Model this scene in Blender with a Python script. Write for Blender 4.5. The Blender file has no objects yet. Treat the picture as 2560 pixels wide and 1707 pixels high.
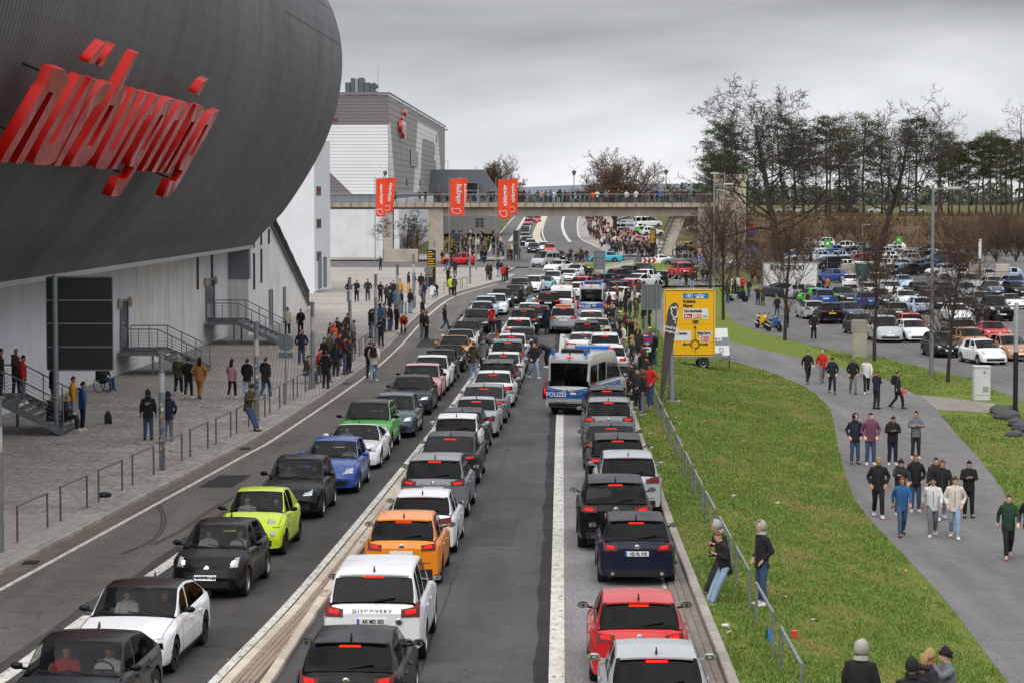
import bpy, bmesh, math, random
import numpy as np
from mathutils import Vector, Matrix, Euler, noise as mnoise
R = math.radians
rnd = random.Random(7)
SC = bpy.context.scene
COL = SC.collection
# ---------------------------------------------------------------- camera
F_PX, CX, CY, CAM_H = 6044.0, 1280.0, 853.5, 8.7
PITCH = math.atan(363.5 / F_PX)
cam_data = bpy.data.cameras.new('camera')
cam_data.sensor_width = 36.0
cam_data.lens = F_PX / 2560.0 * 36.0
cam_data.clip_start, cam_data.clip_end = 0.5, 9000.0
camera = bpy.data.objects.new('camera', cam_data)
camera.location = (0, 0, CAM_H)
camera.rotation_euler = (math.pi / 2 - PITCH, 0, 0)
COL.objects.link(camera)
SC.camera = camera
# ---------------------------------------------------------------- sky (overcast)
SUN_EL, SUN_AZ = R(48), R(205)
world = bpy.data.worlds.new('World')
SC.world = world
world.use_nodes = True
wn, wl = world.node_tree.nodes, world.node_tree.links
wn.clear()
def wnode(t, **k):
	n = wn.new(t)
	for a, b in k.items():
		setattr(n, a, b)
	return n
w_out = wnode('ShaderNodeOutputWorld')
w_bg = wnode('ShaderNodeBackground')
w_bg.inputs['Strength'].default_value = 1.0
w_sky = wnode('ShaderNodeTexSky', sky_type='NISHITA', sun_disc=False)
w_sky.sun_elevation, w_sky.sun_rotation = SUN_EL, SUN_AZ
w_sky.air_density, w_sky.dust_density = 1.0, 3.0
w_tc = wnode('ShaderNodeTexCoord')
w_sep = wnode('ShaderNodeSeparateXYZ')
wl.new(w_tc.outputs['Generated'], w_sep.inputs[0])
w_map = wnode('ShaderNodeMapping')
w_map.inputs['Scale'].default_value = (1.0, 1.0, 4.2)
w_map.inputs['Rotation'].default_value = (0, R(4), 0)
wl.new(w_tc.outputs['Generated'], w_map.inputs['Vector'])
w_n1 = wnode('ShaderNodeTexNoise')
w_n1.inputs['Scale'].default_value, w_n1.inputs['Detail'].default_value, w_n1.inputs['Roughness'].default_value = 3.0, 6.0, 0.5
w_n1.inputs['Distortion'].default_value = 0.35
wl.new(w_map.outputs[0], w_n1.inputs['Vector'])
w_ramp = wnode('ShaderNodeValToRGB')
cr = w_ramp.color_ramp
cr.elements[0].position, cr.elements[0].color = 0.37, (0.40, 0.415, 0.44, 1)
cr.elements[1].position, cr.elements[1].color = 0.60, (0.80, 0.81, 0.825, 1)
e = cr.elements.new(0.48); e.color = (0.58, 0.592, 0.615, 1)
wl.new(w_n1.outputs[0], w_ramp.inputs[0])
# overcast luminance law: brighter towards the zenith, a paler band low down
w_elev = wnode('ShaderNodeValToRGB')
er = w_elev.color_ramp
er.elements[0].position, er.elements[0].color = 0.0, (1.08, 1.08, 1.09, 1)
er.elements[1].position, er.elements[1].color = 1.0, (1.9, 1.9, 1.9, 1)
for p_, c_ in ((0.012, 1.16), (0.036, 1.24), (0.056, 1.0), (0.078, 0.56), (0.12, 0.6), (0.4, 1.2)):
	e = er.elements.new(p_); e.color = (c_, c_, c_ * 1.01, 1)
wl.new(w_sep.outputs['Z'], w_elev.inputs[0])
w_mul = wnode('ShaderNodeMix', data_type='RGBA', blend_type='MULTIPLY')
w_mul.inputs[0].default_value = 1.0
wl.new(w_ramp.outputs[0], w_mul.inputs[6]); wl.new(w_elev.outputs[0], w_mul.inputs[7])
w_skys = wnode('ShaderNodeMix', data_type='RGBA', blend_type='MULTIPLY')
w_skys.inputs[0].default_value = 1.0
w_skys.inputs[7].default_value = (0.07, 0.07, 0.07, 1)
wl.new(w_sky.outputs[0], w_skys.inputs[6])
w_mix = wnode('ShaderNodeMix', data_type='RGBA')
w_mix.inputs[0].default_value = 0.92
wl.new(w_skys.outputs[2], w_mix.inputs[6]); wl.new(w_mul.outputs[2], w_mix.inputs[7])
wl.new(w_mix.outputs[2], w_bg.inputs['Color'])
wl.new(w_bg.outputs[0], w_out.inputs[0])
# ---------------------------------------------------------------- sun behind cloud
sun_data = bpy.data.lights.new('sun', 'SUN')
sun_data.energy, sun_data.angle, sun_data.color = 1.5, R(70), (1.0, 0.965, 0.92)
sun = bpy.data.objects.new('sun', sun_data)
COL.objects.link(sun)
sd = Vector((math.sin(SUN_AZ) * math.cos(SUN_EL), math.cos(SUN_AZ) * math.cos(SUN_EL), math.sin(SUN_EL)))
sun.rotation_euler = sd.to_track_quat('Z', 'Y').to_euler()
SC.view_settings.view_transform = 'Standard'
SC.view_settings.look = 'None'
SC.view_settings.exposure = 0.28
SC.view_settings.gamma = 1.0
SC.view_settings.use_curve_mapping = False
SC.render.engine = 'CYCLES'
SC.cycles.max_bounces = 6
SC.cycles.transparent_max_bounces = 12
SC.cycles.use_denoising = True
SC.cycles.caustics_reflective = SC.cycles.caustics_refractive = False
# ---------------------------------------------------------------- ground heights and the photograph's geometry
def smooth(a, b, v):
	t = min(1.0, max(0.0, (v - a) / (b - a)))
	return t * t * (3 - 2 * t)
def kerb_x(y):
	return 3.6 + 0.0155 * y
def ground_z(x, y):
	u = y - 318.0
	r = 0.0 if u < -25 else ((u + 25) ** 2 / 100 * 0.0125 if u < 25 else 0.0125 * u + 0.0)
	r = min(r, 4.3 + 0.002 * max(0, y - 660))
	b = kerb_x(y) + 0.4
	w = 7.5
	if y > 170:
		s = smooth(170, 300, y)
		b, w = b + (29 - b) * s, w + 8 * s
	t = smooth(0, 1, (x - b) / w)
	right = -1.0 + 5.6 * smooth(430, 505, y) + 0.9 * smooth(520, 700, y)
	return r * (1 - t) + right * t
def ray(px, py):
	c, s = math.cos(PITCH), math.sin(PITCH)
	u, v = (px - CX) / F_PX, (CY - py) / F_PX
	return Vector((u, c + v * s, -s + v * c))
def at(px, py, Y):
	d = ray(px, py)
	return Vector((0, 0, CAM_H)) + d * (Y / d.y)
def gp(px, py, dz=0.0):
	"""the ground point that the photograph shows at this pixel"""
	d = ray(px, py)
	o = Vector((0, 0, CAM_H))
	y, step = 30.0, 1.0
	prev = y
	while y < 1500:
		p = o + d * (y / d.y)
		if p.z <= ground_z(p.x, p.y) + dz:
			lo, hi = prev, y
			for _ in range(14):
				m = (lo + hi) / 2
				p = o + d * (m / d.y)
				if p.z <= ground_z(p.x, p.y) + dz: hi = m
				else: lo = m
			p = o + d * (hi / d.y)
			return Vector((p.x, p.y, ground_z(p.x, p.y) + dz))
		prev = y
		y += step
		if y > 150: step = 2.0
	p = o + d * (600 / d.y)
	return p
def spline(pts, step=1.0):
	"""Catmull-Rom through points, resampled about every step metres"""
	P = [Vector(p) for p in pts]
	P = [P[0] * 2 - P[1]] + P + [P[-1] * 2 - P[-2]]
	dense = []
	for i in range(1, len(P) - 2):
		a, b, c, d = P[i - 1:i + 3]
		n = max(2, int((c - b).length / 0.5))
		for k in range(n):
			t = k / n
			dense.append(0.5 * (2 * b + (c - a) * t + (2 * a - 5 * b + 4 * c - d) * t * t + (3 * b - a - 3 * c + d) * t ** 3))
	dense.append(P[-2])
	out, acc = [dense[0]], 0.0
	for a, b in zip(dense, dense[1:]):
		acc += (b - a).length
		if acc >= step:
			out.append(b); acc = 0.0
	if (out[-1] - dense[-1]).length > 0.05: out.append(dense[-1])
	return out
def pix_line(pix, step=1.0, dz=0.0):
	return spline([gp(x, y, dz) for x, y in pix], step)
def on_line(line, y):
	"""x and heading of a road line at distance y"""
	for a, b in zip(line, line[1:]):
		if a.y <= y <= b.y:
			t = (y - a.y) / max(1e-6, b.y - a.y)
			return a.lerp(b, t), (b - a).normalized()
	if y < line[0].y:
		d = (line[1] - line[0]).normalized(); return line[0] + d * ((y - line[0].y) / d.y), d
	d = (line[-1] - line[-2]).normalized(); return line[-1] + d * ((y - line[-1].y) / max(.05, d.y)), d
# ---------------------------------------------------------------- mesh and object helpers
V = Vector
class MB:
	"""collects shapes; build() links them as ONE mesh object"""
	def __init__(s): s.v, s.f, s.m = [], [], []
	def add(s, vs, fs, m=0):
		o = len(s.v)
		s.v += [tuple(p) for p in vs]
		s.f += [tuple(i + o for i in f) for f in fs]
		s.m += [m] * len(fs)
		return s
	def box(s, a, b, m=0):
		x0, y0, z0 = a; x1, y1, z1 = b
		return s.add([(x0, y0, z0), (x1, y0, z0), (x1, y1, z0), (x0, y1, z0), (x0, y0, z1), (x1, y0, z1), (x1, y1, z1), (x0, y1, z1)],
                     [(0, 3, 2, 1), (4, 5, 6, 7), (0, 1, 5, 4), (1, 2, 6, 5), (2, 3, 7, 6), (3, 0, 4, 7)], m)
	def rbox(s, a, b, r, m=0):
		"""box with chamfered vertical and top edges"""
		x0, y0, z0 = a; x1, y1, z1 = b
		def ring(i, z): return [(x0 + i + r, y0 + i, z), (x1 - i - r, y0 + i, z), (x1 - i, y0 + i + r, z), (x1 - i, y1 - i - r, z), (x1 - i - r, y1 - i, z), (x0 + i + r, y1 - i, z), (x0 + i, y1 - i - r, z), (x0 + i, y0 + i + r, z)]
		return s.loft([ring(0, z0), ring(0, z1 - r), ring(r * .6, z1)], m=m)
	def beam(s, p, q, w, h, m=0, up=(0, 0, 1)):
		"""rectangular bar from p to q"""
		p, q = Vector(p), Vector(q)
		d = (q - p).normalized(); u = Vector(up)
		if abs(d.dot(u)) > .98: u = Vector((0, 1, 0))
		r = d.cross(u).normalized(); u = r.cross(d).normalized()
		c = [r * (w / 2 * i) + u * (h / 2 * j) for i, j in ((-1, -1), (1, -1), (1, 1), (-1, 1))]
		return s.add([p + k for k in c] + [q + k for k in c], [(3, 2, 1, 0), (4, 5, 6, 7), (0, 1, 5, 4), (1, 2, 6, 5), (2, 3, 7, 6), (3, 0, 4, 7)], m)
	def loft(s, rings, closed=True, caps=True, m=0):
		n = len(rings[0]); o = len(s.v)
		for r in rings: s.v += [tuple(p) for p in r]
		k = 0
		for i in range(len(rings) - 1):
			for j in range(n if closed else n - 1):
				a, b = o + i * n + j, o + i * n + (j + 1) % n
				s.f.append((a, b, b + n, a + n)); k += 1
		if caps and closed:
			s.f.append(tuple(range(o + n - 1, o - 1, -1))); s.f.append(tuple(range(o + (len(rings) - 1) * n, o + len(rings) * n))); k += 2
		s.m += [m] * k
		return s
	def tube(s, pts, rad, n=8, caps=True, m=0):
		P = [Vector(p) for p in pts]
		if not hasattr(rad, '__len__'): rad = [rad] * len(P)
		rings = []; u = None
		for i, p in enumerate(P):
			d = (P[min(i + 1, len(P) - 1)] - P[max(i - 1, 0)])
			d = d.normalized() if d.length > 1e-9 else Vector((0, 0, 1))
			if u is None: u = d.orthogonal().normalized()
			else:
				u = u - d * u.dot(d)
				u = u.normalized() if u.length > 1e-6 else d.orthogonal().normalized()
			w = d.cross(u)
			rings.append([p + (u * math.cos(t) + w * math.sin(t)) * rad[i] for t in (2 * math.pi * k / n for k in range(n))])
		return s.loft(rings, True, caps, m)
	def cyl(s, p, q, r0, r1=None, n=12, m=0): return s.tube([p, q], [r0, r0 if r1 is None else r1], n, True, m)
	def lathe(s, prof, n=16, c=(0, 0, 0), m=0):
		"""profile of (radius, z)"""
		rings = [[(c[0] + r * math.cos(2 * math.pi * k / n), c[1] + r * math.sin(2 * math.pi * k / n), c[2] + z) for k in range(n)] for r, z in prof]
		return s.loft(rings, True, True, m)
	def ball(s, c, r, n=10, k=6, m=0):
		rx, ry, rz = (r, r, r) if not hasattr(r, '__len__') else r
		rings = []
		for i in range(k + 1):
			t = math.pi * (i / k) ; q = max(math.sin(t), .02)
			rings.append([(c[0] + rx * q * math.cos(2 * math.pi * j / n), c[1] + ry * q * math.sin(2 * math.pi * j / n), c[2] - rz * math.cos(t)) for j in range(n)])
		return s.loft(rings, True, True, m)
	def prism(s, poly, ext, m=0):
		"""flat polygon of 3-D points pushed along ext"""
		n = len(poly); e = Vector(ext); P = [Vector(p) for p in poly]
		return s.add(P + [p + e for p in P], [tuple(range(n - 1, -1, -1)), tuple(range(n, 2 * n))] + [(i, (i + 1) % n, (i + 1) % n + n, i + n) for i in range(n)], m)
	def grid(s, rows, m=0):
		return s.loft(rows, False, False, m)
	def xf(s, mat):
		s.v = [tuple(mat @ Vector(p)) for p in s.v]; return s
	def mesh(s, name, mats=None, smooth=False, angle=None):
		me = bpy.data.meshes.new(name)
		me.from_pydata(s.v, [], s.f)
		for q in (mats or []): me.materials.append(q)
		if any(s.m): me.polygons.foreach_set('material_index', s.m)
		if smooth:
			me.polygons.foreach_set('use_smooth', [True] * len(me.polygons))
			if angle: me.set_sharp_from_angle(angle=R(angle))
		me.update()
		return me
	def build(s, name, mats, parent=None, smooth=False, angle=None):
		if not isinstance(mats, (list, tuple)): mats = [mats]
		return put(name, s.mesh(name, mats, smooth, angle), parent)
WC = set()
def base(name, loc):
	"""an Empty at a large thing's foot whose parts keep their world coordinates"""
	o = empty(name, loc); WC.add(o.name)
	return o
def put(name, mesh, parent=None, loc=None, rz=None, mat=None):
	o = bpy.data.objects.new(name, mesh)
	COL.objects.link(o)
	if parent is not None:
		o.parent = parent
		if parent.name in WC: o.matrix_parent_inverse = Matrix.Translation(-parent.location)
	if loc is not None: o.location = loc
	if rz is not None: o.rotation_euler = (0, 0, rz)
	if mat is not None: paint(o, mat)
	return o
def paint(o, mat, slot=0):
	o.material_slots[slot].link = 'OBJECT'
	o.material_slots[slot].material = mat
def empty(name, loc=(0, 0, 0), rz=0):
	o = bpy.data.objects.new(name, None)
	o.empty_display_size = 0.3
	COL.objects.link(o)
	o.location = loc; o.rotation_euler = (0, 0, rz)
	return o
USED = {}
def tag(o, label=None, cat=None, group=None, kind=None):
	if label:
		k = label.lower()
		o['label'] = label
		USED.setdefault(k, []).append(o.name)
	if cat: o['category'] = cat
	if group: o['group'] = group
	if kind: o['kind'] = kind
	return o
def struct(o): o['kind'] = 'structure'; return o
# ---------------------------------------------------------------- materials
MATS = {}
def srgb(h):
	h = h.lstrip('#')
	return tuple(((c / 12.92) if c <= .04045 else ((c + .055) / 1.055) ** 2.4) for c in (int(h[i:i + 2], 16) / 255 for i in (0, 2, 4)))
class Nodes:
	def __init__(s, name):
		s.mat = bpy.data.materials.new(name); s.mat.use_nodes = True
		s.t = s.mat.node_tree; s.n = s.t.nodes; s.l = s.t.links
		s.b = s.n['Principled BSDF']
		s.tc = None
	def new(s, t, **k):
		q = s.n.new(t)
		for a, b in k.items():
			if a.startswith('i_'): q.inputs[a[2:].replace('_', ' ')].default_value = b
			else: setattr(q, a, b)
		return q
	def co(s, scale=None, rot=None):
		if s.tc is None: s.tc = s.new('ShaderNodeTexCoord')
		if scale is None and rot is None: return s.tc.outputs['Object']
		m = s.new('ShaderNodeMapping')
		if scale: m.inputs['Scale'].default_value = scale
		if rot: m.inputs['Rotation'].default_value = rot
		s.l.new(s.tc.outputs['Object'], m.inputs[0])
		return m.outputs[0]
	def noise(s, scale, detail=3, rough=.55, vec=None, dist=0):
		q = s.new('ShaderNodeTexNoise')
		q.inputs['Scale'].default_value, q.inputs['Detail'].default_value, q.inputs['Roughness'].default_value, q.inputs['Distortion'].default_value = scale, detail, rough, dist
		s.l.new(vec or s.co(), q.inputs['Vector'])
		return q.outputs[0]
	def ramp(s, fac, stops):
		q = s.new('ShaderNodeValToRGB'); e = q.color_ramp.elements
		for i, (p, c) in enumerate(stops):
			x = e[i] if i < 2 else e.new(p)
			x.position = p
			x.color = (c, c, c, 1) if not hasattr(c, '__len__') else (*c[:3], 1)
		s.l.new(fac, q.inputs[0])
		return q.outputs[0]
	def mix(s, fac, a, b, mode='MIX'):
		q = s.new('ShaderNodeMix', data_type='RGBA', blend_type=mode)
		for i, x in ((0, fac), (6, a), (7, b)):
			if hasattr(x, 'is_linked') or hasattr(x, 'links'): s.l.new(x, q.inputs[i])
			else: q.inputs[i].default_value = x if i == 0 else ((x, x, x, 1) if not hasattr(x, '__len__') else (*x[:3], 1))
		return q.outputs[2]
	def set(s, name, x):
		i = s.b.inputs[name]
		if hasattr(x, 'links'): s.l.new(x, i)
		else: i.default_value = (*x[:3], 1) if hasattr(x, '__len__') else x
		return s
	def bump(s, h, strength=.3, dist=.02):
		q = s.new('ShaderNodeBump'); q.inputs['Strength'].default_value = strength; q.inputs['Distance'].default_value = dist
		s.l.new(h, q.inputs['Height']); s.l.new(q.outputs[0], s.b.inputs['Normal'])
		return s
def simple(name, col, rough=.6, metal=0., vary=.18, scale=3., bump=0., coat=0., spec=None, fine=0.):
	"""plain surface with uneven tone and gloss"""
	if name in MATS: return MATS[name]
	if isinstance(col, str): col = srgb(col)
	s = Nodes(name)
	n = s.noise(scale, 5, .6)
	c = s.mix(s.ramp(n, [(.3, 1 - vary), (.7, 1 + vary * .6)]), col, col, 'MIX') if False else s.mix(1.0, col, s.ramp(n, [(.28, 1 - vary), (.72, 1 + vary * .5)]), 'MULTIPLY')
	if fine:
		c = s.mix(1.0, c, s.ramp(s.noise(scale * 25, 2, .6), [(.3, 1 - fine), (.7, 1 + fine)]), 'MULTIPLY')
	s.set('Base Color', c).set('Metallic', metal)
	s.set('Roughness', s.ramp(n, [(.3, max(0, rough - .08)), (.7, min(1, rough + .1))]))
	if coat: s.set('Coat Weight', coat).set('Coat Roughness', .06)
	if spec is not None: s.set('Specular IOR Level', spec)
	if bump: s.bump(s.noise(scale * 12, 3), bump, .01)
	MATS[name] = s.mat
	return s.mat
def emit(name, col, strength, base=None):
	if name in MATS: return MATS[name]
	s = Nodes(name)
	col = srgb(col) if isinstance(col, str) else col
	s.set('Base Color', base or col).set('Emission Color', col).set('Emission Strength', strength).set('Roughness', .5).set('Specular IOR Level', .08)
	MATS[name] = s.mat
	return s.mat
def car_paint(h):
	nm = 'car paint ' + h
	if nm in MATS: return MATS[nm]
	s = Nodes(nm); col = srgb(h)
	n = s.noise(2.2, 4)
	grime = s.ramp(s.noise(5, 6, .65), [(.42, 0.0), (.8, .10)])
	s.set('Base Color', s.mix(grime, col, (.16, .14, .12))).set('Roughness', s.ramp(n, [(.3, .22), (.7, .38)]))
	dark = max(col) < .03
	s.set('Coat Weight', .10 if dark else .5).set('Coat Roughness', .05).set('Specular IOR Level', .15 if dark else .25)
	MATS[nm] = s.mat
	return s.mat
def glass(name, tint=(.02, .022, .025), clear=.5):
	"""window glass: part see-through, part mirror at grazing angles"""
	if name in MATS: return MATS[name]
	s = Nodes(name)
	tr = s.new('ShaderNodeBsdfTransparent'); tr.inputs[0].default_value = (clear, clear * 1.02, clear, 1)
	s.set('Base Color', tint).set('Roughness', .04).set('Specular IOR Level', .7)
	mx = s.new('ShaderNodeMixShader'); mx.inputs[0].default_value = .26
	s.l.new(tr.outputs[0], mx.inputs[1]); s.l.new(s.b.outputs[0], mx.inputs[2])
	s.l.new(mx.outputs[0], s.n['Material Output'].inputs[0])
	MATS[name] = s.mat
	return s.mat
_txt = {}
def text_mesh(body, size=1.0, ext=0.0, mats=None, align='CENTER', shear=0., bold=0., space=1.0):
	"""lettering from the built-in font as a mesh in the XY plane"""
	key = (body, size, ext, align, shear, bold, space, tuple(m.name for m in mats or []))
	if key in _txt: return _txt[key]
	c = bpy.data.curves.new('lettering', 'FONT')
	c.body, c.size, c.extrude, c.shear, c.offset, c.space_character = body, size, ext, shear, bold, space
	c.align_x, c.align_y = align, 'CENTER'
	c.resolution_u = 3
	o = bpy.data.objects.new('lettering', c); COL.objects.link(o)
	bpy.context.view_layer.update()
	me = bpy.data.meshes.new_from_object(o.evaluated_get(bpy.context.evaluated_depsgraph_get()))
	bpy.data.objects.remove(o); bpy.data.curves.remove(c)
	me.materials.clear()
	for q in mats or []: me.materials.append(q)
	_txt[key] = me
	return me
def frame_matrix(origin, xdir, updir):
	"""matrix whose X runs along xdir, Y along updir, Z out of the face"""
	x = Vector(xdir).normalized(); y = Vector(updir); y = (y - x * y.dot(x)).normalized(); z = x.cross(y)
	return Matrix(((x.x, y.x, z.x, origin[0]), (x.y, y.y, z.y, origin[1]), (x.z, y.z, z.z, origin[2]), (0, 0, 0, 1)))
def lettering(body, origin, xdir, updir, size, mat, parent=None, ext=0.004, align='CENTER', shear=0, bold=0, name='lettering', sx=1.0, space=1.0):
	o = put(name, text_mesh(body, size, ext, [mat], align, shear, bold, space), parent)
	m = frame_matrix(origin, xdir, updir)
	o.matrix_basis = m @ Matrix.Diagonal((sx, 1, 1, 1))
	return o
# ================================================================ PEOPLE
def ell(c, rx, ry, n=12, ax=None):
	return [(c[0] + rx * math.cos(2 * math.pi * k / n), c[1] + ry * math.sin(2 * math.pi * k / n), c[2]) for k in range(n)]
def bake(mb, name, voxel, smooth_n, faces, mat):
	"""melt overlapping shapes into one continuous skin"""
	me = mb.mesh(name)
	bm = bmesh.new(); bm.from_mesh(me); bmesh.ops.recalc_face_normals(bm, faces=bm.faces); bm.to_mesh(me); bm.free()
	o = bpy.data.objects.new('bake', me); COL.objects.link(o)
	m = o.modifiers.new('r', 'REMESH'); m.mode = 'VOXEL'; m.voxel_size = voxel; m.use_smooth_shade = True
	if smooth_n:
		m = o.modifiers.new('s', 'SMOOTH'); m.iterations = smooth_n; m.factor = .5
	m = o.modifiers.new('d', 'DECIMATE'); m.ratio = 1.0
	bpy.context.view_layer.update()
	dg = bpy.context.evaluated_depsgraph_get()
	n = len(o.evaluated_get(dg).data.polygons)
	m.ratio = min(1.0, faces / max(1, n * 2))
	bpy.context.view_layer.update(); dg = bpy.context.evaluated_depsgraph_get()
	out = bpy.data.meshes.new_from_object(o.evaluated_get(dg)); out.name = name
	bpy.data.objects.remove(o); bpy.data.meshes.remove(me)
	out.materials.clear(); out.materials.append(mat)
	out.polygons.foreach_set('use_smooth', [True] * len(out.polygons))
	return out
def reduce(me, ratio):
	o = bpy.data.objects.new('bake', me); COL.objects.link(o); m = o.modifiers.new('d', 'DECIMATE'); m.ratio = ratio
	bpy.context.view_layer.update(); out = bpy.data.meshes.new_from_object(o.evaluated_get(bpy.context.evaluated_depsgraph_get())); bpy.data.objects.remove(o)
	return [v.co.copy() for v in out.vertices], [tuple(p.vertices) for p in out.polygons]
SKIN0 = simple('skin', '#c99a82', .6, 0, .1, 6)
CLOTH0 = simple('cloth', '#222226', .9, 0, .2, 6)
def pose(**k):
	p = dict(pel=(0, 0, .95), che=(.0, 0, 1.27), nek=(.0, 0, 1.475), hed=(.03, 0, 1.63), yaw=0, nod=0,
             el=((0, .245, 1.17), (0, -.245, 1.17)), wr=((.06, .26, .92), (.06, -.26, .92)), kn=((.02, .10, .50), (.02, -.10, .50)), an=((-.02, .115, .085), (-.02, -.115, .085)), toe=((1, .15, 0), (1, -.15, 0)))
	p.update(k); return p
POSES = {
 'stand': pose(),
 'pocket': pose(el=((-.09, .30, 1.17), (-.09, -.30, 1.17)), wr=((.09, .21, .96), (.09, -.21, .96)), yaw=25),
 'relaxed': pose(kn=((.05, .11, .50), (.0, -.12, .50)), an=((.05, .16, .085), (-.03, -.13, .085)), el=((-.03, .27, 1.17), (.02, -.25, 1.17)), wr=((.05, .27, .93), (.22, -.13, 1.08)), yaw=-35),
 'walk': pose(kn=((-.02, .09, .50), (.20, -.09, .53)), an=((-.30, .09, .15), (.25, -.09, .10)), el=((.09, .25, 1.18), (-.14, -.25, 1.19)), wr=((.25, .22, .99), (-.14, -.26, .95)), pel=(0, 0, .935)),
 'stride': pose(kn=((.21, .09, .53), (-.02, -.09, .50)), an=((.27, .10, .10), (-.30, -.09, .15)), el=((-.10, .30, 1.17), (-.05, -.29, 1.17)), wr=((.08, .21, .96), (.10, -.21, .96)), pel=(0, 0, .93), yaw=15),
 'phone': pose(el=((.02, .24, 1.17), (.02, -.24, 1.17)), wr=((.27, .05, 1.24), (.25, -.06, 1.22)), nod=22, hed=(.06, 0, 1.62)),
 'crossed': pose(el=((.05, .27, 1.18), (.05, -.27, 1.18)), wr=((.20, -.08, 1.20), (.22, .08, 1.24)), yaw=-20),
 'photo': pose(el=((.20, .25, 1.33), (.20, -.25, 1.33)), wr=((.30, .08, 1.57), (.30, -.07, 1.56))),
 'reach': pose(el=((.12, .25, 1.22), (.22, -.28, 1.28)), wr=((.27, .18, 1.05), (.50, -.22, 1.30)), yaw=-20),
 'lean': pose(pel=(-.06, 0, .86), che=(-.02, 0, 1.18), nek=(.03, 0, 1.385), hed=(.10, 0, 1.53), nod=18, kn=((.13, .10, .47), (.15, -.08, .47)), an=((.28, .11, .085), (.31, -.06, .085)), el=((-.02, .26, 1.07), (.05, -.25, 1.09)), wr=((.20, .10, 1.16), (.25, -.05, 1.13))),
 'sit': pose(pel=(0, 0, .52), che=(.05, 0, .84), nek=(.08, 0, 1.04), hed=(.13, 0, 1.19), kn=((.42, .13, .55), (.42, -.12, .54)), an=((.44, .14, .09), (.50, -.13, .09)), el=((.10, .26, .76), (.10, -.26, .76)), wr=((.32, .10, .66), (.30, -.10, .66)), nod=8),
 'bend': pose(pel=(-.05, 0, .90), che=(.27, 0, 1.06), nek=(.45, 0, 1.10), hed=(.60, 0, 1.06), nod=50, el=((.42, .22, .82), (.42, -.22, .82)), wr=((.52, .12, .58), (.50, -.12, .58)), kn=((.06, .11, .50), (.06, -.11, .50))),
 'drive': pose(pel=(0, 0, .10), che=(-.06, 0, .42), nek=(-.09, 0, .63), hed=(-.07, 0, .775), kn=((.45, .12, .22), (.45, -.12, .22)), an=((.70, .12, -.08), (.70, -.12, -.08)), el=((.12, .24, .34), (.12, -.24, .34)), wr=((.42, .15, .42), (.42, -.15, .42)), yaw=10),
}
def seg_tube(mb, pts, rad, n=10): mb.tube(pts, rad, n)
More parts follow.
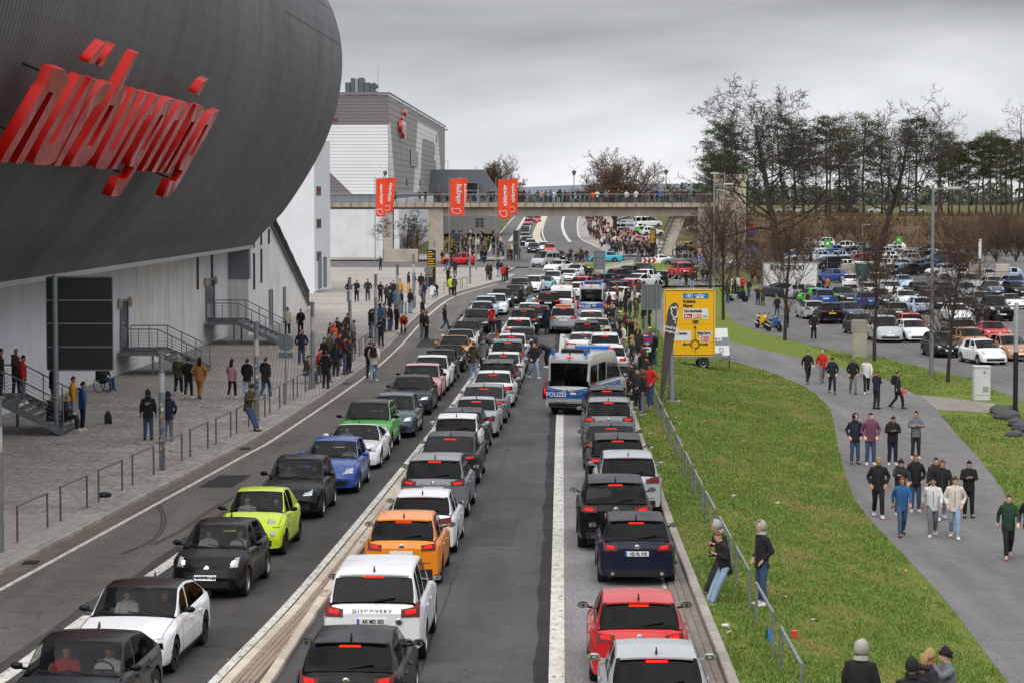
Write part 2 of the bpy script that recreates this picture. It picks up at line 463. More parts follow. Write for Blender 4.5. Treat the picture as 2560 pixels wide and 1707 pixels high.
class Figure:
	def __init__(s, name):
		p = POSES[name]; s.p = p; s.name = name
		pel, che, nek, hed = (V(p[k]) for k in ('pel', 'che', 'nek', 'hed'))
		up = (nek - pel).normalized(); rt = V((0, 1, 0)); fw = rt.cross(up).normalized()
		def ring(c, d, w, n=14): return [c + fw * (d * math.cos(t)) + rt * (w * math.sin(t)) for t in (2 * math.pi * k / n for k in range(n))]
		s.hm = Matrix.Translation(hed) @ Matrix.Rotation(R(p['yaw']), 4, 'Z') @ Matrix.Rotation(R(p['nod']), 4, 'Y')
		sh = [nek - up * .055 + rt * .175, nek - up * .055 - rt * .175]
		hip = [pel - up * .03 + rt * .085, pel - up * .03 - rt * .085]
		# ---- body
		mb = MB()
		mb.loft([ring(pel - up * .10, .09, .14), ring(pel, .11, .165), ring(pel.lerp(che, .5), .095, .14), ring(che, .115, .165), ring(nek - up * .06, .08, .15), ring(nek - up * .01, .06, .07), ring(nek + up * .06, .052, .052)])
		for i in (0, 1):
			e, w, k, a = V(p['el'][i]), V(p['wr'][i]), V(p['kn'][i]), V(p['an'][i])
			mb.tube([sh[i], sh[i].lerp(e, .5), e, e.lerp(w, .4), w], [.055, .047, .040, .039, .028], 9)
			d = (w - e).normalized(); sd = rt if abs(d.dot(rt)) < .8 else fw
			side = (sd - d * sd.dot(d)).normalized(); nrm = d.cross(side)
			pc = w + d * .05
			mb.loft([[w + side * (.026 * u) + nrm * (.016 * v) for u, v in ((-1, -1), (1, -1), (1, 1), (-1, 1))], [pc + side * (.042 * u) + nrm * (.014 * v) for u, v in ((-1, -1), (1, -1), (1, 1), (-1, 1))], [pc + d * .045 + side * (.042 * u) + nrm * (.012 * v) for u, v in ((-1, -1), (1, -1), (1, 1), (-1, 1))]])
			cl = nrm * (-.02 if nrm.x > 0 else .02)
			for q, (off, ln) in enumerate(((-.033, .062), (-.011, .076), (.011, .072), (.033, .055))):
				b = pc + d * .04 + side * off
				mb.tube([b, b + d * ln * .55 + cl * .4, b + d * ln + cl * 1.3], [.0105, .0095, .0075], 6)
			th = side * (-.045 if (side.y > 0) == (i == 0) else .045)
			mb.tube([w + d * .02 + th * .5, w + d * .055 + th * 1.15, w + d * .085 + th * 1.3 + cl], [.014, .012, .009], 6)
			mb.tube([hip[i], hip[i].lerp(k, .5), k, k.lerp(a, .4), a], [.085, .075, .058, .055, .04], 9)
			f = V(p['toe'][i]).normalized()
			mb.tube([a - f * .04 - V((0, 0, .03)), a + f * .06 - V((0, 0, .045)), a + f * .15 - V((0, 0, .06))], [.042, .040, .026], 8)
		hm = s.hm; hb = MB()
		hb.ball((0, 0, .02), (.096, .077, .105), 16, 12); hb.ball((.018, 0, -.055), (.072, .058, .068), 14, 9)
		hb.tube([(.088, 0, .02), (.112, 0, -.022), (.094, 0, -.034)], [.008, .014, .012], 6)
		for sg in (1, -1): hb.ball((-.005, .078 * sg, .0), (.022, .011, .032), 8, 6)
		hb.ball((.078, 0, -.062), (.016, .024, .008), 8, 5); hb.ball((.086, 0, .034), (.014, .05, .01), 8, 5)
		hb.xf(hm); mb.add(hb.v, hb.f)
		mb.tube([nek - up * .02, hed - V((0, 0, .05))], [.054, .054], 10)
		s.body = bake(mb, 'body', .0125 if name in ('lean', 'walk', 'stride', 'pocket', 'phone', 'stand') else .015, 2, 4200, SKIN0)
		# ---- jacket
		mb = MB()
		mb.loft([ring(pel - up * .17, .140, .188), ring(pel - up * .08, .142, .188), ring(pel + up * .06, .132, .178), ring(che - up * .02, .138, .190), ring(che + up * .12, .118, .190), ring(nek - up * .035, .082, .15), ring(nek + up * .025, .076, .085), ring(nek + up * .055, .070, .075)])
		for i in (0, 1):
			e, w = V(p['el'][i]), V(p['wr'][i]); s0 = sh[i] - up * .005
			mb.tube([s0 - (rt if i == 0 else -rt) * .06, s0, s0.lerp(e, .5), e, e.lerp(w, .45), w.lerp(e, .06)], [.070, .072, .063, .057, .051, .042], 12)
		for k in range(30):        # folds
			pass
		s.jacket = bake(mb, 'jacket', .022, 3, 2400, CLOTH0)
		s.jacket = s.wrinkle(s.jacket, .008)
		# ---- trousers
		mb = MB()
		mb.loft([ring(pel + up * .10, .115, .155), ring(pel, .13, .178), ring(pel - up * .10, .115, .165)])
		for i in (0, 1):
			k, a = V(p['kn'][i]), V(p['an'][i])
			mb.tube([hip[i] + up * .02, hip[i].lerp(k, .45), k, k.lerp(a, .45), a + (k - a).normalized() * .005], [.103, .092, .073, .068, .060], 12)
		s.trousers = s.wrinkle(bake(mb, 'trousers', .02, 2, 1800, CLOTH0), .007)
		# ---- shoes
		s.shoes = []
		for i in (0, 1):
			a = V(p['an'][i]); f = V(p['toe'][i]); f.z = -.25 if (p['an'][i][2] > .13 and p['an'][i][0] < 0) else 0; f.normalize(); l = V((-f.y, f.x, 0)).normalized()
			mb = MB(); z0 = a.z - .085; rows = []
			for t, wd, h in ((-.085, .030, .075), (-.06, .040, .10), (.02, .042, .095), (.09, .048, .06), (.15, .044, .048), (.185, .025, .035)):
				c = V((a.x, a.y, z0 + .0)) + f * t + V((0, 0, max(0, -f.z * .05)))
				rows.append([c + l * wd, c + l * (wd * .95) + V((0, 0, h * .6)), c + l * (wd * .55) + V((0, 0, h)), c - l * (wd * .55) + V((0, 0, h)), c - l * (wd * .95) + V((0, 0, h * .6)), c - l * wd])
			mb.loft(rows); s.shoes.append(mb.mesh('shoe', [CLOTH0], True, 50))
	@staticmethod
	def wrinkle(me, amp):
		for v in me.vertices:
			n = mnoise.noise(v.co * 9.0) * .6 + mnoise.noise(v.co * 21.0) * .4
			v.co += v.normal * (n * amp * 1.6)
		return me
FIG = {}
def fig(n):
	if n not in FIG: FIG[n] = Figure(n)
	return FIG[n]
def head_parts():
	H = {}
	mb = MB(); rows = []
	def cap_rings(zs, f): return [[(f(z)[0] * math.cos(t) - f(z)[2], f(z)[1] * math.sin(t), z) for t in (2 * math.pi * k / 18 for k in range(18))] for z in zs]
	def dome(top, zlow, rx, ry, cx, n=7):
		r = []
		for k in range(n + 1):
			a = math.pi / 2 * k / n; z = zlow + (top - zlow) * math.sin(a); q = max(.05, math.cos(a))
			r.append([(rx * q * math.cos(t) + cx, ry * q * math.sin(t), z - .085 * (1 - math.cos(t)) * .5 * (1 - k / n)) for t in (2 * math.pi * j / 18 for j in range(18))])
		return r
	mb.loft(dome(.138, .062, .101, .084, -.008)); me = mb.mesh('hair', [CLOTH0], True); H['hair'] = Figure.wrinkle(me, .008)
	mb = MB(); mb.loft(dome(.155, .03, .108, .092, -.006)); mb.lathe([(.100, .02), (.112, .02), (.112, .065), (.100, .065)], 18); H['beanie'] = mb.mesh('beanie', [CLOTH0], True, 50)
	mb = MB(); mb.loft(dome(.148, .045, .106, .088, -.004)); mb.loft([[(.07 + .0, y, .052), (.19 - abs(y) * .6, y, .045 - abs(y) * .15), (.19 - abs(y) * .6, y, .053 - abs(y) * .15), (.07, y, .062)] for y in (-.075, -.045, 0, .045, .075)]); H['cap'] = mb.mesh('cap', [CLOTH0], True, 50)
	mb = MB(); mb.loft(dome(.145, .045, .108, .092, -.008)); 
	mb.loft([[(-.085 + .07 * math.cos(t) * (1 - .2 * k) - .015 * k, .088 * math.sin(t) * (1 - .06 * k), .06 - .10 * k) for t in (2 * math.pi * j / 14 for j in range(14))] for k in range(4)]); H['long_hair'] = Figure.wrinkle(mb.mesh('long_hair', [CLOTH0], True), .012)
	mb = MB(); r = []
	for k in range(9):
		a = -.55 + (math.pi / 2 + .55) * k / 8; z = .03 + .135 * math.sin(a); q = max(.06, math.cos(a))
		r.append([(-.015 + .116 * q * math.cos(t), .100 * q * math.sin(t), z) for t in (math.pi * (.24 + 1.52 * j / 16) for j in range(17))])
	mb.grid(r); rr = [[(x * 1.06, y * 1.06, z) for x, y, z in row] for row in r]; mb.grid([row[::-1] for row in rr])
	mb.tube([r[k][0] for k in range(9)] , .012, 6); mb.tube([r[k][16] for k in range(9)], .012, 6)
	mb.loft([ell((-.03, 0, -.14), .105, .115, 14), ell((-.03, 0, -.07), .098, .10, 14)], caps=False); H['hood'] = mb.mesh('hood', [CLOTH0], True, 60)
	mb = MB(); mb.tube([(.10 * math.cos(t) - .02, .115 * math.sin(t), .0 - .02 * math.cos(t)) for t in (R(40 + 280 * k / 14) for k in range(15))], [.02 + .03 * math.sin(math.pi * k / 14) for k in range(15)], 8); H['folded_hood'] = Figure.wrinkle(mb.mesh('folded_hood', [CLOTH0], True), .01)
	mb = MB(); mb.box((-.012, -.006, -.5), (.006, .006, 0)); H['zip'] = mb.mesh('zip', [simple('zip metal', '#55575a', .5, .3)])
	mb = MB(); mb.ball((0, 0, 0), (.006, .014, .008), 8, 5); H['eye'] = mb.mesh('eye', [simple('eye', '#1c1412', .3)], True)
	return H
HEADP = head_parts()
def backpack_mesh():
	mb = MB(); rows = []
	for z, d, w in ((-.22, .07, .13), (-.2, .1, .15), (-.05, .115, .155), (.12, .10, .15), (.2, .07, .12), (.23, .04, .08)):
		rows.append([(-d * a - .0, w * b, z) for a, b in ((0, -1), (.7, -1), (1, -.7), (1, .7), (.7, 1), (0, 1))])
	mb.loft(rows); mb.rbox((-.145, -.1, -.17), (-.1, .1, 0.), .02)
	return mb.mesh('backpack', [CLOTH0], True, 40)
BACKPACK = backpack_mesh()
CN = {'black': '#1b1b1e', 'charcoal': '#2c2c30', 'navy': '#1d2436', 'grey': '#6f7278', 'white': '#d8d8d6', 'cream': '#d6cfbf', 'olive': '#4a4733', 'green': '#24402f', 'teal': '#2d6f72', 'blue': '#2c5f94', 'jeans': '#3d5474', 'light jeans': '#8ba3bd', 'red': '#c42420', 'orange': '#d8531f', 'yellow': '#d59a1c', 'camel': '#a8743f', 'pink': '#b98a8c', 'plum': '#74465a', 'maroon': '#4e2026', 'tan': '#a58a62', 'brown': '#4a3426', 'neon': '#b9d92c', 'blond': '#a58a5c', 'dark': '#1d1613', 'fair': '#6b4d33', 'silver': '#a9a6a2'}
SKINS = ['#cf9f86', '#c8947a', '#b98264', '#d6ab94']
def cloth(c):
	return simple('cloth ' + c, CN[c], .92, 0, .22, 7, .25)
N_PERSON = [0]
WHERE = {}
ORD = ['first', 'second', 'third', 'fourth', 'fifth', 'sixth', 'seventh', 'eighth', 'ninth', 'tenth', 'eleventh', 'twelfth'] 
def ordinal(n):
	if n <= 12: return ORD[n - 1]
	return '%d%s' % (n, 'th' if 10 <= n % 100 <= 20 else {1: 'st', 2: 'nd', 3: 'rd'}.get(n % 10, 'th'))
def person(loc, face, jac, tro, head='hair', hair='dark', pose_='stand', label=None, group=None, shoes='white', scale=None, near=False, pack=None, where=None):
	f = fig(pose_); rr = random.Random(N_PERSON[0] * 31 + 5); N_PERSON[0] += 1
	o = put('person', f.body, None, loc, R(face)); paint(o, simple('skin ' + (sk := rr.choice(SKINS)), sk, .6, 0, .1, 6))
	sc = scale or rr.uniform(.95, 1.05); o.scale = (sc, sc * rr.uniform(.97, 1.05), sc)
	for nm, me, c in (('jacket', f.jacket, jac), ('trousers', f.trousers, tro), ('shoe', f.shoes[0], shoes), ('shoe', f.shoes[1], shoes)):
		q = put(nm, me, o); paint(q, cloth(c))
	if head:
		q = put(head, HEADP[head], o); q.matrix_basis = f.hm; paint(q, cloth(hair))
	if head != 'hood' and rr.random() < .55:
		q = put('folded_hood', HEADP['folded_hood'], o, V(f.p['nek']) + V((-.01, 0, .0))); paint(q, cloth(jac))
	if near:
		if pose_ in ('stand', 'walk', 'stride', 'pocket', 'relaxed'): put('zip', HEADP['zip'], o, V((.146, .0, 1.38)))
		for sg in (1, -1):
			q = put('eye', HEADP['eye'], o); q.matrix_basis = f.hm @ Matrix.Translation((.083, .032 * sg, .018))
	if pack:
		q = put('backpack', BACKPACK, o); q.location = V(f.p['che']) + V((-.15, 0, .06)); paint(q, cloth(pack))
	if not label:
		wn_ = where or 'the crowd'; WHERE[wn_] = WHERE.get(wn_, 0) + 1
		label = '%s person in %s top and %s trousers %s' % (ordinal(WHERE[wn_]), jac, tro, wn_)
	return tag(o, label, 'person', group)
for n_ in POSES: fig(n_)
LOW = [[reduce(getattr(fig(n_), a_), r_) for a_, r_ in (('jacket', .16), ('trousers', .14), ('body', .12))] for n_ in ('stand', 'pocket', 'relaxed')]
# ================================================================ THE SETTING
def asphalt(name, col, speck=.25, crack=.5, stain=.3, rough=.85):
	s = Nodes(name)
	c = s.mix(1.0, srgb(col), s.ramp(s.noise(17, 3, .75), [(.34, 1 - speck), (.66, 1 + speck * 1.2)]), 'MULTIPLY')
	c = s.mix(1.0, c, s.ramp(s.noise(1.0, 4, .6, s.co((1.4, .03, 1))), [(.3, .84), (.7, 1.12)]), 'MULTIPLY')
	c = s.mix(1.0, c, s.ramp(s.noise(.16, 6, .62, s.co((2.2, .5, 1))), [(.3, 1 - stain), (.72, 1 + stain * .5)]), 'MULTIPLY')
	c = s.mix(1.0, c, s.ramp(s.noise(1.7, 5, .7), [(.35, .86), (.7, 1.08)]), 'MULTIPLY')
	if crack:
		v = s.new('ShaderNodeTexVoronoi', feature='DISTANCE_TO_EDGE')
		v.inputs['Scale'].default_value = .55
		w = s.mix(.12, s.co(), s.noise(1.3, 4, .6), 'ADD') if False else None
		q = s.new('ShaderNodeVectorMath', operation='ADD')
		s.l.new(s.co(), q.inputs[0])
		nn = s.new('ShaderNodeTexNoise'); nn.inputs['Scale'].default_value = 1.1; nn.inputs['Detail'].default_value = 5
		s.l.new(s.co(), nn.inputs['Vector']); s.l.new(nn.outputs['Color'], q.inputs[1])
		s.l.new(q.outputs[0], v.inputs['Vector'])
		mask = s.ramp(s.noise(.11, 2), [(.42, 0.), (.55, 1.)])
		line = s.ramp(v.outputs['Distance'], [(.0, 1.), (.014, 0.)])
		c = s.mix(s.mix(1.0, line, s.mix(1.0, mask, (crack,) * 3, 'MULTIPLY'), 'MULTIPLY'), c, (.012, .011, .01))
	s.set('Base Color', c).set('Roughness', s.ramp(s.noise(.5, 4), [(.3, rough - .15), (.7, rough + .08)])).set('Specular IOR Level', .3)
	s.bump(s.noise(60, 2, .7), .5, .006)
	return s.mat
A_OLD = asphalt('old brown asphalt', '#6b6560', .32, .75, .36)
A_QUEUE = asphalt('cracked dark asphalt', '#4b4846', .24, 1.0, .4)
A_NEW = asphalt('dark smooth asphalt', '#525152', .16, .35, .34)
A_SPECK = asphalt('speckled grey asphalt', '#838080', .5, .15, .22)
A_PATH = asphalt('path asphalt', '#737070', .16, .45, .26)
A_LOT = asphalt('parking asphalt', '#6b6867', .14, .5, .24)
A_SEAM = asphalt('tar seam', '#2c2b2c', .12, 0, .2)
def worn_paint(name='worn road paint', col='#d8d4cb'):
	s = Nodes(name)
	g = s.ramp(s.noise(9, 6, .75, s.co((1, .35, 1))), [(.36, .0), (.47, 1.)])
	d = s.mix(1.0, srgb(col), s.ramp(s.noise(2.1, 5, .6), [(.3, .72), (.7, 1.05)]), 'MULTIPLY')
	s.set('Base Color', s.mix(g, srgb('#6b6763'), d)).set('Roughness', .75)
	return s.mat
PAINT_W = worn_paint()
def stone(name, col, vary=.25, scale=2.5):
	s = Nodes(name)
	oi = s.new('ShaderNodeObjectInfo')
	c = s.mix(1.0, srgb(col), s.ramp(s.noise(scale, 6, .65), [(.3, 1 - vary), (.72, 1 + vary * .5)]), 'MULTIPLY')
	c = s.mix(1.0, c, s.ramp(oi.outputs['Random'], [(0., .86), (1., 1.12)]), 'MULTIPLY')
	c = s.mix(1.0, c, s.ramp(s.noise(70, 2, .6), [(.3, .86), (.7, 1.12)]), 'MULTIPLY')
	s.set('Base Color', c).set('Roughness', .9).bump(s.noise(40, 3), .4, .006)
	return s.mat
def paver_mat(name, col):
	"""paving stones: each stone its own shade from the mesh island"""
	s = Nodes(name)
	g = s.new('ShaderNodeNewGeometry'); oi = s.new('ShaderNodeObjectInfo')
	c = s.mix(1.0, srgb(col), s.ramp(g.outputs['Random Per Island'], [(0., .74), (1., 1.18)]), 'MULTIPLY')
	c = s.mix(1.0, c, s.ramp(oi.outputs['Random'], [(0., .88), (1., 1.1)]), 'MULTIPLY')
	c = s.mix(1.0, c, s.ramp(s.noise(.35, 6, .65), [(.3, .66), (.7, 1.1)]), 'MULTIPLY')
	c = s.mix(1.0, c, s.ramp(s.noise(50, 2, .6), [(.3, .88), (.7, 1.1)]), 'MULTIPLY')
	s.set('Base Color', c).set('Roughness', .88)
	return s.mat
PAVER = paver_mat('grey beige paver', '#aea69f')
PAVER_FAR = None
def far_paver():
	s = Nodes('paved plaza')
	b = s.new('ShaderNodeTexBrick'); b.offset = .5
	for k, v in (('Color1', (*srgb('#b6aea6'), 1)), ('Color2', (*srgb('#a19992'), 1)), ('Mortar', (*srgb('#5f5852'), 1)), ('Scale', 1.0), ('Mortar Size', .012), ('Brick Width', .28), ('Row Height', .16)):
		b.inputs[k].default_value = v
	s.l.new(s.co(None, (0, 0, R(85))), b.inputs['Vector'])
	c = s.mix(1.0, b.outputs[0], s.ramp(s.noise(.2, 6, .65), [(.3, .7), (.7, 1.12)]), 'MULTIPLY')
	s.set('Base Color', c).set('Roughness', .9)
	return s.mat
PAVER_FAR = far_paver()
JOINT = simple('dark sandy joint', '#625a51', .95, vary=.3, scale=4)
KERB_M = stone('kerb concrete', '#a59d94')
KERB_L = stone('pale kerb concrete', '#cbbfae', .22)
CONC = stone('weathered concrete', '#b5aca0', .3, .6)
GALV = simple('galvanised steel', '#9aa0a3', .42, .75, .22, 6)
GALV_D = simple('dull grey steel', '#6d7376', .5, .6, .22, 5)
BLACK = simple('black plastic', '#121213', .55, 0, .2, 6)
WHITE = simple('white enamel', '#e4e4e2', .4, 0, .08, 3)
RUST = simple('rusty iron', '#6a4a38', .9, .3, .4, 6)
def dirt_grass(name, g1, g2, soil, amt=.5):
	s = Nodes(name)
	n = s.noise(1.6, 6, .65)
	c = s.mix(s.ramp(n, [(.35, 0.), (.65, 1.)]), srgb(g1), srgb(g2))
	c = s.mix(s.ramp(s.noise(.33, 6, .6), [(.55 - amt * .1, 0.), (.72, 1.)]), c, srgb(soil))
	c = s.mix(1.0, c, s.ramp(s.noise(22, 3, .7), [(.3, .78), (.7, 1.15)]), 'MULTIPLY')
	s.set('Base Color', c).set('Roughness', 1.0).set('Specular IOR Level', .1).bump(s.noise(18, 4, .7), 1.0, .05)
	return s.mat
LAWN_M = dirt_grass('lawn soil and moss', '#647632', '#74823c', '#7d754c', .35)
BANK_M = dirt_grass('dry bank', '#524639', '#6f5a44', '#3f372a', .9)
HILL_M = dirt_grass('hill turf', '#535a35', '#6e6a45', '#5d5040', .9)
# ---- terrain sheet out to the horizon
def terrain():
	mb = MB()
	xs = [-2500, -900, -400, -200, -110, -70, -50] + [-40 + i * 2 for i in range(0, 70)] + [105, 115, 130, 150, 180, 230, 320, 500, 900, 2500]
	ys = [-60, 0, 20] + [30 + 2 * i for i in range(0, 80)] + [192 + 5 * i for i in range(0, 110)] + [760, 850, 1000, 1400, 2200, 4000]
	rows = [[(x, y, ground_z(x, y) - .16 - max(0, y - 700) * .0) for x in xs] for y in ys]
	mb.grid(rows)
	nx = len(xs)
	idx = []
	for i in range(len(ys) - 1):
		for j in range(nx - 1):
			x, y = xs[j], ys[i]
			idx.append(1 if (428 < y < 492 and x > 30) else 0)
	mb.m = idx
	return struct(mb.build('ground', [HILL_M, BANK_M], smooth=True))
terrain()
V = Vector
def wl_(pts, step=1.0):
	return spline([(x, y, 0) for x, y in pts], step)
EL = wl_([(-12.7, 37), (-11.3, 53.6), (-9.1, 79.6), (-8.44, 88), (-7.04, 117.6), (-6.5, 140), (-6.3, 160), (-6.0, 180), (-5.0, 208), (-2.2, 233), (.2, 252), (1.0, 266)])
LL = wl_([(-9.75, 37), (-9.2, 43.3), (-8.8, 49.4), (-8.0, 59), (-6.75, 80), (-5.65, 100), (-4.04, 141), (-3.5, 170), (-2.5, 206), (.5, 230), (4.5, 252), (7, 262)])
ML = wl_([(-5.75, 37), (-5.34, 43.2), (-4.49, 56.5), (-2.76, 93.9), (-1.66, 124), (.53, 189), (2.4, 211), (7.0, 245), (9.5, 258)])
MR = wl_([(-4.5, 37), (-4.25, 43.2), (-3.8, 56.5), (-2.25, 93.9), (-1.15, 124), (1.1, 189), (3.0, 211), (7.7, 244), (10.2, 257)])
TW = wl_([(.55, 37), (.66, 43.2), (1.05, 62), (1.72, 94), (2.94, 148), (3.9, 178), (5.6, 205), (8.8, 228), (12, 246)])
RK = wl_([(3.92, 37), (4.02, 43.2), (4.34, 68), (4.94, 99), (5.5, 125), (6.25, 155), (7.3, 178), (9.8, 205), (13.5, 228), (18, 246), (22, 256)])
def resample(line, n):
	L = [0.0]
	for a, b in zip(line, line[1:]): L.append(L[-1] + (b - a).length)
	out, j = [], 0
	for k in range(n):
		t = L[-1] * k / (n - 1)
		while j < len(L) - 2 and L[j + 1] < t: j += 1
		f = (t - L[j]) / max(1e-9, L[j + 1] - L[j])
		out.append(line[j].lerp(line[j + 1], min(1, f)))
	return out
def offset(line, d):
	"""shift a line sideways (positive to its right)"""
	out = []
	for i, p in enumerate(line):
		t = (line[min(i + 1, len(line) - 1)] - line[max(0, i - 1)]); t.z = 0; t.normalize()
		out.append(p + V((t.y, -t.x, 0)) * d)
	return out
def ribbon(name, L1, L2, dz, mat, across=1, n=None, follow=True, parent=None, kind='structure'):
	n = n or max(len(L1), len(L2))
	a, b = resample(L1, n), resample(L2, n)
	mb = MB(); rows = []
	for p, q in zip(a, b):
		row = []
		for k in range(across + 1):
			s = p.lerp(q, k / across)
			row.append((s.x, s.y, (ground_z(s.x, s.y) if follow else 0) + dz))
		rows.append(row)
	mb.grid(rows)
	mb.f = [f[::-1] for f in mb.f]
	o = mb.build(name, mat, parent)
	if parent is None: struct(o)
	return o
def cut(line, y0, y1): return [p for p in line if y0 <= p.y <= y1]
GUT_L = offset(EL, -.62)
ROAD_END = 262
# carriageways
LLs = [p + V((-.45 + .16 * mnoise.noise(V((p.y * .3, 0, 0))) + .05 * mnoise.noise(V((p.y * 2, 1, 0))), 0, 0)) for p in resample(LL, 500)]
road_old = ribbon('road', GUT_L, offset(LL, .3), .0, A_OLD, 3)
road_q = ribbon('road', LLs, offset(ML, .3), .002, A_QUEUE, 3)
road_m = ribbon('road', offset(MR, -.1), offset(TW, .14), .0, A_NEW, 4)
road_r = ribbon('road', offset(TW, .13), offset(RK, -.2), .003, A_SPECK, 3)
rr_ = random.Random(3)
ribbon('road_seam', [p + V((-.26 + .10 * mnoise.noise(V((p.y * .35, 0, 0))) + .05 * mnoise.noise(V((p.y * 2.1, 3, 0))), 0, 0)) for p in resample(TW, 700)], resample(offset(TW, .02), 700), .005, A_SEAM, 1)
# painted lines
ribbon('road_line', offset(EL, -.07), offset(EL, .07), .007, PAINT_W)
ribbon('road_line', offset(ML, -.09), offset(ML, .09), .008, PAINT_W)
ribbon('road_line', offset(TW, 0), offset(TW, .29), .009, PAINT_W)
ribbon('road_line', cut(offset(RK, -.78), 30, 110), cut(offset(RK, -.70), 30, 110), .008, PAINT_W)
for y0, y1 in ((30, 50.5), (54.5, 63.5), (120, 150), (155, 205)):
	seg = cut(LL, y0, y1)
	ribbon('road_line', offset(seg, -.15), offset(seg, .15), .008, PAINT_W)
# gutters with setts
ribbon('gutter', offset(EL, -.62), offset(EL, -.2), .006, stone('gutter concrete', '#6f6259', .35, 1.4))
ribbon('gutter', offset(RK, -.68), offset(RK, -.18), .005, JOINT)
# ---- kerbs: one stone after another
def stone_mesh(name, l, w, h, mat, r=.02):
	mb = MB()
	def ring(i, z): return [(-l / 2 + i, -w / 2 + i, z), (l / 2 - i, -w / 2 + i, z), (l / 2 - i, w / 2 - i, z), (-l / 2 + i, w / 2 - i, z)]
	mb.loft([ring(0, -.1), ring(0, h - r), ring(r, h)])
	return mb.mesh(name, [mat])
def kerb(name, line, y0, y1, w, h, mat, side=0.):
	seg = resample(offset(cut(line, y0, y1 + 1), side), max(2, int((y1 - y0) / 1.0)))
	o = None
	root = base(name, seg[0]); root['kind'] = 'structure'
	me = stone_mesh('kerb_stone', .985, w, h, mat)
	for a, b in zip(seg, seg[1:]):
		c = (a + b) / 2; d = b - a
		k = put('kerb_stone', me, root, V((c.x, c.y, ground_z(c.x, c.y) + rnd.uniform(-.006, .006))), math.atan2(d.y, d.x) + rnd.uniform(-.008, .008))
		k.scale.x = d.length
kerb('kerb', EL, 38, 150, .18, .12, KERB_M, -.71)
kerb('kerb', RK, 38, 150, .2, .13, KERB_M, -.08)
kerb('median_kerb', ML, 38, 130, .2, .11, KERB_L, .3)
kerb('median_kerb', MR, 38, 130, .2, .11, KERB_L, -.1)
for nm, ln, w, s, m in (('kerb_strip', EL, .18, -.71, KERB_M), ('kerb_strip', RK, .2, -.08, KERB_M), ('kerb_strip', ML, .2, .3, KERB_L), ('kerb_strip', MR, .2, -.1, KERB_L)):
	y0 = 131 if ln in (ML, MR) else 151
	seg = cut(ln, y0, 300); a, b = offset(seg, s - w / 2), offset(seg, s + w / 2)
	mb = MB()
	mb.loft([[(p.x, p.y, 0), (p.x, p.y, .12), (q.x, q.y, .12), (q.x, q.y, 0)] for p, q in zip(a, b)])
	struct(mb.build(nm, m))
# ---- paving stones
def paving(root_name, edge, width_at, y0, y1, pl, pw, z, mat, gap=.012, own=300, visible=None, left=True, row_skip=None, joint_mat=None):
	"""rows of stones running along an edge line; the nearest in view are single objects, the rest one mesh"""
	seg = cut(edge, y0, y1)
	L = [0.0]
	for a, b in zip(seg, seg[1:]): L.append(L[-1] + (b - a).length)
	root = base(root_name, seg[0]); root['kind'] = 'structure'
	mb = MB(); n_own = 0
	me = stone_mesh('paver', pl - gap, pw - gap, .03, mat, .006)
	cand = []
	nrow = int(max(width_at(p.y) for p in seg) / pw)
	j = 0
	npos = int(L[-1] / pl)
	seg2 = resample(seg, npos * 2 + 1)
	sgn = -1 if left else 1
	offs = {}
	for k in range(npos * 2):
		p, q = seg2[k], seg2[min(k + 2, npos * 2)]
		t = (q - p); t.z = 0
		if t.length < 1e-6: continue
		t.normalize(); nrm = V((t.y, -t.x, 0)) * sgn
		for r in range(k % 2, nrow, 2):
			c = (p + q) / 2 + nrm * (pw * (r + .5))
			if pw * (r + 1) > width_at(c.y): continue
			cand.append((c, math.atan2(t.y, t.x)))
	if visible: cand.sort(key=lambda e: (not visible(e[0]), e[0].y))
	a, b, hz = (pl - gap) / 2, (pw - gap) / 2, z
	for i, (c, ang) in enumerate(cand):
		dzz = z + rnd.uniform(-.004, .004)
		if i < own and (visible is None or visible(c)):
			put('paver', me, root, V((c.x, c.y, dzz - .03)), ang)
			continue
		ca, sa = math.cos(ang), math.sin(ang)
		def P(u, v, h): return (c.x + u * ca - v * sa, c.y + u * sa + v * ca, dzz + h)
		tx, ty = rnd.uniform(-.003, .003), rnd.uniform(-.003, .003)
		i_ = .008
		mb.add([P(-a, -b, -.02), P(a, -b, -.02), P(a, b, -.02), P(-a, b, -.02), P(-a + i_, -b + i_, tx), P(a - i_, -b + i_, ty), P(a - i_, b - i_, -tx), P(-a + i_, b - i_, -ty)],
               [(4, 5, 6, 7), (0, 1, 5, 4), (1, 2, 6, 5), (2, 3, 7, 6), (3, 0, 4, 7)])
	o = mb.build('paver_field', mat, root)
	o['kind'] = 'stuff'
	return root
def in_view(c):
	d = c - V((0, 0, CAM_H))
	cc, s = math.cos(PITCH), math.sin(PITCH)
	dep = d.y * cc - d.z * s
	x, y = CX + F_PX * d.x / dep, CY - F_PX * (d.y * s + d.z * cc) / dep
	return -5 < x < 2565 and -5 < y < 1712
PLAZA_E = offset(EL, -.81)
ribbon('plaza_bed', [p + V((-40, 0, 0)) for p in PLAZA_E], PLAZA_E, .085, JOINT, 1, follow=False)
paving('plaza_pavement', PLAZA_E, lambda y: min(11.5, 3 + (y - 38) * .45) if y < 62 else 11.5, 48, 104, .26, .15, .118, PAVER, own=300, visible=in_view)
far_edge = cut(PLAZA_E, 101.5, 400)
ribbon('plaza_pavement', [V((-60, p.y, 0)) for p in far_edge], far_edge, .119, PAVER_FAR, 1, follow=False)
ribbon('plaza_pavement', [V((-60, p.y, 0)) for p in cut(PLAZA_E, 30, 104)], offset(cut(PLAZA_E, 30, 104), -11.6), .116, PAVER_FAR, 1, follow=False)
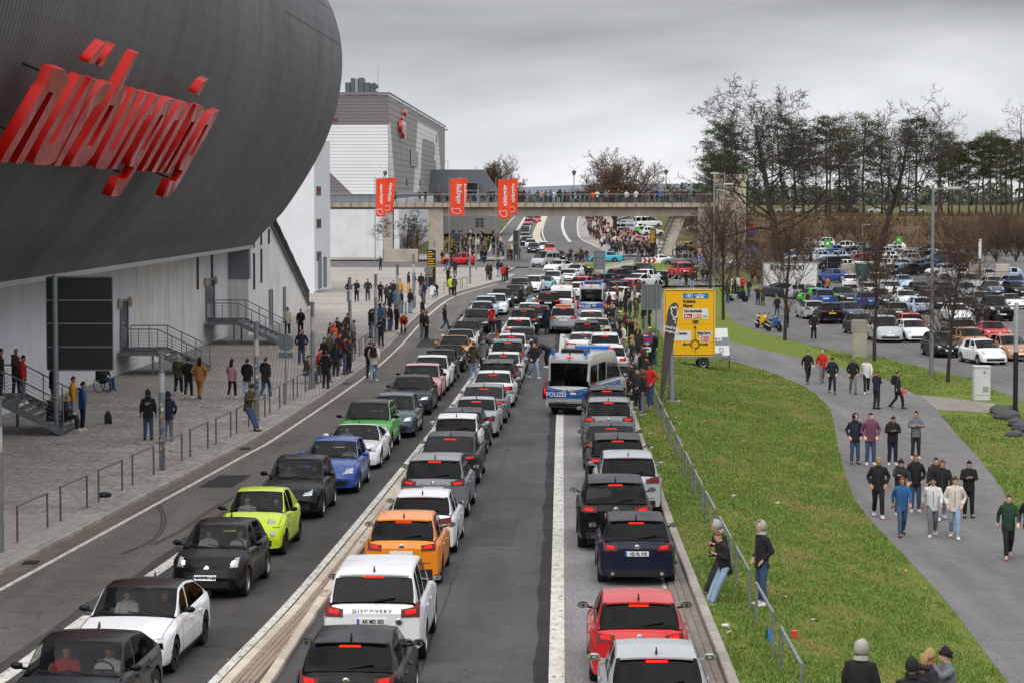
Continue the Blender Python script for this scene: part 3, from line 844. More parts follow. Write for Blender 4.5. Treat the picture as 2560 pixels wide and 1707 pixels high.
ribbon('plaza_pavement', [V((-60, 255, 0)), V((-1.5, 255, 0))], [V((-60, 290.5, 0)), V((.5, 290.5, 0))], .122, PAVER_FAR, 1, n=4, follow=False)
# median between its kerbs
ribbon('median_bed', offset(ML, .4), offset(MR, -.2), .075, JOINT, 1, follow=False)
paving('median_paving', cut(offset(ML, .41), 30, 75), lambda y: .52 - max(0, (y - 43)) * .012, 38, 72, .21, .105, .105, paver_mat('brown median paver', '#a08c7c'), own=300, visible=in_view, left=False)
# gutter setts along the shoulder
paving('gutter_setts', cut(offset(RK, -.67), 30, 100), lambda y: .48, 38, 92, .22, .155, .024, paver_mat('grey gutter sett', '#857a72'), own=300, visible=in_view, left=False)
# ---- lawns, path and parking lot on the falling ground
PATH_L = pix_line([(2640, 1860), (2515, 1704), (2350, 1488), (2156, 1278), (2118, 1200), (2099, 1133), (2080, 1041), (2057, 1003), (1991, 958), (1846, 908), (1742, 886), (1672, 862), (1640, 820), (1632, 790), (1650, 752), (1690, 722)])
PATH_R = pix_line([(3000, 1860), (2770, 1560), (2516, 1240), (2493, 1205), (2432, 1129), (2404, 1100), (2344, 1028), (2301, 989), (2198, 944), (2094, 917), (1991, 893), (1880, 868), (1800, 846), (1745, 818), (1722, 790), (1725, 752), (1752, 722)])
ribbon('path', PATH_L, PATH_R, .035, A_PATH, 5, n=140)
RKo = [p for p in offset(RK, .02)]
lawn_in = cut(RKo, 36, 182)
lawn = ribbon('lawn', lawn_in, PATH_L, .03, LAWN_M, 12, n=150)
LOT_E = pix_line([(2900, 1120), (2700, 1050), (2560, 1006), (2480, 972), (2439, 948), (2335, 927), (2198, 893), (2094, 879), (1991, 855), (1888, 827), (1833, 803), (1812, 772), (1820, 752), (1860, 735), (1900, 715)])
strip = ribbon('lawn', PATH_R, LOT_E, .028, LAWN_M, 5, n=120)
lot_rows = MB()
LOT2 = [V((p.x, p.y, 0)) for p in LOT_E]
ribbon('parking_lot', LOT2, [V((p.x * 1.0 + 75 + (p.y - 90) * .35, p.y + 20, 0)) for p in LOT2], .03, A_LOT, 24, n=90)
ribbon('parking_lot', [V((p.x, p.y, 0)) for p in (LOT_E[-1], V((32, 300, 0)), V((36, 350, 0)), V((40, 440, 0)))], [V((120, LOT_E[-1].y, 0)), V((130, 300, 0)), V((135, 350, 0)), V((140, 440, 0))], .026, A_LOT, 24, n=60)
SIDE = [gp(2301, 989), gp(2400, 998), gp(2484, 1010)]
SIDE2 = [gp(2342, 1026), gp(2440, 1032), gp(2530, 1037)]
ribbon('path', SIDE, SIDE2, .043, asphalt('pale path asphalt', '#8a8379', .15, 0, .1), 2, n=10)
# ---- roundabout and the roads beyond
mb = MB()
mb.add([(11 + 26 * math.cos(t), 285 + 52 * math.sin(t), ground_z(11 + 26 * math.cos(t), 285 + 52 * math.sin(t)) + .012) for t in (2 * math.pi * k / 64 for k in range(64))] + [(11, 285, .02)], [(k, (k + 1) % 64, 64) for k in range(64)])
struct(mb.build('roundabout_road', A_LOT))
ISL = (13.6, 292.0)
mb = MB()
mb.loft([[(ISL[0] + r * 7 * math.cos(t), ISL[1] + r * 17 * math.sin(t), z) for t in (2 * math.pi * k / 48 for k in range(48))] for r, z in ((1.13, .02), (1.13, .16), (1.01, .16))], caps=False)
struct(mb.build('roundabout_kerb', stone('reddish kerb', '#c79a86', .2)))
mb = MB()
mb.loft([[(ISL[0] + r * 7 * math.cos(t), ISL[1] + r * 17 * math.sin(t), z) for t in (2 * math.pi * k / 48 for k in range(48))] for r, z in ((1.02, .155), (.8, .3), (.5, .42), (.02, .48))], caps=False)
struct(mb.build('roundabout_lawn', LAWN_M, smooth=True))
FAR_L = pix_line([(1206, 648), (1238, 597), (1276, 551), (1292, 538)], 4)
FAR_R = pix_line([(1530, 640), (1501, 625), (1451, 595), (1441, 565), (1446, 538)], 4)
ribbon('far_road', FAR_L, FAR_R, .03, A_LOT, 8, n=60)
for pa, w in (([(1222, 630), (1238, 600), (1276, 553), (1290, 539)], .12), ([(1275, 604), (1284, 590), (1300, 566), (1313, 545)], .3), ([(1425, 606), (1411, 585), (1406, 562), (1410, 540)], .3), ([(1364, 606), (1356, 583), (1360, 562), (1368, 542)], .14), ([(1493, 619), (1452, 598), (1444, 575), (1446, 545)], .12)):
	ln = pix_line(pa, 4)
	ribbon('road_line', offset(ln, -w), offset(ln, w), .05, PAINT_W)
ln = pix_line([(1352, 612), (1341, 592), (1347, 570), (1362, 541)], 4)
mb = MB()
mb.loft([[(p.x - .7, p.y, p.z + .03), (p.x - .7, p.y, p.z + .15), (p.x + .7, p.y, p.z + .15), (p.x + .7, p.y, p.z + .03)] for p in ln])
struct(mb.build('median_strip', KERB_L))
ribbon('far_pavement', FAR_R, [p + V((13, 0, 0)) for p in FAR_R], .04, PAVER_FAR, 6, n=60)
# cross street beside the plaza
ribbon('side_street', [V((-70, 290, 0)), V((2, 291, 0))], [V((-70, 319, 0)), V((2, 318, 0))], .135, A_LOT, 2, n=10, follow=False)
ribbon('far_pavement', [V((-70, 319.2, 0)), V((-1, 319.2, 0))], [V((-70, 345, 0)), V((-1, 420, 0))], .25, PAVER_FAR, 3, n=10, follow=False)
for pa in ([(1270, 667), (1330, 671), (1400, 682)], [(1290, 690), (1345, 688), (1390, 683)], [(1490, 690), (1440, 684), (1400, 681)]):
	ln = pix_line(pa, 2)
	ribbon('road_line', offset(ln, -.1), offset(ln, .1), .028, PAINT_W)
bits = MB(); rq = random.Random(8)
for k in range(900):
	x, y = rq.uniform(-16, 16), 38 + 90 * rq.random() ** 1.6; z = ground_z(x, y) + (.125 if x < on_line(EL, y)[0].x - .7 else .045 if x > kerb_x(y) + .3 else .012)
	a, s_ = rq.uniform(0, 6.28), rq.uniform(.008, .028); bits.add([(x + s_ * math.cos(a + q) * (1 if q % 2 < 1 else .6), y + s_ * math.sin(a + q), z + rq.uniform(0, .012)) for q in (0, 1.6, 3.1, 4.7)], [(0, 1, 2, 3)], rq.choice([0, 0, 0, 1]))
tag(bits.build('scattered_litter', [simple('dry leaf litter', '#6a5238', .9), simple('pale litter', '#cfcac0', .8)]), 'scattered leaf bits and paper specks on road and paving', 'litter', None, 'stuff')
TARL = simple('tar joint', '#232223', .6, vary=.3)
for ln, y0, y1, w in ((offset(MR, 2.55), 38, 130, .018), (offset(LL, 1.75), 38, 120, .014)):
	a = [p + V((.06 * mnoise.noise(V((p.y * .6, 2, 0))), 0, 0)) for p in resample(cut(ln, y0, y1), 300)]; ribbon('tar_joint', [p - V((w, 0, 0)) for p in a], [p + V((w, 0, 0)) for p in a], .0065, TARL)
for x, y, w, l in ((-5.6, 139, 1.1, 7.5), (-9.4, 72, 1.0, 3.2), (-1.2, 60, 1.2, 5.0), (-.6, 84, 1.4, 3.0)):
	t = on_line(EL if x < -4 else MR if x < 3 else RK, y)[1] * l; ribbon('tar_patch', [V((x, y, 0)), V((x, y, 0)) + t], [V((x + w, y, 0)), V((x + w, y, 0)) + t], .006 if x < 5 else .041, A_SEAM if x < -4 else A_QUEUE, 1, n=6)
IRON = simple('cast iron grate', '#3a3633', .7, .4, .3, 8)
for y in (57, 83, 112):
	for ln, o_ in ((EL, -.42), (RK, -.42)):
		p, t = on_line(ln, y); q = p + V((t.y, -t.x, 0)) * o_; g_ = base('drain_grate', q); g_['kind'] = 'structure'
		for k in range(6): MB().box((q.x - .17, q.y - .24 + k * .085, ground_z(q.x, q.y) + .008), (q.x + .17, q.y - .19 + k * .085, ground_z(q.x, q.y) + .034)).build('grate_bar', IRON, g_)
# tyre marks and tar patches on the old lane
TYRE = simple('rubber mark', '#3a3734', .8, vary=.4, scale=3)
for pts in ([(-9.5, 58.5), (-9.1, 61), (-9.35, 64.5), (-10.0, 68)], [(-9.0, 60), (-8.6, 63), (-8.4, 66.5), (-8.0, 70)]):
	ln = wl_(pts, .3)
	for d in (-.07, .02):
		a, b = offset(ln, d), offset(ln, d + .055)
		ribbon('tyre_mark', a, b, .0045, TYRE)
# ================================================================ BUILDINGS
def plaster(name, col, streak=.25, blotch=.12):
	s = Nodes(name)
	c = s.mix(1.0, srgb(col), s.ramp(s.noise(.5, 6, .62), [(.3, 1 - blotch), (.7, 1 + blotch * .4)]), 'MULTIPLY')
	st = s.ramp(s.noise(1.1, 5, .65, s.co((1.6, 1.6, .12))), [(.48, 0.), (.78, streak)])
	c = s.mix(st, c, srgb('#77726b'))
	s.set('Base Color', c).set('Roughness', .9).bump(s.noise(30, 3), .15, .005)
	return s.mat
P_LILAC = plaster('pale grey plaster', '#dcdee3', .16)
P_CREAM = plaster('stained pale plaster', '#e6e4e0', .42, .16)
P_TOWER = plaster('tower plaster', '#dadde2', .1, .06)
P_SLATE = plaster('slate grey render', '#7d818a', .1)
CLAD_D = simple('grey cladding', '#7a7478', .55, .2, .07, .5)
CLAD_L = simple('pale cladding', '#e6e6e8', .5, .1, .06, .4)
CLAD_T = simple('taupe cladding', '#9d9895', .55, .2, .08, .5)
STEEL_G = simple('galvanised stair steel', '#83888b', .5, .5, .25, 3)
GLASS_D = simple('dark window glass', '#1b2126', .08, 0, .2, 1.5)
VENT = simple('dark louvre', '#3c4044', .6, .2, .2, 3)
def dome_mat():
	s = Nodes('dark grey standing seam metal')
	c = s.mix(1.0, srgb('#6e6e71'), s.ramp(s.noise(.25, 5, .6, s.co((1, 1, .25))), [(.3, .82), (.7, 1.14)]), 'MULTIPLY')
	v = s.new('ShaderNodeTexVoronoi'); v.inputs['Scale'].default_value = .16
	s.l.new(s.co((1, 1, .5)), v.inputs['Vector'])
	c = s.mix(1.0, c, s.ramp(s.noise(.06, 2, .5), [(.42, .93), (.58, 1.06)]), 'MULTIPLY')
	s.set('Base Color', c).set('Metallic', .35).set('Roughness', s.ramp(s.noise(.7, 5), [(.3, .5), (.7, .66)]))
	return s.mat
# ---- arena: a dark ribbed shell bulging over white walls
A0, A1 = V((-19.1, 34, 0)), V((-15.6, 144, 0))
ADIR = (A1 - A0).normalized(); ANRM = V((ADIR.y, -ADIR.x, 0))
PROF = [(5.7, 0.), (7.65, 1.75), (9.8, 3.2), (11.9, 4.35), (14.2, 5.1), (16.6, 5.4), (18.8, 5.15), (20.9, 4.2), (24, 1.8), (28, -3.4), (31, -10), (32.5, -18)]
def prof(z):
	for (a, u), (b, w) in zip(PROF, PROF[1:]):
		if z <= b:
			i = PROF.index((a, u)); t = (z - a) / (b - a)
			p0 = PROF[max(i - 1, 0)][1]; p3 = PROF[min(i + 2, len(PROF) - 1)][1]
			return .5 * (2 * u + (w - p0) * t + (2 * p0 - 5 * u + 4 * w - p3) * t * t + (3 * u - p0 - 3 * w + p3) * t ** 3)
	return PROF[-1][1]
RE = 15.0
STRAIGHT = (A1 - A0).length
def shell_pt(s, z, bump=0.):
	o = prof(z) + bump
	if s <= STRAIGHT:
		p = A0 + ADIR * s; n = ANRM
	else:
		a = (s - STRAIGHT) / RE
		n = ANRM * math.cos(a) + ADIR * math.sin(a)
		p = A1 - ANRM * RE + n * RE
	return p + n * o + V((0, 0, z))
arena = tag(base('arena', (-24, 100, 0)), 'dark grey ribbed arena shell bulging over pale walls, red lettering across it', 'arena')
zs = [5.7 + (32.5 - 5.7) * (k / 40) for k in range(41)]
mb = MB(); pitch = .40; cols = []
s = 12.0
while s < STRAIGHT + RE * 1.35:
	for f, b in ((0, 0), (.16, 0), (.22, .055), (.94, .055)):
		cols.append((s + f * pitch, b))
	s += pitch
mb.grid([[shell_pt(a, z, b) for z in zs] for a, b in cols])
shell = mb.build('shell', dome_mat(), arena)
for zz in (17.6, 19.6, 21.4):                           # sheet laps near the rounded end
	mb = MB()
	ss = [STRAIGHT - 26 + k for k in range(0, 45)]
	mb.grid([[shell_pt(a, zz, .052), shell_pt(a, zz + .06, .056)] for a in ss])
	mb.build('sheet_lap', simple('dark lap', '#3c3c3e', .6, .3), arena)
mb = MB()
ss = [12 + k * 1.5 for k in range(int((STRAIGHT + RE * 1.3 - 12) / 1.5))]
mb.grid([[shell_pt(a, 5.7, .08) - V((0, 0, .14)), shell_pt(a, 5.7, .1) + V((0, 0, .06))] for a in ss])
mb.grid([[shell_pt(a, 5.7, .08) - V((0, 0, .14)), shell_pt(a, 5.7, -4.5) - V((0, 0, .1))] for a in ss])
mb.build('eave_rim', simple('pale eave flashing', '#b9babc', .5, .3), arena)
# walls below the shell
def wall_x(y): return -22.6 + (y - 45) * .0505
W0, W1 = V((wall_x(30), 30, 0)), V((wall_x(148), 148, 0))
mb = MB()
mb.prism([W0 + V((0, 0, .1)), W1 + V((0, 0, .1)), W1 + V((0, 0, 6.6)), W0 + V((0, 0, 6.6))], (-.4, 0, 0))
mb.build('wall', P_LILAC, arena)
WD = (W1 - W0).normalized(); WN = V((WD.y, -WD.x, 0))
def wpt(y, z, out=0.): return V((wall_x(y), y, z)) + WN * out
panel_m = P_CREAM
for k, (ya, yb) in enumerate(((120.5, 126.8), (126.85, 133.0), (133.05, 139.2))):
	for j, (za, zb) in enumerate(((.5, 2.2), (2.22, 3.5), (3.52, 4.8), (4.82, 6.4))):
		if k == 0 and j == 3: continue
		mb = MB(); s0 = -.7 + j * .35 if k == 0 else 0
		q = [wpt(ya + s0, za, .02), wpt(yb, za, .02), wpt(yb, zb, .02), wpt(ya + s0 + (.3 if k == 0 else 0), zb, .02)]
		mb.prism(q, -WN * .04); mb.build('wall_panel', panel_m, arena)
mb = MB(); mb.prism([wpt(120.8, 4.82, .02), wpt(126.8, 4.82, .02), wpt(126.8, 6.3, .02), wpt(121.3, 6.3, .02)], -WN * .04); mb.build('wall_panel', panel_m, arena)
mb = MB(); mb.prism([wpt(34, .12, .05), wpt(146, .12, .05), wpt(146, .5, .05), wpt(34, .5, .05)], -WN * .1); mb.build('plinth', P_CREAM, arena)
def louvre(p, right, h, w, parent, nslat=10):
	"""slatted vent: frame with slats, p at its lower middle"""
	fr = MB(); n = V((right.y, -right.x, 0))
	for a in (-1, 1): fr.beam(p + right * (a * w / 2) + n * .03, p + right * (a * w / 2) + n * .03 + V((0, 0, h)), .05, .07)
	fr.beam(p - right * (w / 2) + n * .03, p + right * (w / 2) + n * .03, .07, .05); fr.beam(p - right * (w / 2) + n * .03 + V((0, 0, h)), p + right * (w / 2) + n * .03 + V((0, 0, h)), .07, .05)
	f = fr.build('vent', VENT, parent)
	for i in range(nslat):
		z = h * (i + .5) / nslat; mb = MB()
		mb.beam(p - right * (w / 2) + n * .02 + V((0, 0, z)), p + right * (w / 2) + n * .02 + V((0, 0, z)), .05, h / nslat * .45); mb.build('slat', VENT, f)
for y in (137.5, 142.2): louvre(wpt(y, 3.4, .03), WD, 2.0, .32, arena, 9)
def door(p, right, w, h, parent, mat=None, leaf=1):
	n = V((right.y, -right.x, 0)); mb = MB()
	for a in (-1, 1): mb.beam(p + right * (a * w / 2) + n * .04, p + right * (a * w / 2) + n * .04 + V((0, 0, h)), .09, .1)
	mb.beam(p - right * (w / 2 + .045) + n * .04 + V((0, 0, h)), p + right * (w / 2 + .045) + n * .04 + V((0, 0, h)), .1, .09)
	d = mb.build('door', STEEL_G, parent)
	for i in range(leaf):
		lw = (w - .1) / leaf; c = p + right * (-w / 2 + .05 + lw * (i + .5)) + n * .015; mb = MB()
		mb.prism([c - right * (lw / 2 - .02), c + right * (lw / 2 - .02), c + right * (lw / 2 - .02) + V((0, 0, h - .06)), c - right * (lw / 2 - .02) + V((0, 0, h - .06))], n * .03)
		mb.build('door_leaf', mat or GLASS_D, d)
		mb = MB(); mb.beam(c + right * (lw * .35) + n * .07 + V((0, 0, .9)), c + right * (lw * .35) + n * .07 + V((0, 0, 1.3)), .03, .03); mb.build('handle', GALV, d)
	return d
def wall_lamp(p, parent):
	mb = MB(); mb.ball((0, 0, 0), (.13, .2, .26), 12, 8); mb.xf(Matrix.Translation(p)); mb.build('wall_lamp', simple('frosted bulkhead lamp', '#b9a58c', .5), parent, smooth=True)
def stair(y, width, height, n_step, out0, parent, name='stair', label=''):
	"""steel platform at the wall with steps running out to the plaza"""
	x0 = wall_x(y); z0 = .12
	root = tag(base(name, (x0, y, z0)), label, 'stairs', 'steel stairs along the arena wall')
	hw = width / 2; xp = x0 + out0
	mb = MB(); mb.box((x0 + .08, y - hw, z0 + height - .22), (xp, y + hw, z0 + height - .03)); mb.build('platform', STEEL_G, root)
	mb = MB(); mb.box((x0 + .1, y - hw + .03, z0 + height - .029), (xp - .02, y + hw - .03, z0 + height)); mb.build('deck', simple('grating', '#5a5f62', .6, .5, .3, 20), root)
	run = .30; xe = xp + run * n_step
	for i in range(n_step):
		z = z0 + height * (1 - (i + 1) / (n_step + 1)); mb = MB()
		mb.box((xp + run * i + .01, y - hw + .05, z - .04), (xp + run * (i + 1) + .02, y + hw - .05, z)); mb.build('step', STEEL_G, root)
	for sy in (-hw, hw):
		mb = MB(); mb.beam((xp - .02, y + sy, z0 + height - .12), (xe, y + sy, z0 + .1), .06, .24); mb.build('stringer', STEEL_G, root)
	for sy in (-hw, hw):
		top = [V((x0 + .1, y + sy, z0 + height)), V((xp, y + sy, z0 + height)), V((xe, y + sy, z0 + height / (n_step + 1)))]
		for (a, b), k in (((top[0], top[1]), 2), ((top[1], top[2]), 3)):
			for i in range(k + 1):
				q = a.lerp(b, i / k)
				if i == 0 and k == 3: continue
				mb = MB(); mb.cyl(q - V((0, 0, .1)), q + V((0, 0, 1.02)), .024, n=6); mb.build('post', STEEL_G, root)
		mb = MB(); mb.tube([t + V((0, 0, 1.04)) for t in top], .03, 6); mb.build('handrail', STEEL_G, root)
		for h in (.14, .28, .42, .56, .70, .84):
			mb = MB(); mb.tube([t + V((0, 0, h)) for t in top], .009, 4); mb.build('railing_bar', STEEL_G, root)
	for q in (y - hw + .1, y + hw - .2):
		mb = MB(); mb.box((xp - .3, q, z0 - .02), (xp - .2, q + .1, z0 + height - .2)); mb.build('support', STEEL_G, root)
	return root
for y, w, h, lab in ((88.3, 3.6, 1.25, 'crowded steel stair at the arena wall, people standing and sitting on it'), (117.6, 3.4, 1.15, 'empty steel stair to the single glass door of the arena'), (141.5, 4.2, 1.35, 'wide steel stair to the double door by the slate block')):
	stair(y, w, h, 8 if h > 1.3 else 7, 2.2 if y < 100 else 1.9, arena, 'steel_stair', lab)
	door(wpt(y, h + .12, .02), WD, 2.6 if y > 130 else 1.5, 2.35, arena, None, 2 if y > 130 else 1)
	for dy in (-1.2, 1.2): wall_lamp(wpt(y + dy * (1.4 if y > 130 else 1), h + 2.35, .1), arena)
# step-out block and the white wall beyond it
X1 = wall_x(148)
mb = MB(); mb.box((X1 - 3, 148.1, .1), (-16.15, 149, 3.6)); mb.build('end_wall', P_CREAM, arena)
mb = MB(); mb.box((X1 - 3, 148.0, 3.6), (-16.1, 149, 7.2)); mb.build('slate_block', P_SLATE, arena)
SW0, SW1 = V((-16.15, 149, 0)), V((-15.35, 183, 0))
SWD = (SW1 - SW0).normalized(); SWN = V((SWD.y, -SWD.x, 0))
stw = tag(base('stair_wall', (-16, 165, 0)), 'tall pale wall with slatted vents below a climbing dark stair railing', 'wall')
def sw(y, z, o=0.): return SW0 + SWD * ((y - 149) / SWD.y) + V((0, 0, z)) + SWN * o
def sw_top(y): return 8.6 - (y - 152) * .272 if y > 152 else 8.6
mb = MB()
poly = [sw(149, .1), sw(183, .1), sw(183, .25)] + [sw(y, max(.25, sw_top(y))) for y in (182, 176, 170, 164, 158, 152)] + [sw(149, 8.6)]
mb.prism(poly, -SWN * .5); mb.build('wall', P_CREAM, stw)
for y, z, h in ((150.6, 5.5, 2.6), (150.6, 2.9, 2.2), (154.2, 5.6, 2.0), (154.2, 3.2, 2.1), (158.2, 5.6, .9)): louvre(sw(y, z, .03), SWD, h, .42, stw, 10)
door(sw(159, .2, .02), SWD, 1.5, 2.3, stw, P_SLATE); door(sw(166.5, .2, .02), SWD, .9, 2.2, stw, P_SLATE)
mb = MB(); mb.prism([sw(149.5, .12, .03), sw(182, .12, .03), sw(182, .3, .03), sw(149.5, .9, .03)], -SWN * .05); mb.build('plinth', P_LILAC, stw)
seg = [152 + 3.75 * k for k in range(9)]
DKST = simple('dark stair steel', '#3d4145', .55, .4, .2, 4)
for k, (a, b) in enumerate(zip(seg, seg[1:])):
	za, zb = sw_top(a), sw_top(b)
	m = a + (b - a) * .8
	pts = [sw(a, za + 1.1, .12), sw(m, zb + 1.1 + .05, .12), sw(b, zb + 1.1, .12)]
	mb = MB(); mb.tube(pts, .045, 5); mb.build('handrail', DKST, stw)
	mb = MB(); mb.beam(sw(a, za + .1, .1), sw(b, zb + .1, .1), .12, .3); mb.build('stringer', DKST, stw)
	for i in range(9):
		y = a + (b - a) * i / 9; z = sw_top(y); mb = MB()
		mb.beam(sw(y, z, .12), sw(y, z + 1.12, .12), .05, .05); mb.build('baluster', DKST, stw)
# ---- light grey tower
tower = tag(base('tower_block', (-20, 216, 0)), 'plain light grey tower block with three tiny square windows', 'building')
TX = -17.4
mb = MB(); q = [V((TX, 213, .1)), V((TX + .65, 223, .1)), V((TX - 8, 226, .1)), V((TX - 12, 216, .1))]
mb.prism(q, (0, 0, 13.6)); mb.build('wall', P_TOWER, tower)
def tw(f, z, o=0.): return q[0].lerp(q[1], f) + V((0, 0, z)) + V((1, -.065, 0)) * o
for z in (2.8, 5.7, 8.6):
	mb = MB(); mb.prism([tw(.12, z, .02), tw(.42, z, .02), tw(.42, z + .85, .02), tw(.12, z + .85, .02)], (-.06, 0, 0)); w = mb.build('window', STEEL_G, tower)
	mb = MB(); mb.prism([tw(.16, z + .1, .03), tw(.38, z + .1, .03), tw(.38, z + .75, .03), tw(.16, z + .75, .03)], (-.02, 0, 0)); mb.build('pane', GLASS_D, w)
for f in (.3, .62): door(tw(f, .12, .02), (q[1] - q[0]).normalized(), 1.4, 2.9, tower, P_SLATE)
mb = MB(); mb.prism([q[0] + V((-.1, -.1, 0)), q[1] + V((.1, 0, 0)), q[1] + V((.1, 0, .3)), q[0] + V((.1, -.1, .3))], (-.2, 0, 0)); mb.build('plinth', P_LILAC, tower)
# ---- large clad hall beyond the bridge
def clip(poly, axis, val, keep_less):
	out = []
	for i in range(len(poly)):
		a, b = poly[i], poly[(i + 1) % len(poly)]
		ia, ib = (a[axis] <= val) == keep_less, (b[axis] <= val) == keep_less
		if ia: out.append(a)
		if ia != ib:
			t = (val - a[axis]) / (b[axis] - a[axis])
			out.append((a[0] + (b[0] - a[0]) * t, a[1] + (b[1] - a[1]) * t))
	return out
def cell(poly, x0, x1, y0, y1):
	for ax, v, less in ((0, x0, False), (0, x1, True), (1, y0, False), (1, y1, True)):
		if len(poly) < 3: return []
		poly = clip(poly, ax, v, less)
	return poly
HN, HF = at(971, 483, 335), at(1112, 487, 498)
HN.z = HF.z = 0; H_TOP, H_BOT = 22.6, 8.9
hall = tag(base('clad_hall', (HN.x - 10, 360, 0)), 'big box hall clad in grey and white panels with red sign', 'building')
HL = V((HN.x - 34, 337, 0))
mb = MB(); mb.prism([HN + V((-.15, .15, .2)), HF + V((-.15, 0, .2)), HF + V((-34, 0, .2)), HL + V((0, .2, .2))], (0, 0, H_TOP - .4)); mb.build('core', P_SLATE, hall)
# face towards the camera: (u metres from the corner leftwards, z)
def front(u, z, o=0.): 
	d = (HL - HN).normalized(); return HN + d * u + V((0, 0, z)) + V((0, -1, 0)) * o
def side(u, z, o=0.):
	d = (HF - HN).normalized(); return HN + d * u + V((0, 0, z)) + V((d.y, -d.x, 0)) * o
rows = [H_BOT + (H_TOP - H_BOT) * k / 30 for k in range(31)]
slope = [(0, 8.9), (4.9, 8.9), (8.5, 12.5), (12.5, 15.9), (16, 17.2), (34, 17.2), (34, 8.9)]
white = [(0, 20.0 - 3.2), (0, 8.9), (5.6, 8.9), (34, 8.9), (34, 16.8)]
W_TOP = 17.9 + .6
def front_white_upper(z): return W_TOP
for a, b in zip(rows, rows[1:]):
	g = .02
	if a >= W_TOP - .3: lay = [([(0, a), (34, a), (34, b), (0, b)], CLAD_D)]
	else:
		def edge(z):                        # where the white ends and the lower grey begins
			pts = [(8.9, 5.0), (12.4, 8.6), (14.6, 12.6), (15.9, 15.2), (16.2, 34), (30, 34)]
			for (z0, u0), (z1, u1) in zip(pts, pts[1:]):
				if z0 <= z <= z1: return u0 + (u1 - u0) * (z - z0) / (z1 - z0)
			return 34
		ea, eb = edge(a), edge(b)
		lay = [([(0, a), (ea, a), (eb, b), (0, b)], CLAD_L)]
		if ea < 33.5: lay.append(([(ea, a), (34, a), (34, b), (eb, b)], CLAD_D))
	for poly, m in lay:
		mb = MB(); mb.prism([front(u, z + (g if z == a else -g)) for u, z in poly], (0, -.06, 0)); mb.build('panel', m, hall)
SL = (HF - HN).length
def side_u(px):                       # distance along the side face for a photograph column
	d = (HF - HN).normalized(); k = (px - CX) / F_PX
	c = math.cos(PITCH)
	return (k * HN.y - HN.x) / (d.x - k * d.y)
def spx(px, py):
	u = side_u(px); p = side(u, 0); k = F_PX / p.y
	return (u, CAM_H + (490 - py) / k)
wshape = [[spx(971, 310), spx(976, 312), spx(985, 446), spx(985, 480), spx(971, 480)],
          [spx(1033, 482), spx(1044, 305), spx(1094, 331), spx(1093, 360), spx(1056, 347), spx(1048, 478)],
          [spx(1086, 356), spx(1094, 331), spx(1101, 427), spx(1111, 429), spx(1111, 459), spx(1092, 458)]]
ncol, nrow = 13, 16
cu = [SL * k / ncol for k in range(ncol + 1)]; rz = [H_BOT + (H_TOP - H_BOT) * k / nrow for k in range(nrow + 1)]
for i in range(ncol):
	for j in range(nrow):
		x0, x1, y0, y1 = cu[i] + .06, cu[i + 1] - .06, rz[j] + .025, rz[j + 1] - .025
		mb = MB(); mb.prism([side(u, z) for u, z in ((x0, y0), (x1, y0), (x1, y1), (x0, y1))], V((WN.x, WN.y, 0)) * .06); mb.build('panel', CLAD_T, hall)
		for sh in wshape:
			c = cell(sh, x0, x1, y0, y1)
			if len(c) >= 3:
				mb = MB(); mb.prism([side(u, z, .064) for u, z in c], V((WN.x, WN.y, 0)) * .012); mb.build('panel', CLAD_L, hall)
mb = MB(); u0, u1 = side_u(1025), side_u(1043)
va = spx(1025, 416)[1]; vb = spx(1043, 381)[1]
n_ = V((WN.x, WN.y, 0))
mb.prism([side(u0, va, .08), side(u1, va, .08), side(u1, vb, .08), side(u0, vb, .08)], n_ * .1); f = mb.build('vent', VENT, hall)
for k in range(11):
	z = va + (vb - va) * (k + .5) / 11; mb = MB(); mb.beam(side(u0, z, .2), side(u1, z, .2), .06, (vb - va) / 26); mb.build('slat', CLAD_L, f)
for px, py in ((1085.5, 357), (1085.5, 396), (1085.5, 436), (1085.5, 478), (1048.5, 459), (1016, 457)):
	u, z = spx(px, py); mb = MB(); s_ = 1.6 if px > 1050 else 1.2
	mb.prism([side(u - s_, z - .45, .09), side(u + s_, z - .45, .09), side(u + s_, z + .5, .09), side(u - s_, z + .5, .09)], n_ * .05); mb.build('window', GLASS_D, hall)
mb = MB(); mb.loft([[front(34, H_TOP, .3), front(34, H_TOP + .35, .3)], [front(0, H_TOP, .3) + V((.25, 0, 0)), front(0, H_TOP + .35, .3) + V((.25, 0, 0))], [side(SL, H_TOP, .3), side(SL, H_TOP + .35, .3)]], closed=False, caps=False); mb.build('parapet', CLAD_D, hall)
for k in range(9):
	u = SL * (k + .6) / 9.5; mb = MB(); mb.beam(side(u, H_TOP - .75, .3), side(u, H_TOP - .75, 1.3), .12, .1); mb.box(tuple(side(u, H_TOP - .85, 1.1) - V((.3, .5, .1))), tuple(side(u, H_TOP - .85, 1.1) + V((.3, .5, .15)))); mb.build('floodlight', STEEL_G, hall)
RED = simple('red sign enamel', '#c8201c', .3, 0, .1, 2, coat=.6)
for o in (lettering('ring', side(side_u(993), spx(993, 313)[1], .5), (HF - HN), (0, 0, 1), 3.6, RED, hall, .25, 'LEFT', .2, .05, 'sign_letters', 1.55),
          lettering('\u00b0', side(side_u(1004), spx(1004, 300)[1], .5), (HF - HN), (0, 0, 1), 3.4, RED, hall, .25, 'LEFT', .2, .05, 'sign_letters', 1.3),
          lettering('K', front(7.2, 20.3, .3), (1, 0, 0), (0, 0, 1), 3.4, RED, hall, .2, 'RIGHT', 0, .05, 'sign_letters')): pass
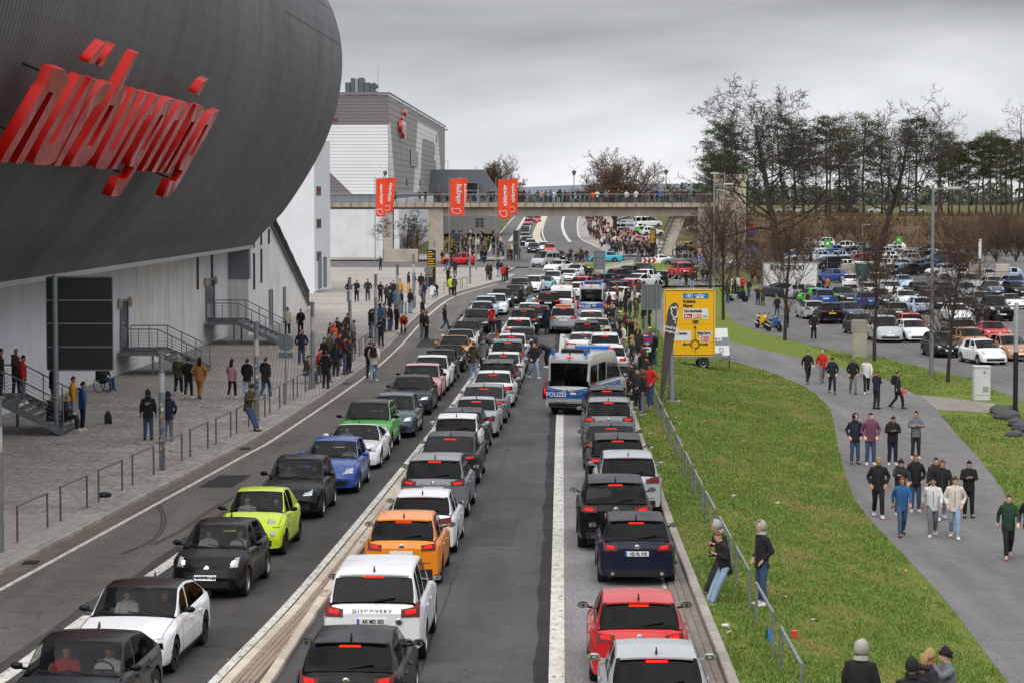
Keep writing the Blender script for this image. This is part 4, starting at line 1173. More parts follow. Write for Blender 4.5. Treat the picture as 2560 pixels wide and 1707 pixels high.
# rooftop ducts
DUCT = simple('greenish duct steel', '#5d676a', .5, .4, .2, .8)
def rt(px, py, Y): return at(px, py, Y)
for x0, x1, y0 in ((862, 876, 207), (876, 886, 196), (886, 896, 197), (896, 910, 195), (910, 925, 207), (925, 934, 209)):
	a, b = rt(x0, 236, 345), rt(x1, y0, 345); mb = MB()
	mb.box((a.x + .05, 345, H_TOP - .2), (b.x - .05, 349, b.z)); mb.build('duct', DUCT if x0 != 886 else GALV, hall)
for py in (215, 232):
	a = rt(934, py, 345); mb = MB(); mb.prism([a + V((0, 0, -.5)), a + V((.55, 0, -.15)), a + V((.55, 0, .1)), a + V((0, 0, .55))], (0, 3, 0)); mb.build('duct_cowl', DUCT, hall)
mb = MB(); a = rt(945, 236, 350); mb.cyl((a.x, 350, H_TOP - .3), (a.x, 350, H_TOP + 4.8), .05, .02, 5); mb.build('aerial', GALV, hall)
# base wall and terrace under the hall
mb = MB(); mb.box((-60, 333, .15), (HN.x + 1.5, 336.6, 7.3)); mb.build('base_wall', P_LILAC, hall)
mb = MB(); mb.prism([HN + V((1.2, 0, .2)), HF + V((1.2, 0, 1)), HF + V((0, 0, 1)), HN + V((0, 0, .2))], (0, 0, 8.0)); mb.build('base_wall', P_LILAC, hall)
# ---- slate roofed house
house = tag(base('slate_house', (-10, 440, 3)), 'dark slate roofed house with dormer behind the bridge', 'house')
SLATE = simple('dark slate roof', '#43474d', .7, .05, .25, 1.5, .3)
a, b = at(1114, 500, 440), at(1250, 500, 440)
zl, zr = at(1114, 424, 440).z, at(1114, 490, 440).z
mb = MB(); mb.box((a.x - 6, 436, 2), (b.x, 452, zr)); mb.build('wall', plaster('house render', '#8e8d8c'), house)
rx = at(1210, 424, 440).x
mb = MB()
v = [V((a.x - 6.4, 435, zr)), V((b.x + .5, 435, zr)), V((b.x + .5, 453, zr)), V((a.x - 6.4, 453, zr)), V((a.x - 6.4, 444, zl)), V((rx, 444, zl))]
mb.add(v, [(0, 1, 5, 4), (1, 2, 5), (2, 3, 4, 5), (3, 0, 4), (0, 3, 2, 1)]); rf = mb.build('roof', SLATE, house)
c = at(1176, 467, 438); mb = MB(); mb.box((c.x - 1.6, 435.4, c.z - .9), (c.x + 1.6, 441, c.z + .9)); mb.build('dormer', P_SLATE, rf)
mb = MB(); mb.box((c.x - 1.3, 435.3, c.z - .5), (c.x + 1.3, 435.42, c.z + .6)); mb.build('window', GLASS_D, rf)
for px in (1150, 1163):
	c = at(px, 455, 436); mb = MB(); mb.box((c.x - .4, 434.6, c.z - .3), (c.x + .4, 436.5, c.z + .4)); mb.build('air_unit', WHITE, rf)
for px in (1120, 1135, 1190, 1225):
	c = at(px, 493, 436); mb = MB(); mb.box((c.x - .5, 435.9, c.z - .9), (c.x + .5, 436.1, c.z + .2)); w = mb.build('window', WHITE, house)
	mb = MB(); mb.box((c.x - .42, 435.86, c.z - .8), (c.x + .42, 435.92, c.z + .1)); mb.build('pane', GLASS_D, w)
# ---- footbridge over the road
BY0, BY1, DZ = 316.0, 320.5, 7.72
bridge = tag(base('footbridge', (5, 318, 0)), 'concrete footbridge crowded with spectators crossing above the road', 'bridge')
xl, xr = at(820, 509, BY0).x, at(1830, 509, BY0).x
px_ = lambda p: at(p, 509, BY0).x
mb = MB(); mb.box((xl, BY0 - .05, DZ - .32), (xr, BY1 + .05, DZ)); mb.build('deck', CONC, bridge)
BEIGE = stone('beige edge concrete', '#b5a997', .3, .5)
n = 34
for k in range(n):
	xa, xb = xl + (xr - xl) * k / n, xl + (xr - xl) * (k + 1) / n
	mb = MB(); mb.box((xa + .012, BY0 - .32, DZ - .5), (xb - .012, BY0 - .06, DZ + .06)); mb.build('edge_beam', BEIGE, bridge)
mb = MB(); mb.box((px_(1108), BY0 + .3, DZ - 1.7), (px_(1745), BY1 - .3, DZ - .33)); mb.build('girder', stone('grey girder concrete', '#9a928a', .35, .4), bridge)
mb = MB(); mb.box((xl, BY0 + .6, DZ - .8), (px_(1071), BY1 - .6, DZ - .33)); mb.build('girder', CONC, bridge)
for a, b, d in ((960, 981, .0), (1071, 1108, .0)):
	mb = MB(); mb.box((px_(a), BY0 + .2 + d, -.2), (px_(b), BY1 - .4, DZ - .34)); mb.build('pillar', CONC, bridge)
mb = MB(); mb.box((px_(958), BY0 - 2.2, .1), (px_(1046), BY0 + .1, 1.75)); mb.build('plinth', CONC, bridge)
npost = 44
for k in range(npost):
	x = xl + (xr - xl) * (k + .5) / npost
	for yy in (BY0 - .36, BY1):
		mb = MB(); mb.beam((x, yy, DZ - (.55 if yy < BY1 else 0)), (x, yy, DZ + 1.15), .07, .05); mb.build('railing_post', GALV_D, bridge)
for yy in (BY0 - .36, BY1):
	mb = MB(); mb.tube([(xl, yy, DZ + 1.17), (xr, yy, DZ + 1.17)], .04, 6); mb.build('handrail', GALV, bridge)
	for h in (.12, .26, .4, .54, .68, .82, .96):
		mb = MB(); mb.tube([(xl, yy, DZ + h), (xr, yy, DZ + h)], .008, 4); mb.build('railing_wire', GALV_D, bridge)
# right support with the covered stair
mb = MB(); mb.box((px_(1745), BY0 - .2, -1.2), (px_(1797), BY1 + 1, DZ - .33)); mb.build('abutment', CONC, bridge)
mb = MB(); mb.box((px_(1797), BY0 - 1.2, -1.5), (px_(1863), BY1 + 4, 11.5)); mb.build('lift_shaft', stone('beige shaft concrete', '#c6baa5', .3, .35), bridge)
mb = MB()
mb.prism([V((px_(1700), BY0 + .8, DZ - .4)), V((px_(1726), BY0 + .8, DZ - .4)), V((px_(1672), BY0 + .8, .2)), V((px_(1645), BY0 + .8, .2))], (0, 2.6, 0)); mb.build('stair_flight', CONC, bridge)
for k in range(14):
	f = k / 14; xa = px_(1645) + (px_(1700) - px_(1645)) * f; z = .3 + (DZ - .8) * f
	mb = MB(); mb.box((xa - .5, BY0 + .75, z), (xa + .35, BY0 + 3.45, z + .12)); mb.build('stair_step', STEEL_G, bridge)
for yy in (BY0 + .7, BY0 + 3.5):
	mb = MB(); mb.tube([(px_(1640), yy, 1.4), (px_(1700), yy, DZ + .7)], .04, 5); mb.build('handrail', STEEL_G, bridge)
	for k in range(10):
		f = k / 9; x = px_(1640) + (px_(1700) - px_(1640)) * f; z = 1.4 + (DZ - .7) * f; mb = MB(); mb.beam((x, yy, z - 1.1), (x, yy, z), .04, .04); mb.build('railing_post', STEEL_G, bridge)
mb = MB(); mb.box((px_(1735), BY0 - .02, 4.4), (px_(1745), BY1, 4.7)); mb.build('bracket', CONC, bridge)
# ---- red letters standing off the arena shell
LA = lambda pts: [(x * .22953, 80 + y * .22953) for x, y in pts]
LB = lambda pts: [(260 + x * .21676, 160 + y * .21676) for x, y in pts]
LET = [
 [LA([(515,378),(640,390),(690,445),(685,520),(185,1412),(112,1410),(525,650),(515,632),(470,628),(20,1400),(-60,1400),(395,620),(460,540)])],
 [LA([(820,458),(868,470),(470,1190),(525,1205),(940,505),(998,495),(545,1390),(480,1425),(320,1425),(312,1385),(420,1160)]), LA([(1050,140),(1095,100),(975,330),(905,315),(960,250)]), LA([(1140,200),(1200,130),(1075,360),(1015,345)])],
 [LA([(1000,640),(1090,545),(1175,547),(1050,765),(995,768),(940,850),(600,1437),(535,1437),(880,800)])],
 [LA([(1429,215),(1464,213),(1300,545),(1326,600),(1318,680),(960,1330),(900,1400),(840,1447),(700,1447),(790,1290),(1160,700)]), LA([(1145,775),(1195,785),(960,1230),(890,1225)])],
 [[(326,221),(339,224),(261,371),(271,374),(352,231),(364,229),(262,409),(254,418),(230,418),(228,410),(245,375)]],
 [LB([(470,490),(545,355),(600,352),(500,565),(455,568),(410,640),(90,1195),(30,1197),(380,600)])],
 [LB([(560,545),(640,440),(700,392),(787,397),(640,640),(345,1160),(215,1385),(130,1500),(22,1512),(122,1308),(215,1318),(300,1175),(240,1160),(270,1060)]), LB([(605,572),(645,567),(410,985),(375,970)])],
 [LB([(735,600),(830,440),(912,430),(815,628),(770,632),(735,690),(430,1220),(383,1222),(660,720)])],
 [LB([(930,455),(975,447),(553,1230),(500,1230)]), LB([(1095,200),(1160,160),(1055,345),(1010,325),(1060,260)])],
 [LB([(1020,465),(1090,475),(1115,510),(1105,555),(720,1243),(672,1243),(1000,665),(995,650),(960,650),(635,1237),(588,1235),(880,800)])],
 [LB([(1110,690),(1180,570),(1290,522),(1240,630),(930,1180),(800,1400),(720,1500),(635,1522),(718,1335),(790,1345),(870,1215),(820,1205),(850,1110)]), LB([(1125,690),(1165,678),(970,1050),(935,1045)])],
]
TILT = .42
LN = (ANRM - V((0, 0, TILT))).normalized()
LT = (ANRM * TILT + V((0, 0, 1))).normalized()
L0 = A0 + ANRM * (4.95 - TILT * 11)
def on_sign(px, py):
	d = ray(px, py); o = V((0, 0, CAM_H))
	p = o + d * (LN.dot(L0 - o) / LN.dot(d)); q = p - L0
	return (q.dot(ADIR), q.dot(LT))
def gloss_red():
	s = Nodes('glossy red acrylic')
	n = s.noise(.45, 1, .4, s.co((1, .6, 1)), 1.5)
	s.set('Base Color', srgb('#dc1c14')).set('Roughness', .13).set('Metallic', .8)
	s.bump(n, .22, .25)
	return s.mat
RED_F, RED_S = gloss_red(), simple('red sign side', '#d21208', .45, 0, .08, 1, spec=.25)
DIM = simple('sign bracket steel', '#3b3c3e', .5, .5)
for k, outl in enumerate(LET):
	c = bpy.data.curves.new('letter', 'CURVE'); c.dimensions = '2D'; c.fill_mode = 'BOTH'; c.extrude = .15; c.bevel_depth = .012
	for o_ in outl:
		sp = c.splines.new('POLY'); pts = [on_sign(*p) for p in o_]
		sp.points.add(len(pts) - 1); sp.use_cyclic_u = True
		for i, (a, b) in enumerate(pts): sp.points[i].co = (a, b, 0, 1)
	o = bpy.data.objects.new('letter', c); COL.objects.link(o); bpy.context.view_layer.update()
	me = bpy.data.meshes.new_from_object(o.evaluated_get(bpy.context.evaluated_depsgraph_get()))
	bpy.data.objects.remove(o); bpy.data.curves.remove(c)
	me.materials.clear(); me.materials.append(RED_F); me.materials.append(RED_S)
	me.polygons.foreach_set('material_index', [0 if p.normal.z > .5 else 1 for p in me.polygons])
	z = ADIR.cross(LT)
	m = Matrix(((ADIR.x, LT.x, z.x, L0.x), (ADIR.y, LT.y, z.y, L0.y), (ADIR.z, LT.z, z.z, L0.z), (0, 0, 0, 1)))
	lo = put('sign_letter', me, arena); lo.matrix_basis = m
	cen = [sum(q) / len(outl[0]) for q in zip(*[on_sign(*p) for p in outl[0]])]
	for t in (-.9, .9):
		p = L0 + ADIR * (cen[0] + t * .35) + LT * (cen[1] + t)
		mb = MB(); mb.cyl(p - LN * .2, p - LN * 1.5, .05, n=6); mb.build('sign_bracket', DIM, arena)
# ================================================================ VEHICLES
TYRE_M = simple('tyre rubber', '#17171a', .85, 0, .25, 8)
RIM_S = simple('silver alloy', '#a8abae', .3, .85, .15, 8)
RIM_B = simple('black alloy', '#1c1d1f', .35, .6, .15, 8)
UNDER = simple('black underbody', '#0b0b0c', .8, 0, .2, 3)
TRIM = simple('black car trim', '#151517', .45, 0, .15, 6)
SEAT = simple('dark seat cloth', '#2a2a2c', .9, 0, .2, 5)
CHROME = simple('chrome', '#c9cbcd', .15, 1.0, .05, 5)
G_CLEAR = glass('clear car glass', (.02, .022, .024), .72)
G_DARK = glass('tinted car glass', (.010, .011, .013), .05)
LAMP_OFF = simple('clear headlamp', '#aeb4ba', .12, .6, .5, 14, coat=1.)
LAMP_ON = emit('lit headlamp', '#fff3d8', 2.2)
LAMP_DRL = emit('daylight lamp', '#eef3ff', 1.3)
TAIL_OFF = simple('red lamp lens', '#5a0708', .3, 0, .2, 10, spec=.25)
TAIL_ON = emit('lit brake lamp', '#ff1c0a', 1.05, (.2, .01, .01))
TAIL_HOT = emit('glowing brake strip', '#ff2c14', 1.5, (.3, .01, .01))
PLATE_W = simple('plate white', '#e9e9e6', .45, 0, .05, 9)
PLATE_Y = simple('plate yellow', '#e9b224', .45, 0, .05, 9)
PLATE_T = simple('plate black ink', '#111111', .6, 0, .05, 9)
PLATE_B = simple('plate blue band', '#1c4fa8', .5, 0, .05, 9)
GRAPH = simple('unpainted panel', '#888888', .4)
CAR = dict(L=4.15, W=1.76, H=1.46, wb=2.55, fo=.84, r=.315, nose=.70, hood=.95, cowl=1.28, rf=.42, rr=-1.35, rb=-1.88, belt=.95, tail=.98, tb=.0, wr=.70, bow=.22, rbow=.14, hl=(.52, .84, .60, .74), tl=(.50, .80, .78, .98), hatch=1, sill=.22)
KINDS_ = {
 'hatch': {},
 'small': dict(L=3.83, W=1.65, H=1.45, wb=2.49, fo=.74, cowl=1.22, rf=.36, rr=-1.25, rb=-1.78, hood=.97, hl=(.46, .80, .66, .84)),
 'city': dict(L=3.60, W=1.64, H=1.49, wb=2.3, fo=.70, r=.31, nose=.72, hood=1.0, cowl=1.12, rf=.48, rr=-.9, rb=-1.6, wr=.68, bow=.34, rbow=.22, hl=(.50, .72, .70, .90)),
 'oldhatch': dict(L=4.1, W=1.72, H=1.44, wb=2.51, fo=.86, nose=.74, hood=.93, cowl=1.12, rf=.42, rr=-1.45, rb=-1.95, wr=.74, bow=.12, hl=(.40, .72, .62, .76)),
 'sedan': dict(L=4.66, W=1.82, H=1.43, wb=2.78, fo=.80, hood=.92, cowl=1.30, rf=.48, rr=-.95, rb=-1.78, tail=1.02, tb=.45, belt=.93, hl=(.50, .86, .60, .72), tl=(.52, .85, .74, .90), hatch=0),
 'oldsedan': dict(L=4.42, W=1.69, H=1.38, wb=2.68, fo=.76, nose=.68, hood=.90, cowl=1.02, rf=.38, rr=-.85, rb=-1.42, tail=.96, tb=.75, belt=.90, wr=.72, bow=.08, rbow=.06, hl=(.36, .76, .56, .70), tl=(.42, .80, .64, .80), hatch=0),
 'coupe': dict(L=4.69, W=1.83, H=1.41, wb=2.73, fo=.92, r=.33, hood=.93, cowl=1.42, rf=.52, rr=-1.1, rb=-2.08, rt=.16, tail=.97, tb=.30, belt=.92, wr=.75, bow=.30, hl=(.46, .86, .60, .71), tl=(.48, .84, .78, .90), hatch=0),
 'sport': dict(L=4.45, W=1.88, H=1.29, wb=2.5, fo=.92, r=.34, nose=.60, hood=.82, cowl=1.28, rf=.36, rr=-.55, rb=-1.75, tail=.93, tb=.30, belt=.84, wr=.64, bow=.34, rbow=.24, hl=(.56, .84, .58, .74), tl=(.40, .86, .72, .82), hatch=0, sill=.17),
 'super': dict(L=4.55, W=1.96, H=1.19, wb=2.67, fo=1.05, r=.35, nose=.55, hood=.76, cowl=1.36, rf=.2, rr=-.5, rb=-1.6, tail=.86, tb=.45, belt=.78, wr=.60, bow=.38, rbow=.2, hl=(.56, .86, .50, .66), tl=(.40, .9, .66, .74), hatch=0, sill=.15),
 'estate': dict(L=4.74, W=1.84, H=1.46, wb=2.83, fo=.88, hood=.94, cowl=1.34, rf=.48, rr=-1.85, rb=-2.24, tail=1.0, hl=(.50, .86, .60, .73), tl=(.48, .84, .80, .96)),
 'suv': dict(L=4.48, W=1.86, H=1.64, wb=2.68, fo=.90, r=.355, nose=.84, hood=1.06, cowl=1.30, rf=.50, rr=-1.58, rb=-2.08, belt=1.06, tail=1.10, wr=.71, hl=(.50, .86, .76, .90), tl=(.50, .84, .92, 1.08), sill=.30),
 'bigsuv': dict(L=4.62, W=1.92, H=1.74, wb=2.74, fo=.90, r=.37, nose=.92, hood=1.12, cowl=1.26, rf=.52, rr=-1.85, rb=-2.14, belt=1.12, tail=1.14, wr=.73, bow=.16, rbow=.10, hl=(.52, .88, .82, .98), tl=(.56, .86, .92, 1.16), sill=.34),
 'mpv': dict(L=4.4, W=1.82, H=1.68, wb=2.7, fo=.88, hood=1.02, cowl=1.56, rf=.62, rr=-1.75, rb=-2.08, belt=1.0, tail=1.04, wr=.72, hl=(.50, .86, .68, .84)),
 'van': dict(L=4.9, W=1.92, H=1.97, wb=3.0, fo=.92, r=.34, nose=.92, hood=1.14, cowl=1.86, rf=1.12, rr=-2.2, rb=-2.38, belt=1.1, tail=1.1, wr=.80, bow=.14, rbow=.04, hl=(.60, .9, .84, 1.02), tl=(.80, .92, .75, 1.2), sill=.28),
 'pickup': dict(L=5.4, W=2.0, H=1.88, wb=3.3, fo=.95, r=.40, nose=1.06, hood=1.22, cowl=1.35, rf=.6, rr=-.6, rb=-1.0, belt=1.2, tail=1.2, tb=1.3, wr=.75, bow=.08, rbow=.04, hl=(.62, .92, .92, 1.12), tl=(.82, .95, .9, 1.2), hatch=0, sill=.42),
 'sprinter': dict(L=5.95, W=2.02, H=2.42, wb=3.66, fo=1.0, r=.36, nose=1.0, hood=1.22, cowl=2.32, rf=1.42, rr=-2.78, rb=-2.9, belt=1.2, tail=1.15, wr=.86, bow=.2, rbow=.03, hl=(.62, .9, .88, 1.1), tl=(.88, .97, .62, 1.32), sill=.32),
}
def lerp_tab(tab, x):
	if x <= tab[0][0]: return tab[0][1]
	for (a, u), (b, w) in zip(tab, tab[1:]):
		if x <= b:
			t = (x - a) / max(1e-6, b - a); return u + (w - u) * t
	return tab[-1][1]
def sm_tab(tab, x, h=.06):
	return sum(lerp_tab(tab, x + d * h) * w for d, w in ((-2, .1), (-1, .22), (0, .36), (1, .22), (2, .1)))
class CarKind:
	def __init__(s, kind):
		P = dict(CAR); P.update(KINDS_[kind]); s.P = P; s.kind = kind
		L, W, H, r = P['L'], P['W'], P['H'], P['r']
		s.xF, s.xR = L / 2, -L / 2
		s.af = L / 2 - P['fo']; s.ar = s.af - P['wb']
		cl = {'city': .92, 'small': 1.02, 'hatch': 1.2, 'oldhatch': 1.28, 'sedan': 1.36, 'oldsedan': 1.46, 'coupe': 1.38, 'sport': 1.5, 'super': 1.25, 'estate': 1.34, 'suv': 1.26, 'bigsuv': 1.24, 'mpv': .95, 'van': .62, 'pickup': 1.62, 'sprinter': .72}[kind]
		s.x1 = L / 2 - cl                 # windscreen base; then roof front, roof rear and rear glass base
		s.x2 = s.x1 - max(.62, (P['H'] - P['hood']) * (1.55 if kind not in ('van', 'sprinter', 'bigsuv', 'pickup') else 1.05))
		s.x3, s.x4 = P['rr'] * 1.0 if L > 3.7 else P['rr'], P['rb']
		nose, hood, belt, tail = P['nose'], P['hood'], P['belt'], P['tail']
		s.top = [(s.xR - .01, tail - .22), (s.xR + .05, tail - .05), (s.xR + .16, tail), (s.x4 + .02, tail), (s.x3, (tail + belt) / 2), (0, belt), (s.x1, hood), (s.xF - .55, hood - (hood - nose) * .42), (s.xF - .22, nose), (s.xF - .09, nose - .10), (s.xF, nose - .26)]
		s.roof = [(s.x4, tail), (s.x3, H - .07), (s.x3 + .5, H - .02), ((s.x2 + s.x3) / 2, H), (s.x2 - .15, H - .025), (s.x2, H - .05), (s.x1, hood)]
		s.build()
	def zt(s, x): return sm_tab(s.top, x, .035)
	def zr(s, x): return sm_tab(s.roof, x, .05)
	def w(s, x):
		P = s.P; W = P['W'] / 2
		f = max(0, (x - (s.xF - .75)) / .75); b = max(0, ((s.xR + .6) - x) / .6)
		return W * (1 - .10 * f ** 2 - P.get('rt', .07) * b ** 2) * (1 - .012 * (abs(x) / s.xF) ** 2)
	def zb(s, x):
		P = s.P; z = P['sill']
		for c in (s.af, s.ar):
			d = abs(x - c); ra = P['r'] + .055
			if d < ra: z = max(z, P['r'] + math.sqrt(max(0, ra * ra - d * d)) - .0)
		if x > s.xF - .25: z = max(z, P['sill'] + .0)
		return z
	def bowed(s, x, y):
		P = s.P; W = P['W'] / 2; t = min(1, abs(y) / W) ** 2.3
		if x > s.af: x -= P['bow'] * t * min(1, (x - s.af) / (s.xF - s.af)) ** 1.2
		elif x < s.ar: x += P['rbow'] * t * min(1, (s.ar - x) / (s.ar - s.xR)) ** 1.2
		return x
	def front_x(s, y, z):
		lo, hi = s.af, s.xF
		for _ in range(22):
			m = (lo + hi) / 2
			if s.zt(m) > z: lo = m
			else: hi = m
		return s.bowed(lo if z > s.zt(s.xF) else s.xF, y)
	def rear_x(s, y, z):
		lo, hi = s.xR, s.xR + .3
		if z < s.zt(s.xR): return s.bowed(s.xR, y)
		for _ in range(22):
			m = (lo + hi) / 2
			if s.zt(m) < z: lo = m
			else: hi = m
		return s.bowed(lo, y)
	def rear_glass_x(s, z):
		lo, hi = s.x4 - .1, s.x3 + .2
		for _ in range(22):
			m = (lo + hi) / 2
			if s.zr(m) < z: lo = m
			else: hi = m
		return lo
	def patch(s, fx, y0, y1, z0, z1, out, nx=5, nz=3, slant=0., taper=0., sgn=1):
		"""curved panel lying just proud of the front (out>0) or rear"""
		rows = []
		for j in range(nz + 1):
			row = []
			for i in range(nx + 1):
				u = i / nx
				y = (y0 + (y1 - y0) * u) * s.P['W'] / 2
				zz0, zz1 = z0 + slant * u + taper * (1 - u), z1 + slant * u - taper * (1 - u)
				z = zz0 + (zz1 - zz0) * j / nz
				row.append((fx(y, z) + out, y * sgn, z))
			rows.append(row)
		back = [[(p[0] - out * 2.5, p[1], p[2]) for p in r_] for r_ in rows]
		mb = MB(); mb.grid(rows)
		ring = rows[0] + [r_[-1] for r_ in rows[1:]] + rows[-1][-2::-1] + [r_[0] for r_ in rows[-2:0:-1]]
		ringb = back[0] + [r_[-1] for r_ in back[1:]] + back[-1][-2::-1] + [r_[0] for r_ in back[-2:0:-1]]
		mb.loft([ring, ringb], True, False)
		return mb
	def build(s):
		P = s.P; s.parts = []           # (name, mesh, parent index or None, painted, loc, mirror)
		H, belt = P['H'], P['belt']
		# ---------- lower body
		xs = set()
		n = 44
		for k in range(n + 1): xs.add(round(s.xR + P['L'] * k / n, 4))
		for c in (s.af, s.ar):
			ra = P['r'] + .055
			for k in range(13): xs.add(round(c - ra * math.cos(math.pi * k / 12), 4))
		for d in (.03, .06, .1, .15, .2): xs.add(round(s.xF - d, 4)); xs.add(round(s.xR + d * .8, 4))
		xs |= {round(s.x1, 4), round(s.x4, 4)}
		xs = sorted(xs); xs = [a for a, b in zip(xs, xs[1:] + [99]) if b - a > .012]
		def section(x):
			w, zb, zt = s.w(x), s.zb(x), s.zt(x)
			zs = max(zt - .055, zb + .05); h = zs - zb; arch = zb > P['sill'] + .02
			pts = [(w * (.955 if not arch else 1.0), zb), (w * .985, zb + h * .10), (w * 1.0, zb + h * .30), (w * .985, zb + h * .52), (w * .99, zb + h * .70), (w * .975, zb + h * .86), (w * .94, zs), (w * .87, zt - .012), (w * .62, zt + .012), (w * .3, zt + .022), (0, zt + .025)]
			return pts
		secs = [section(x) for x in xs]; m = len(secs[0])
		bonnet, body, doors = MB(), MB(), [MB(), MB()]
		xb_ = (s.x1 + s.x3) / 2 - .12; s.xB = xb_
		two = s.kind in ('city', 'sport', 'super', 'small', 'pickup')
		dr = [(xb_, s.x1 - .18)] if two else [(xb_, s.x1 - .18), (max(s.ar + .02, s.x3 * .92 + .05), xb_ - .0)]
		if s.kind in ('van', 'sprinter'): dr = [(xb_ + .6, s.x1 - .1)]
		s.dr = dr
		for sg in (1, -1):
			for i in range(len(xs) - 1):
				a, b = xs[i], xs[i + 1]; xm = (a + b) / 2
				for j in range(m - 1):
					if j >= 7 and s.x4 + .03 < xm < s.x1 - .02: continue
					q = [(a, secs[i][j]), (b, secs[i + 1][j]), (b, secs[i + 1][j + 1]), (a, secs[i][j + 1])]
					vs = [(s.bowed(x, y), y * sg, z) for x, (y, z) in q]
					f = [(0, 1, 2, 3)] if sg < 0 else [(3, 2, 1, 0)]
					tgt = body
					if j >= 7 and xm > s.x1 - .02 and xm < s.xF - .2: tgt = bonnet
					elif 1 <= j <= 5:
						for d, (d0, d1) in enumerate(dr):
							if d0 < xm < d1: tgt = doors[d] if sg > 0 else tgt
							if d0 < xm < d1 and sg < 0: tgt = None
					if tgt is not None: tgt.add(vs, f)
			# end caps
		for end, sx in ((len(xs) - 1, 1), (0, -1)):
			sec = secs[end]; x = xs[end]
			rows = []
			for (y, z) in sec[:8]:
				rows.append([(s.bowed(x, abs(y * u)), y * u, z) for u in (-1, -.75, -.5, -.25, 0, .25, .5, .75, 1)])
			rows.append([(s.bowed(x, abs(sec[9][0] * u * 2)), sec[9][0] * u * 2, sec[9][1]) for u in (-1, -.75, -.5, -.25, 0, .25, .5, .75, 1)])
			q = MB(); q.grid(rows)
			if sx > 0: q.f = [f[::-1] for f in q.f]
			body.add(q.v, q.f)
		def weld(mb, name, paint=True, smooth=True, ang=38):
			bm = bmesh.new(); me = mb.mesh(name, [GRAPH]); bm.from_mesh(me)
			bmesh.ops.remove_doubles(bm, verts=bm.verts, dist=.002)
			bmesh.ops.recalc_face_normals(bm, faces=bm.faces)
			bm.to_mesh(me); bm.free()
			me.polygons.foreach_set('use_smooth', [True] * len(me.polygons)); me.set_sharp_from_angle(angle=R(ang))
			return me
		A = lambda *a, **k: s.parts.append(dict(zip(('name', 'mesh', 'paint', 'parent'), a), **k))
		A('body', weld(body, 'body'), 'body', None)
		A('bonnet', weld(bonnet, 'bonnet'), 'body', None)
		for d, (d0, d1) in enumerate(dr):
			if not doors[d].f: continue
			me = weld(doors[d], 'door')
			for sg in (1, -1):
				A('door', me, 'body', None, mirror=sg < 0)
				zh = belt - .14; mb = MB(); mb.rbox((d0 + .06, s.w(d0 + .1) * .985, zh), (d0 + .27, s.w(d0 + .1) * .985 + .035, zh + .03), .008)
				s.__dict__.setdefault('_h', {}); key = ('h', d)
				if key not in s._h: s._h[key] = mb.mesh('handle', [GRAPH])
				A('handle', s._h[key], 'body', len(s.parts) - 1, mirror=sg < 0, near=1)
		# dark joints round doors, bonnet and tailgate
		gap = MB()
		for sg in (1, -1):
			for x in sorted({e for d in dr for e in d}):
				sec = section(x); w_ = .006
				gap.grid([[(x - w_, (y + .003) * sg, z), (x + w_, (y + .003) * sg, z)] for y, z in sec[1:7]])
			gap.grid([[(s.bowed(x, y_) , y_ * sg, z_ + .004), (s.bowed(x, y_), (y_ - .012) * sg, z_ + .005)] for x in [s.x1 - .05 + (s.xF - .28 - s.x1 + .05) * k / 10 for k in range(11)] for y_, z_ in (section(x)[7],)])
		ye = [-.86 + 1.72 * k / 12 for k in range(13)]
		gap.grid([[(s.front_x(y * P['W'] / 2, P['nose'] + .005) + .003, y * P['W'] / 2, P['nose'] + .005), (s.front_x(y * P['W'] / 2, P['nose'] - .008) + .004, y * P['W'] / 2, P['nose'] - .008)] for y in ye])
		zg = .52 if P['hatch'] else .70
		gap.grid([[(s.rear_x(y * P['W'] / 2, zg) - .004, y * P['W'] / 2, zg), (s.rear_x(y * P['W'] / 2, zg + .014) - .004, y * P['W'] / 2, zg + .014)] for y in [-.74 + 1.48 * k / 10 for k in range(11)]])
		A('panel_joint', gap.mesh('panel_joint', [TRIM]), None, None, near=1, stuff=1)
		# ---------- greenhouse
		gx = {round(s.x4 + (s.x1 - s.x4) * k / 36, 4) for k in range(37)}
		if s.kind in ('van', 'sprinter'): gx |= {round(s.x4 + (s.x3 - s.x4) * k / 9, 4) for k in range(10)}
		gx = sorted(gx)
		def gsec(x):
			zbelt = s.zt(x) - .012; zr_ = max(s.zr(x), zbelt + .004); yb = s.w(x) * .87
			def yat(z): return yb - (yb - P['W'] / 2 * P['wr']) * max(0, (z - belt) / max(.1, H - belt)) ** 1.25
			e = min(.05, (zr_ - zbelt) * .3)
			f1, f2 = (.07, .66) if s.kind in ('van', 'sprinter') else (.35, .7)
			zs_ = [zbelt, zbelt + (zr_ - zbelt) * f1, zbelt + (zr_ - zbelt) * f2, zr_ - e]
			pts = [(yat(z), z) for z in zs_]
			yt = pts[-1][0]
			return pts + [(yt * .955, zr_ - e * .25), (yt * .90, zr_ - e * .05), (yt * .55, zr_ + .012), (0, zr_ + .02)]
		gs = [gsec(x) for x in gx]; gm = len(gs[0])
		def gb(x, y):
			W = P['W'] / 2; f = smooth(s.x2 - .3, s.x1, x); b = 1 - smooth(s.x4, s.x3 + .3, x)
			return x - .16 * (y / W) ** 2 * f + .08 * (y / W) ** 2 * b
		roof, pill, wind, rear, sides = MB(), MB(), MB(), MB(), [MB(), MB(), MB()]
		boxy = s.kind in ('van', 'sprinter')
		win = []
		lim0, lim1 = s.x1 - .42, max(s.x3 - .12, s.x4 + .25) if P['hatch'] else s.x4 + .38
		win.append((xb_ + .05, lim0)); win.append((lim1 if not P['hatch'] or s.kind == 'estate' else max(lim1, s.x3 + .18), xb_ - .05))
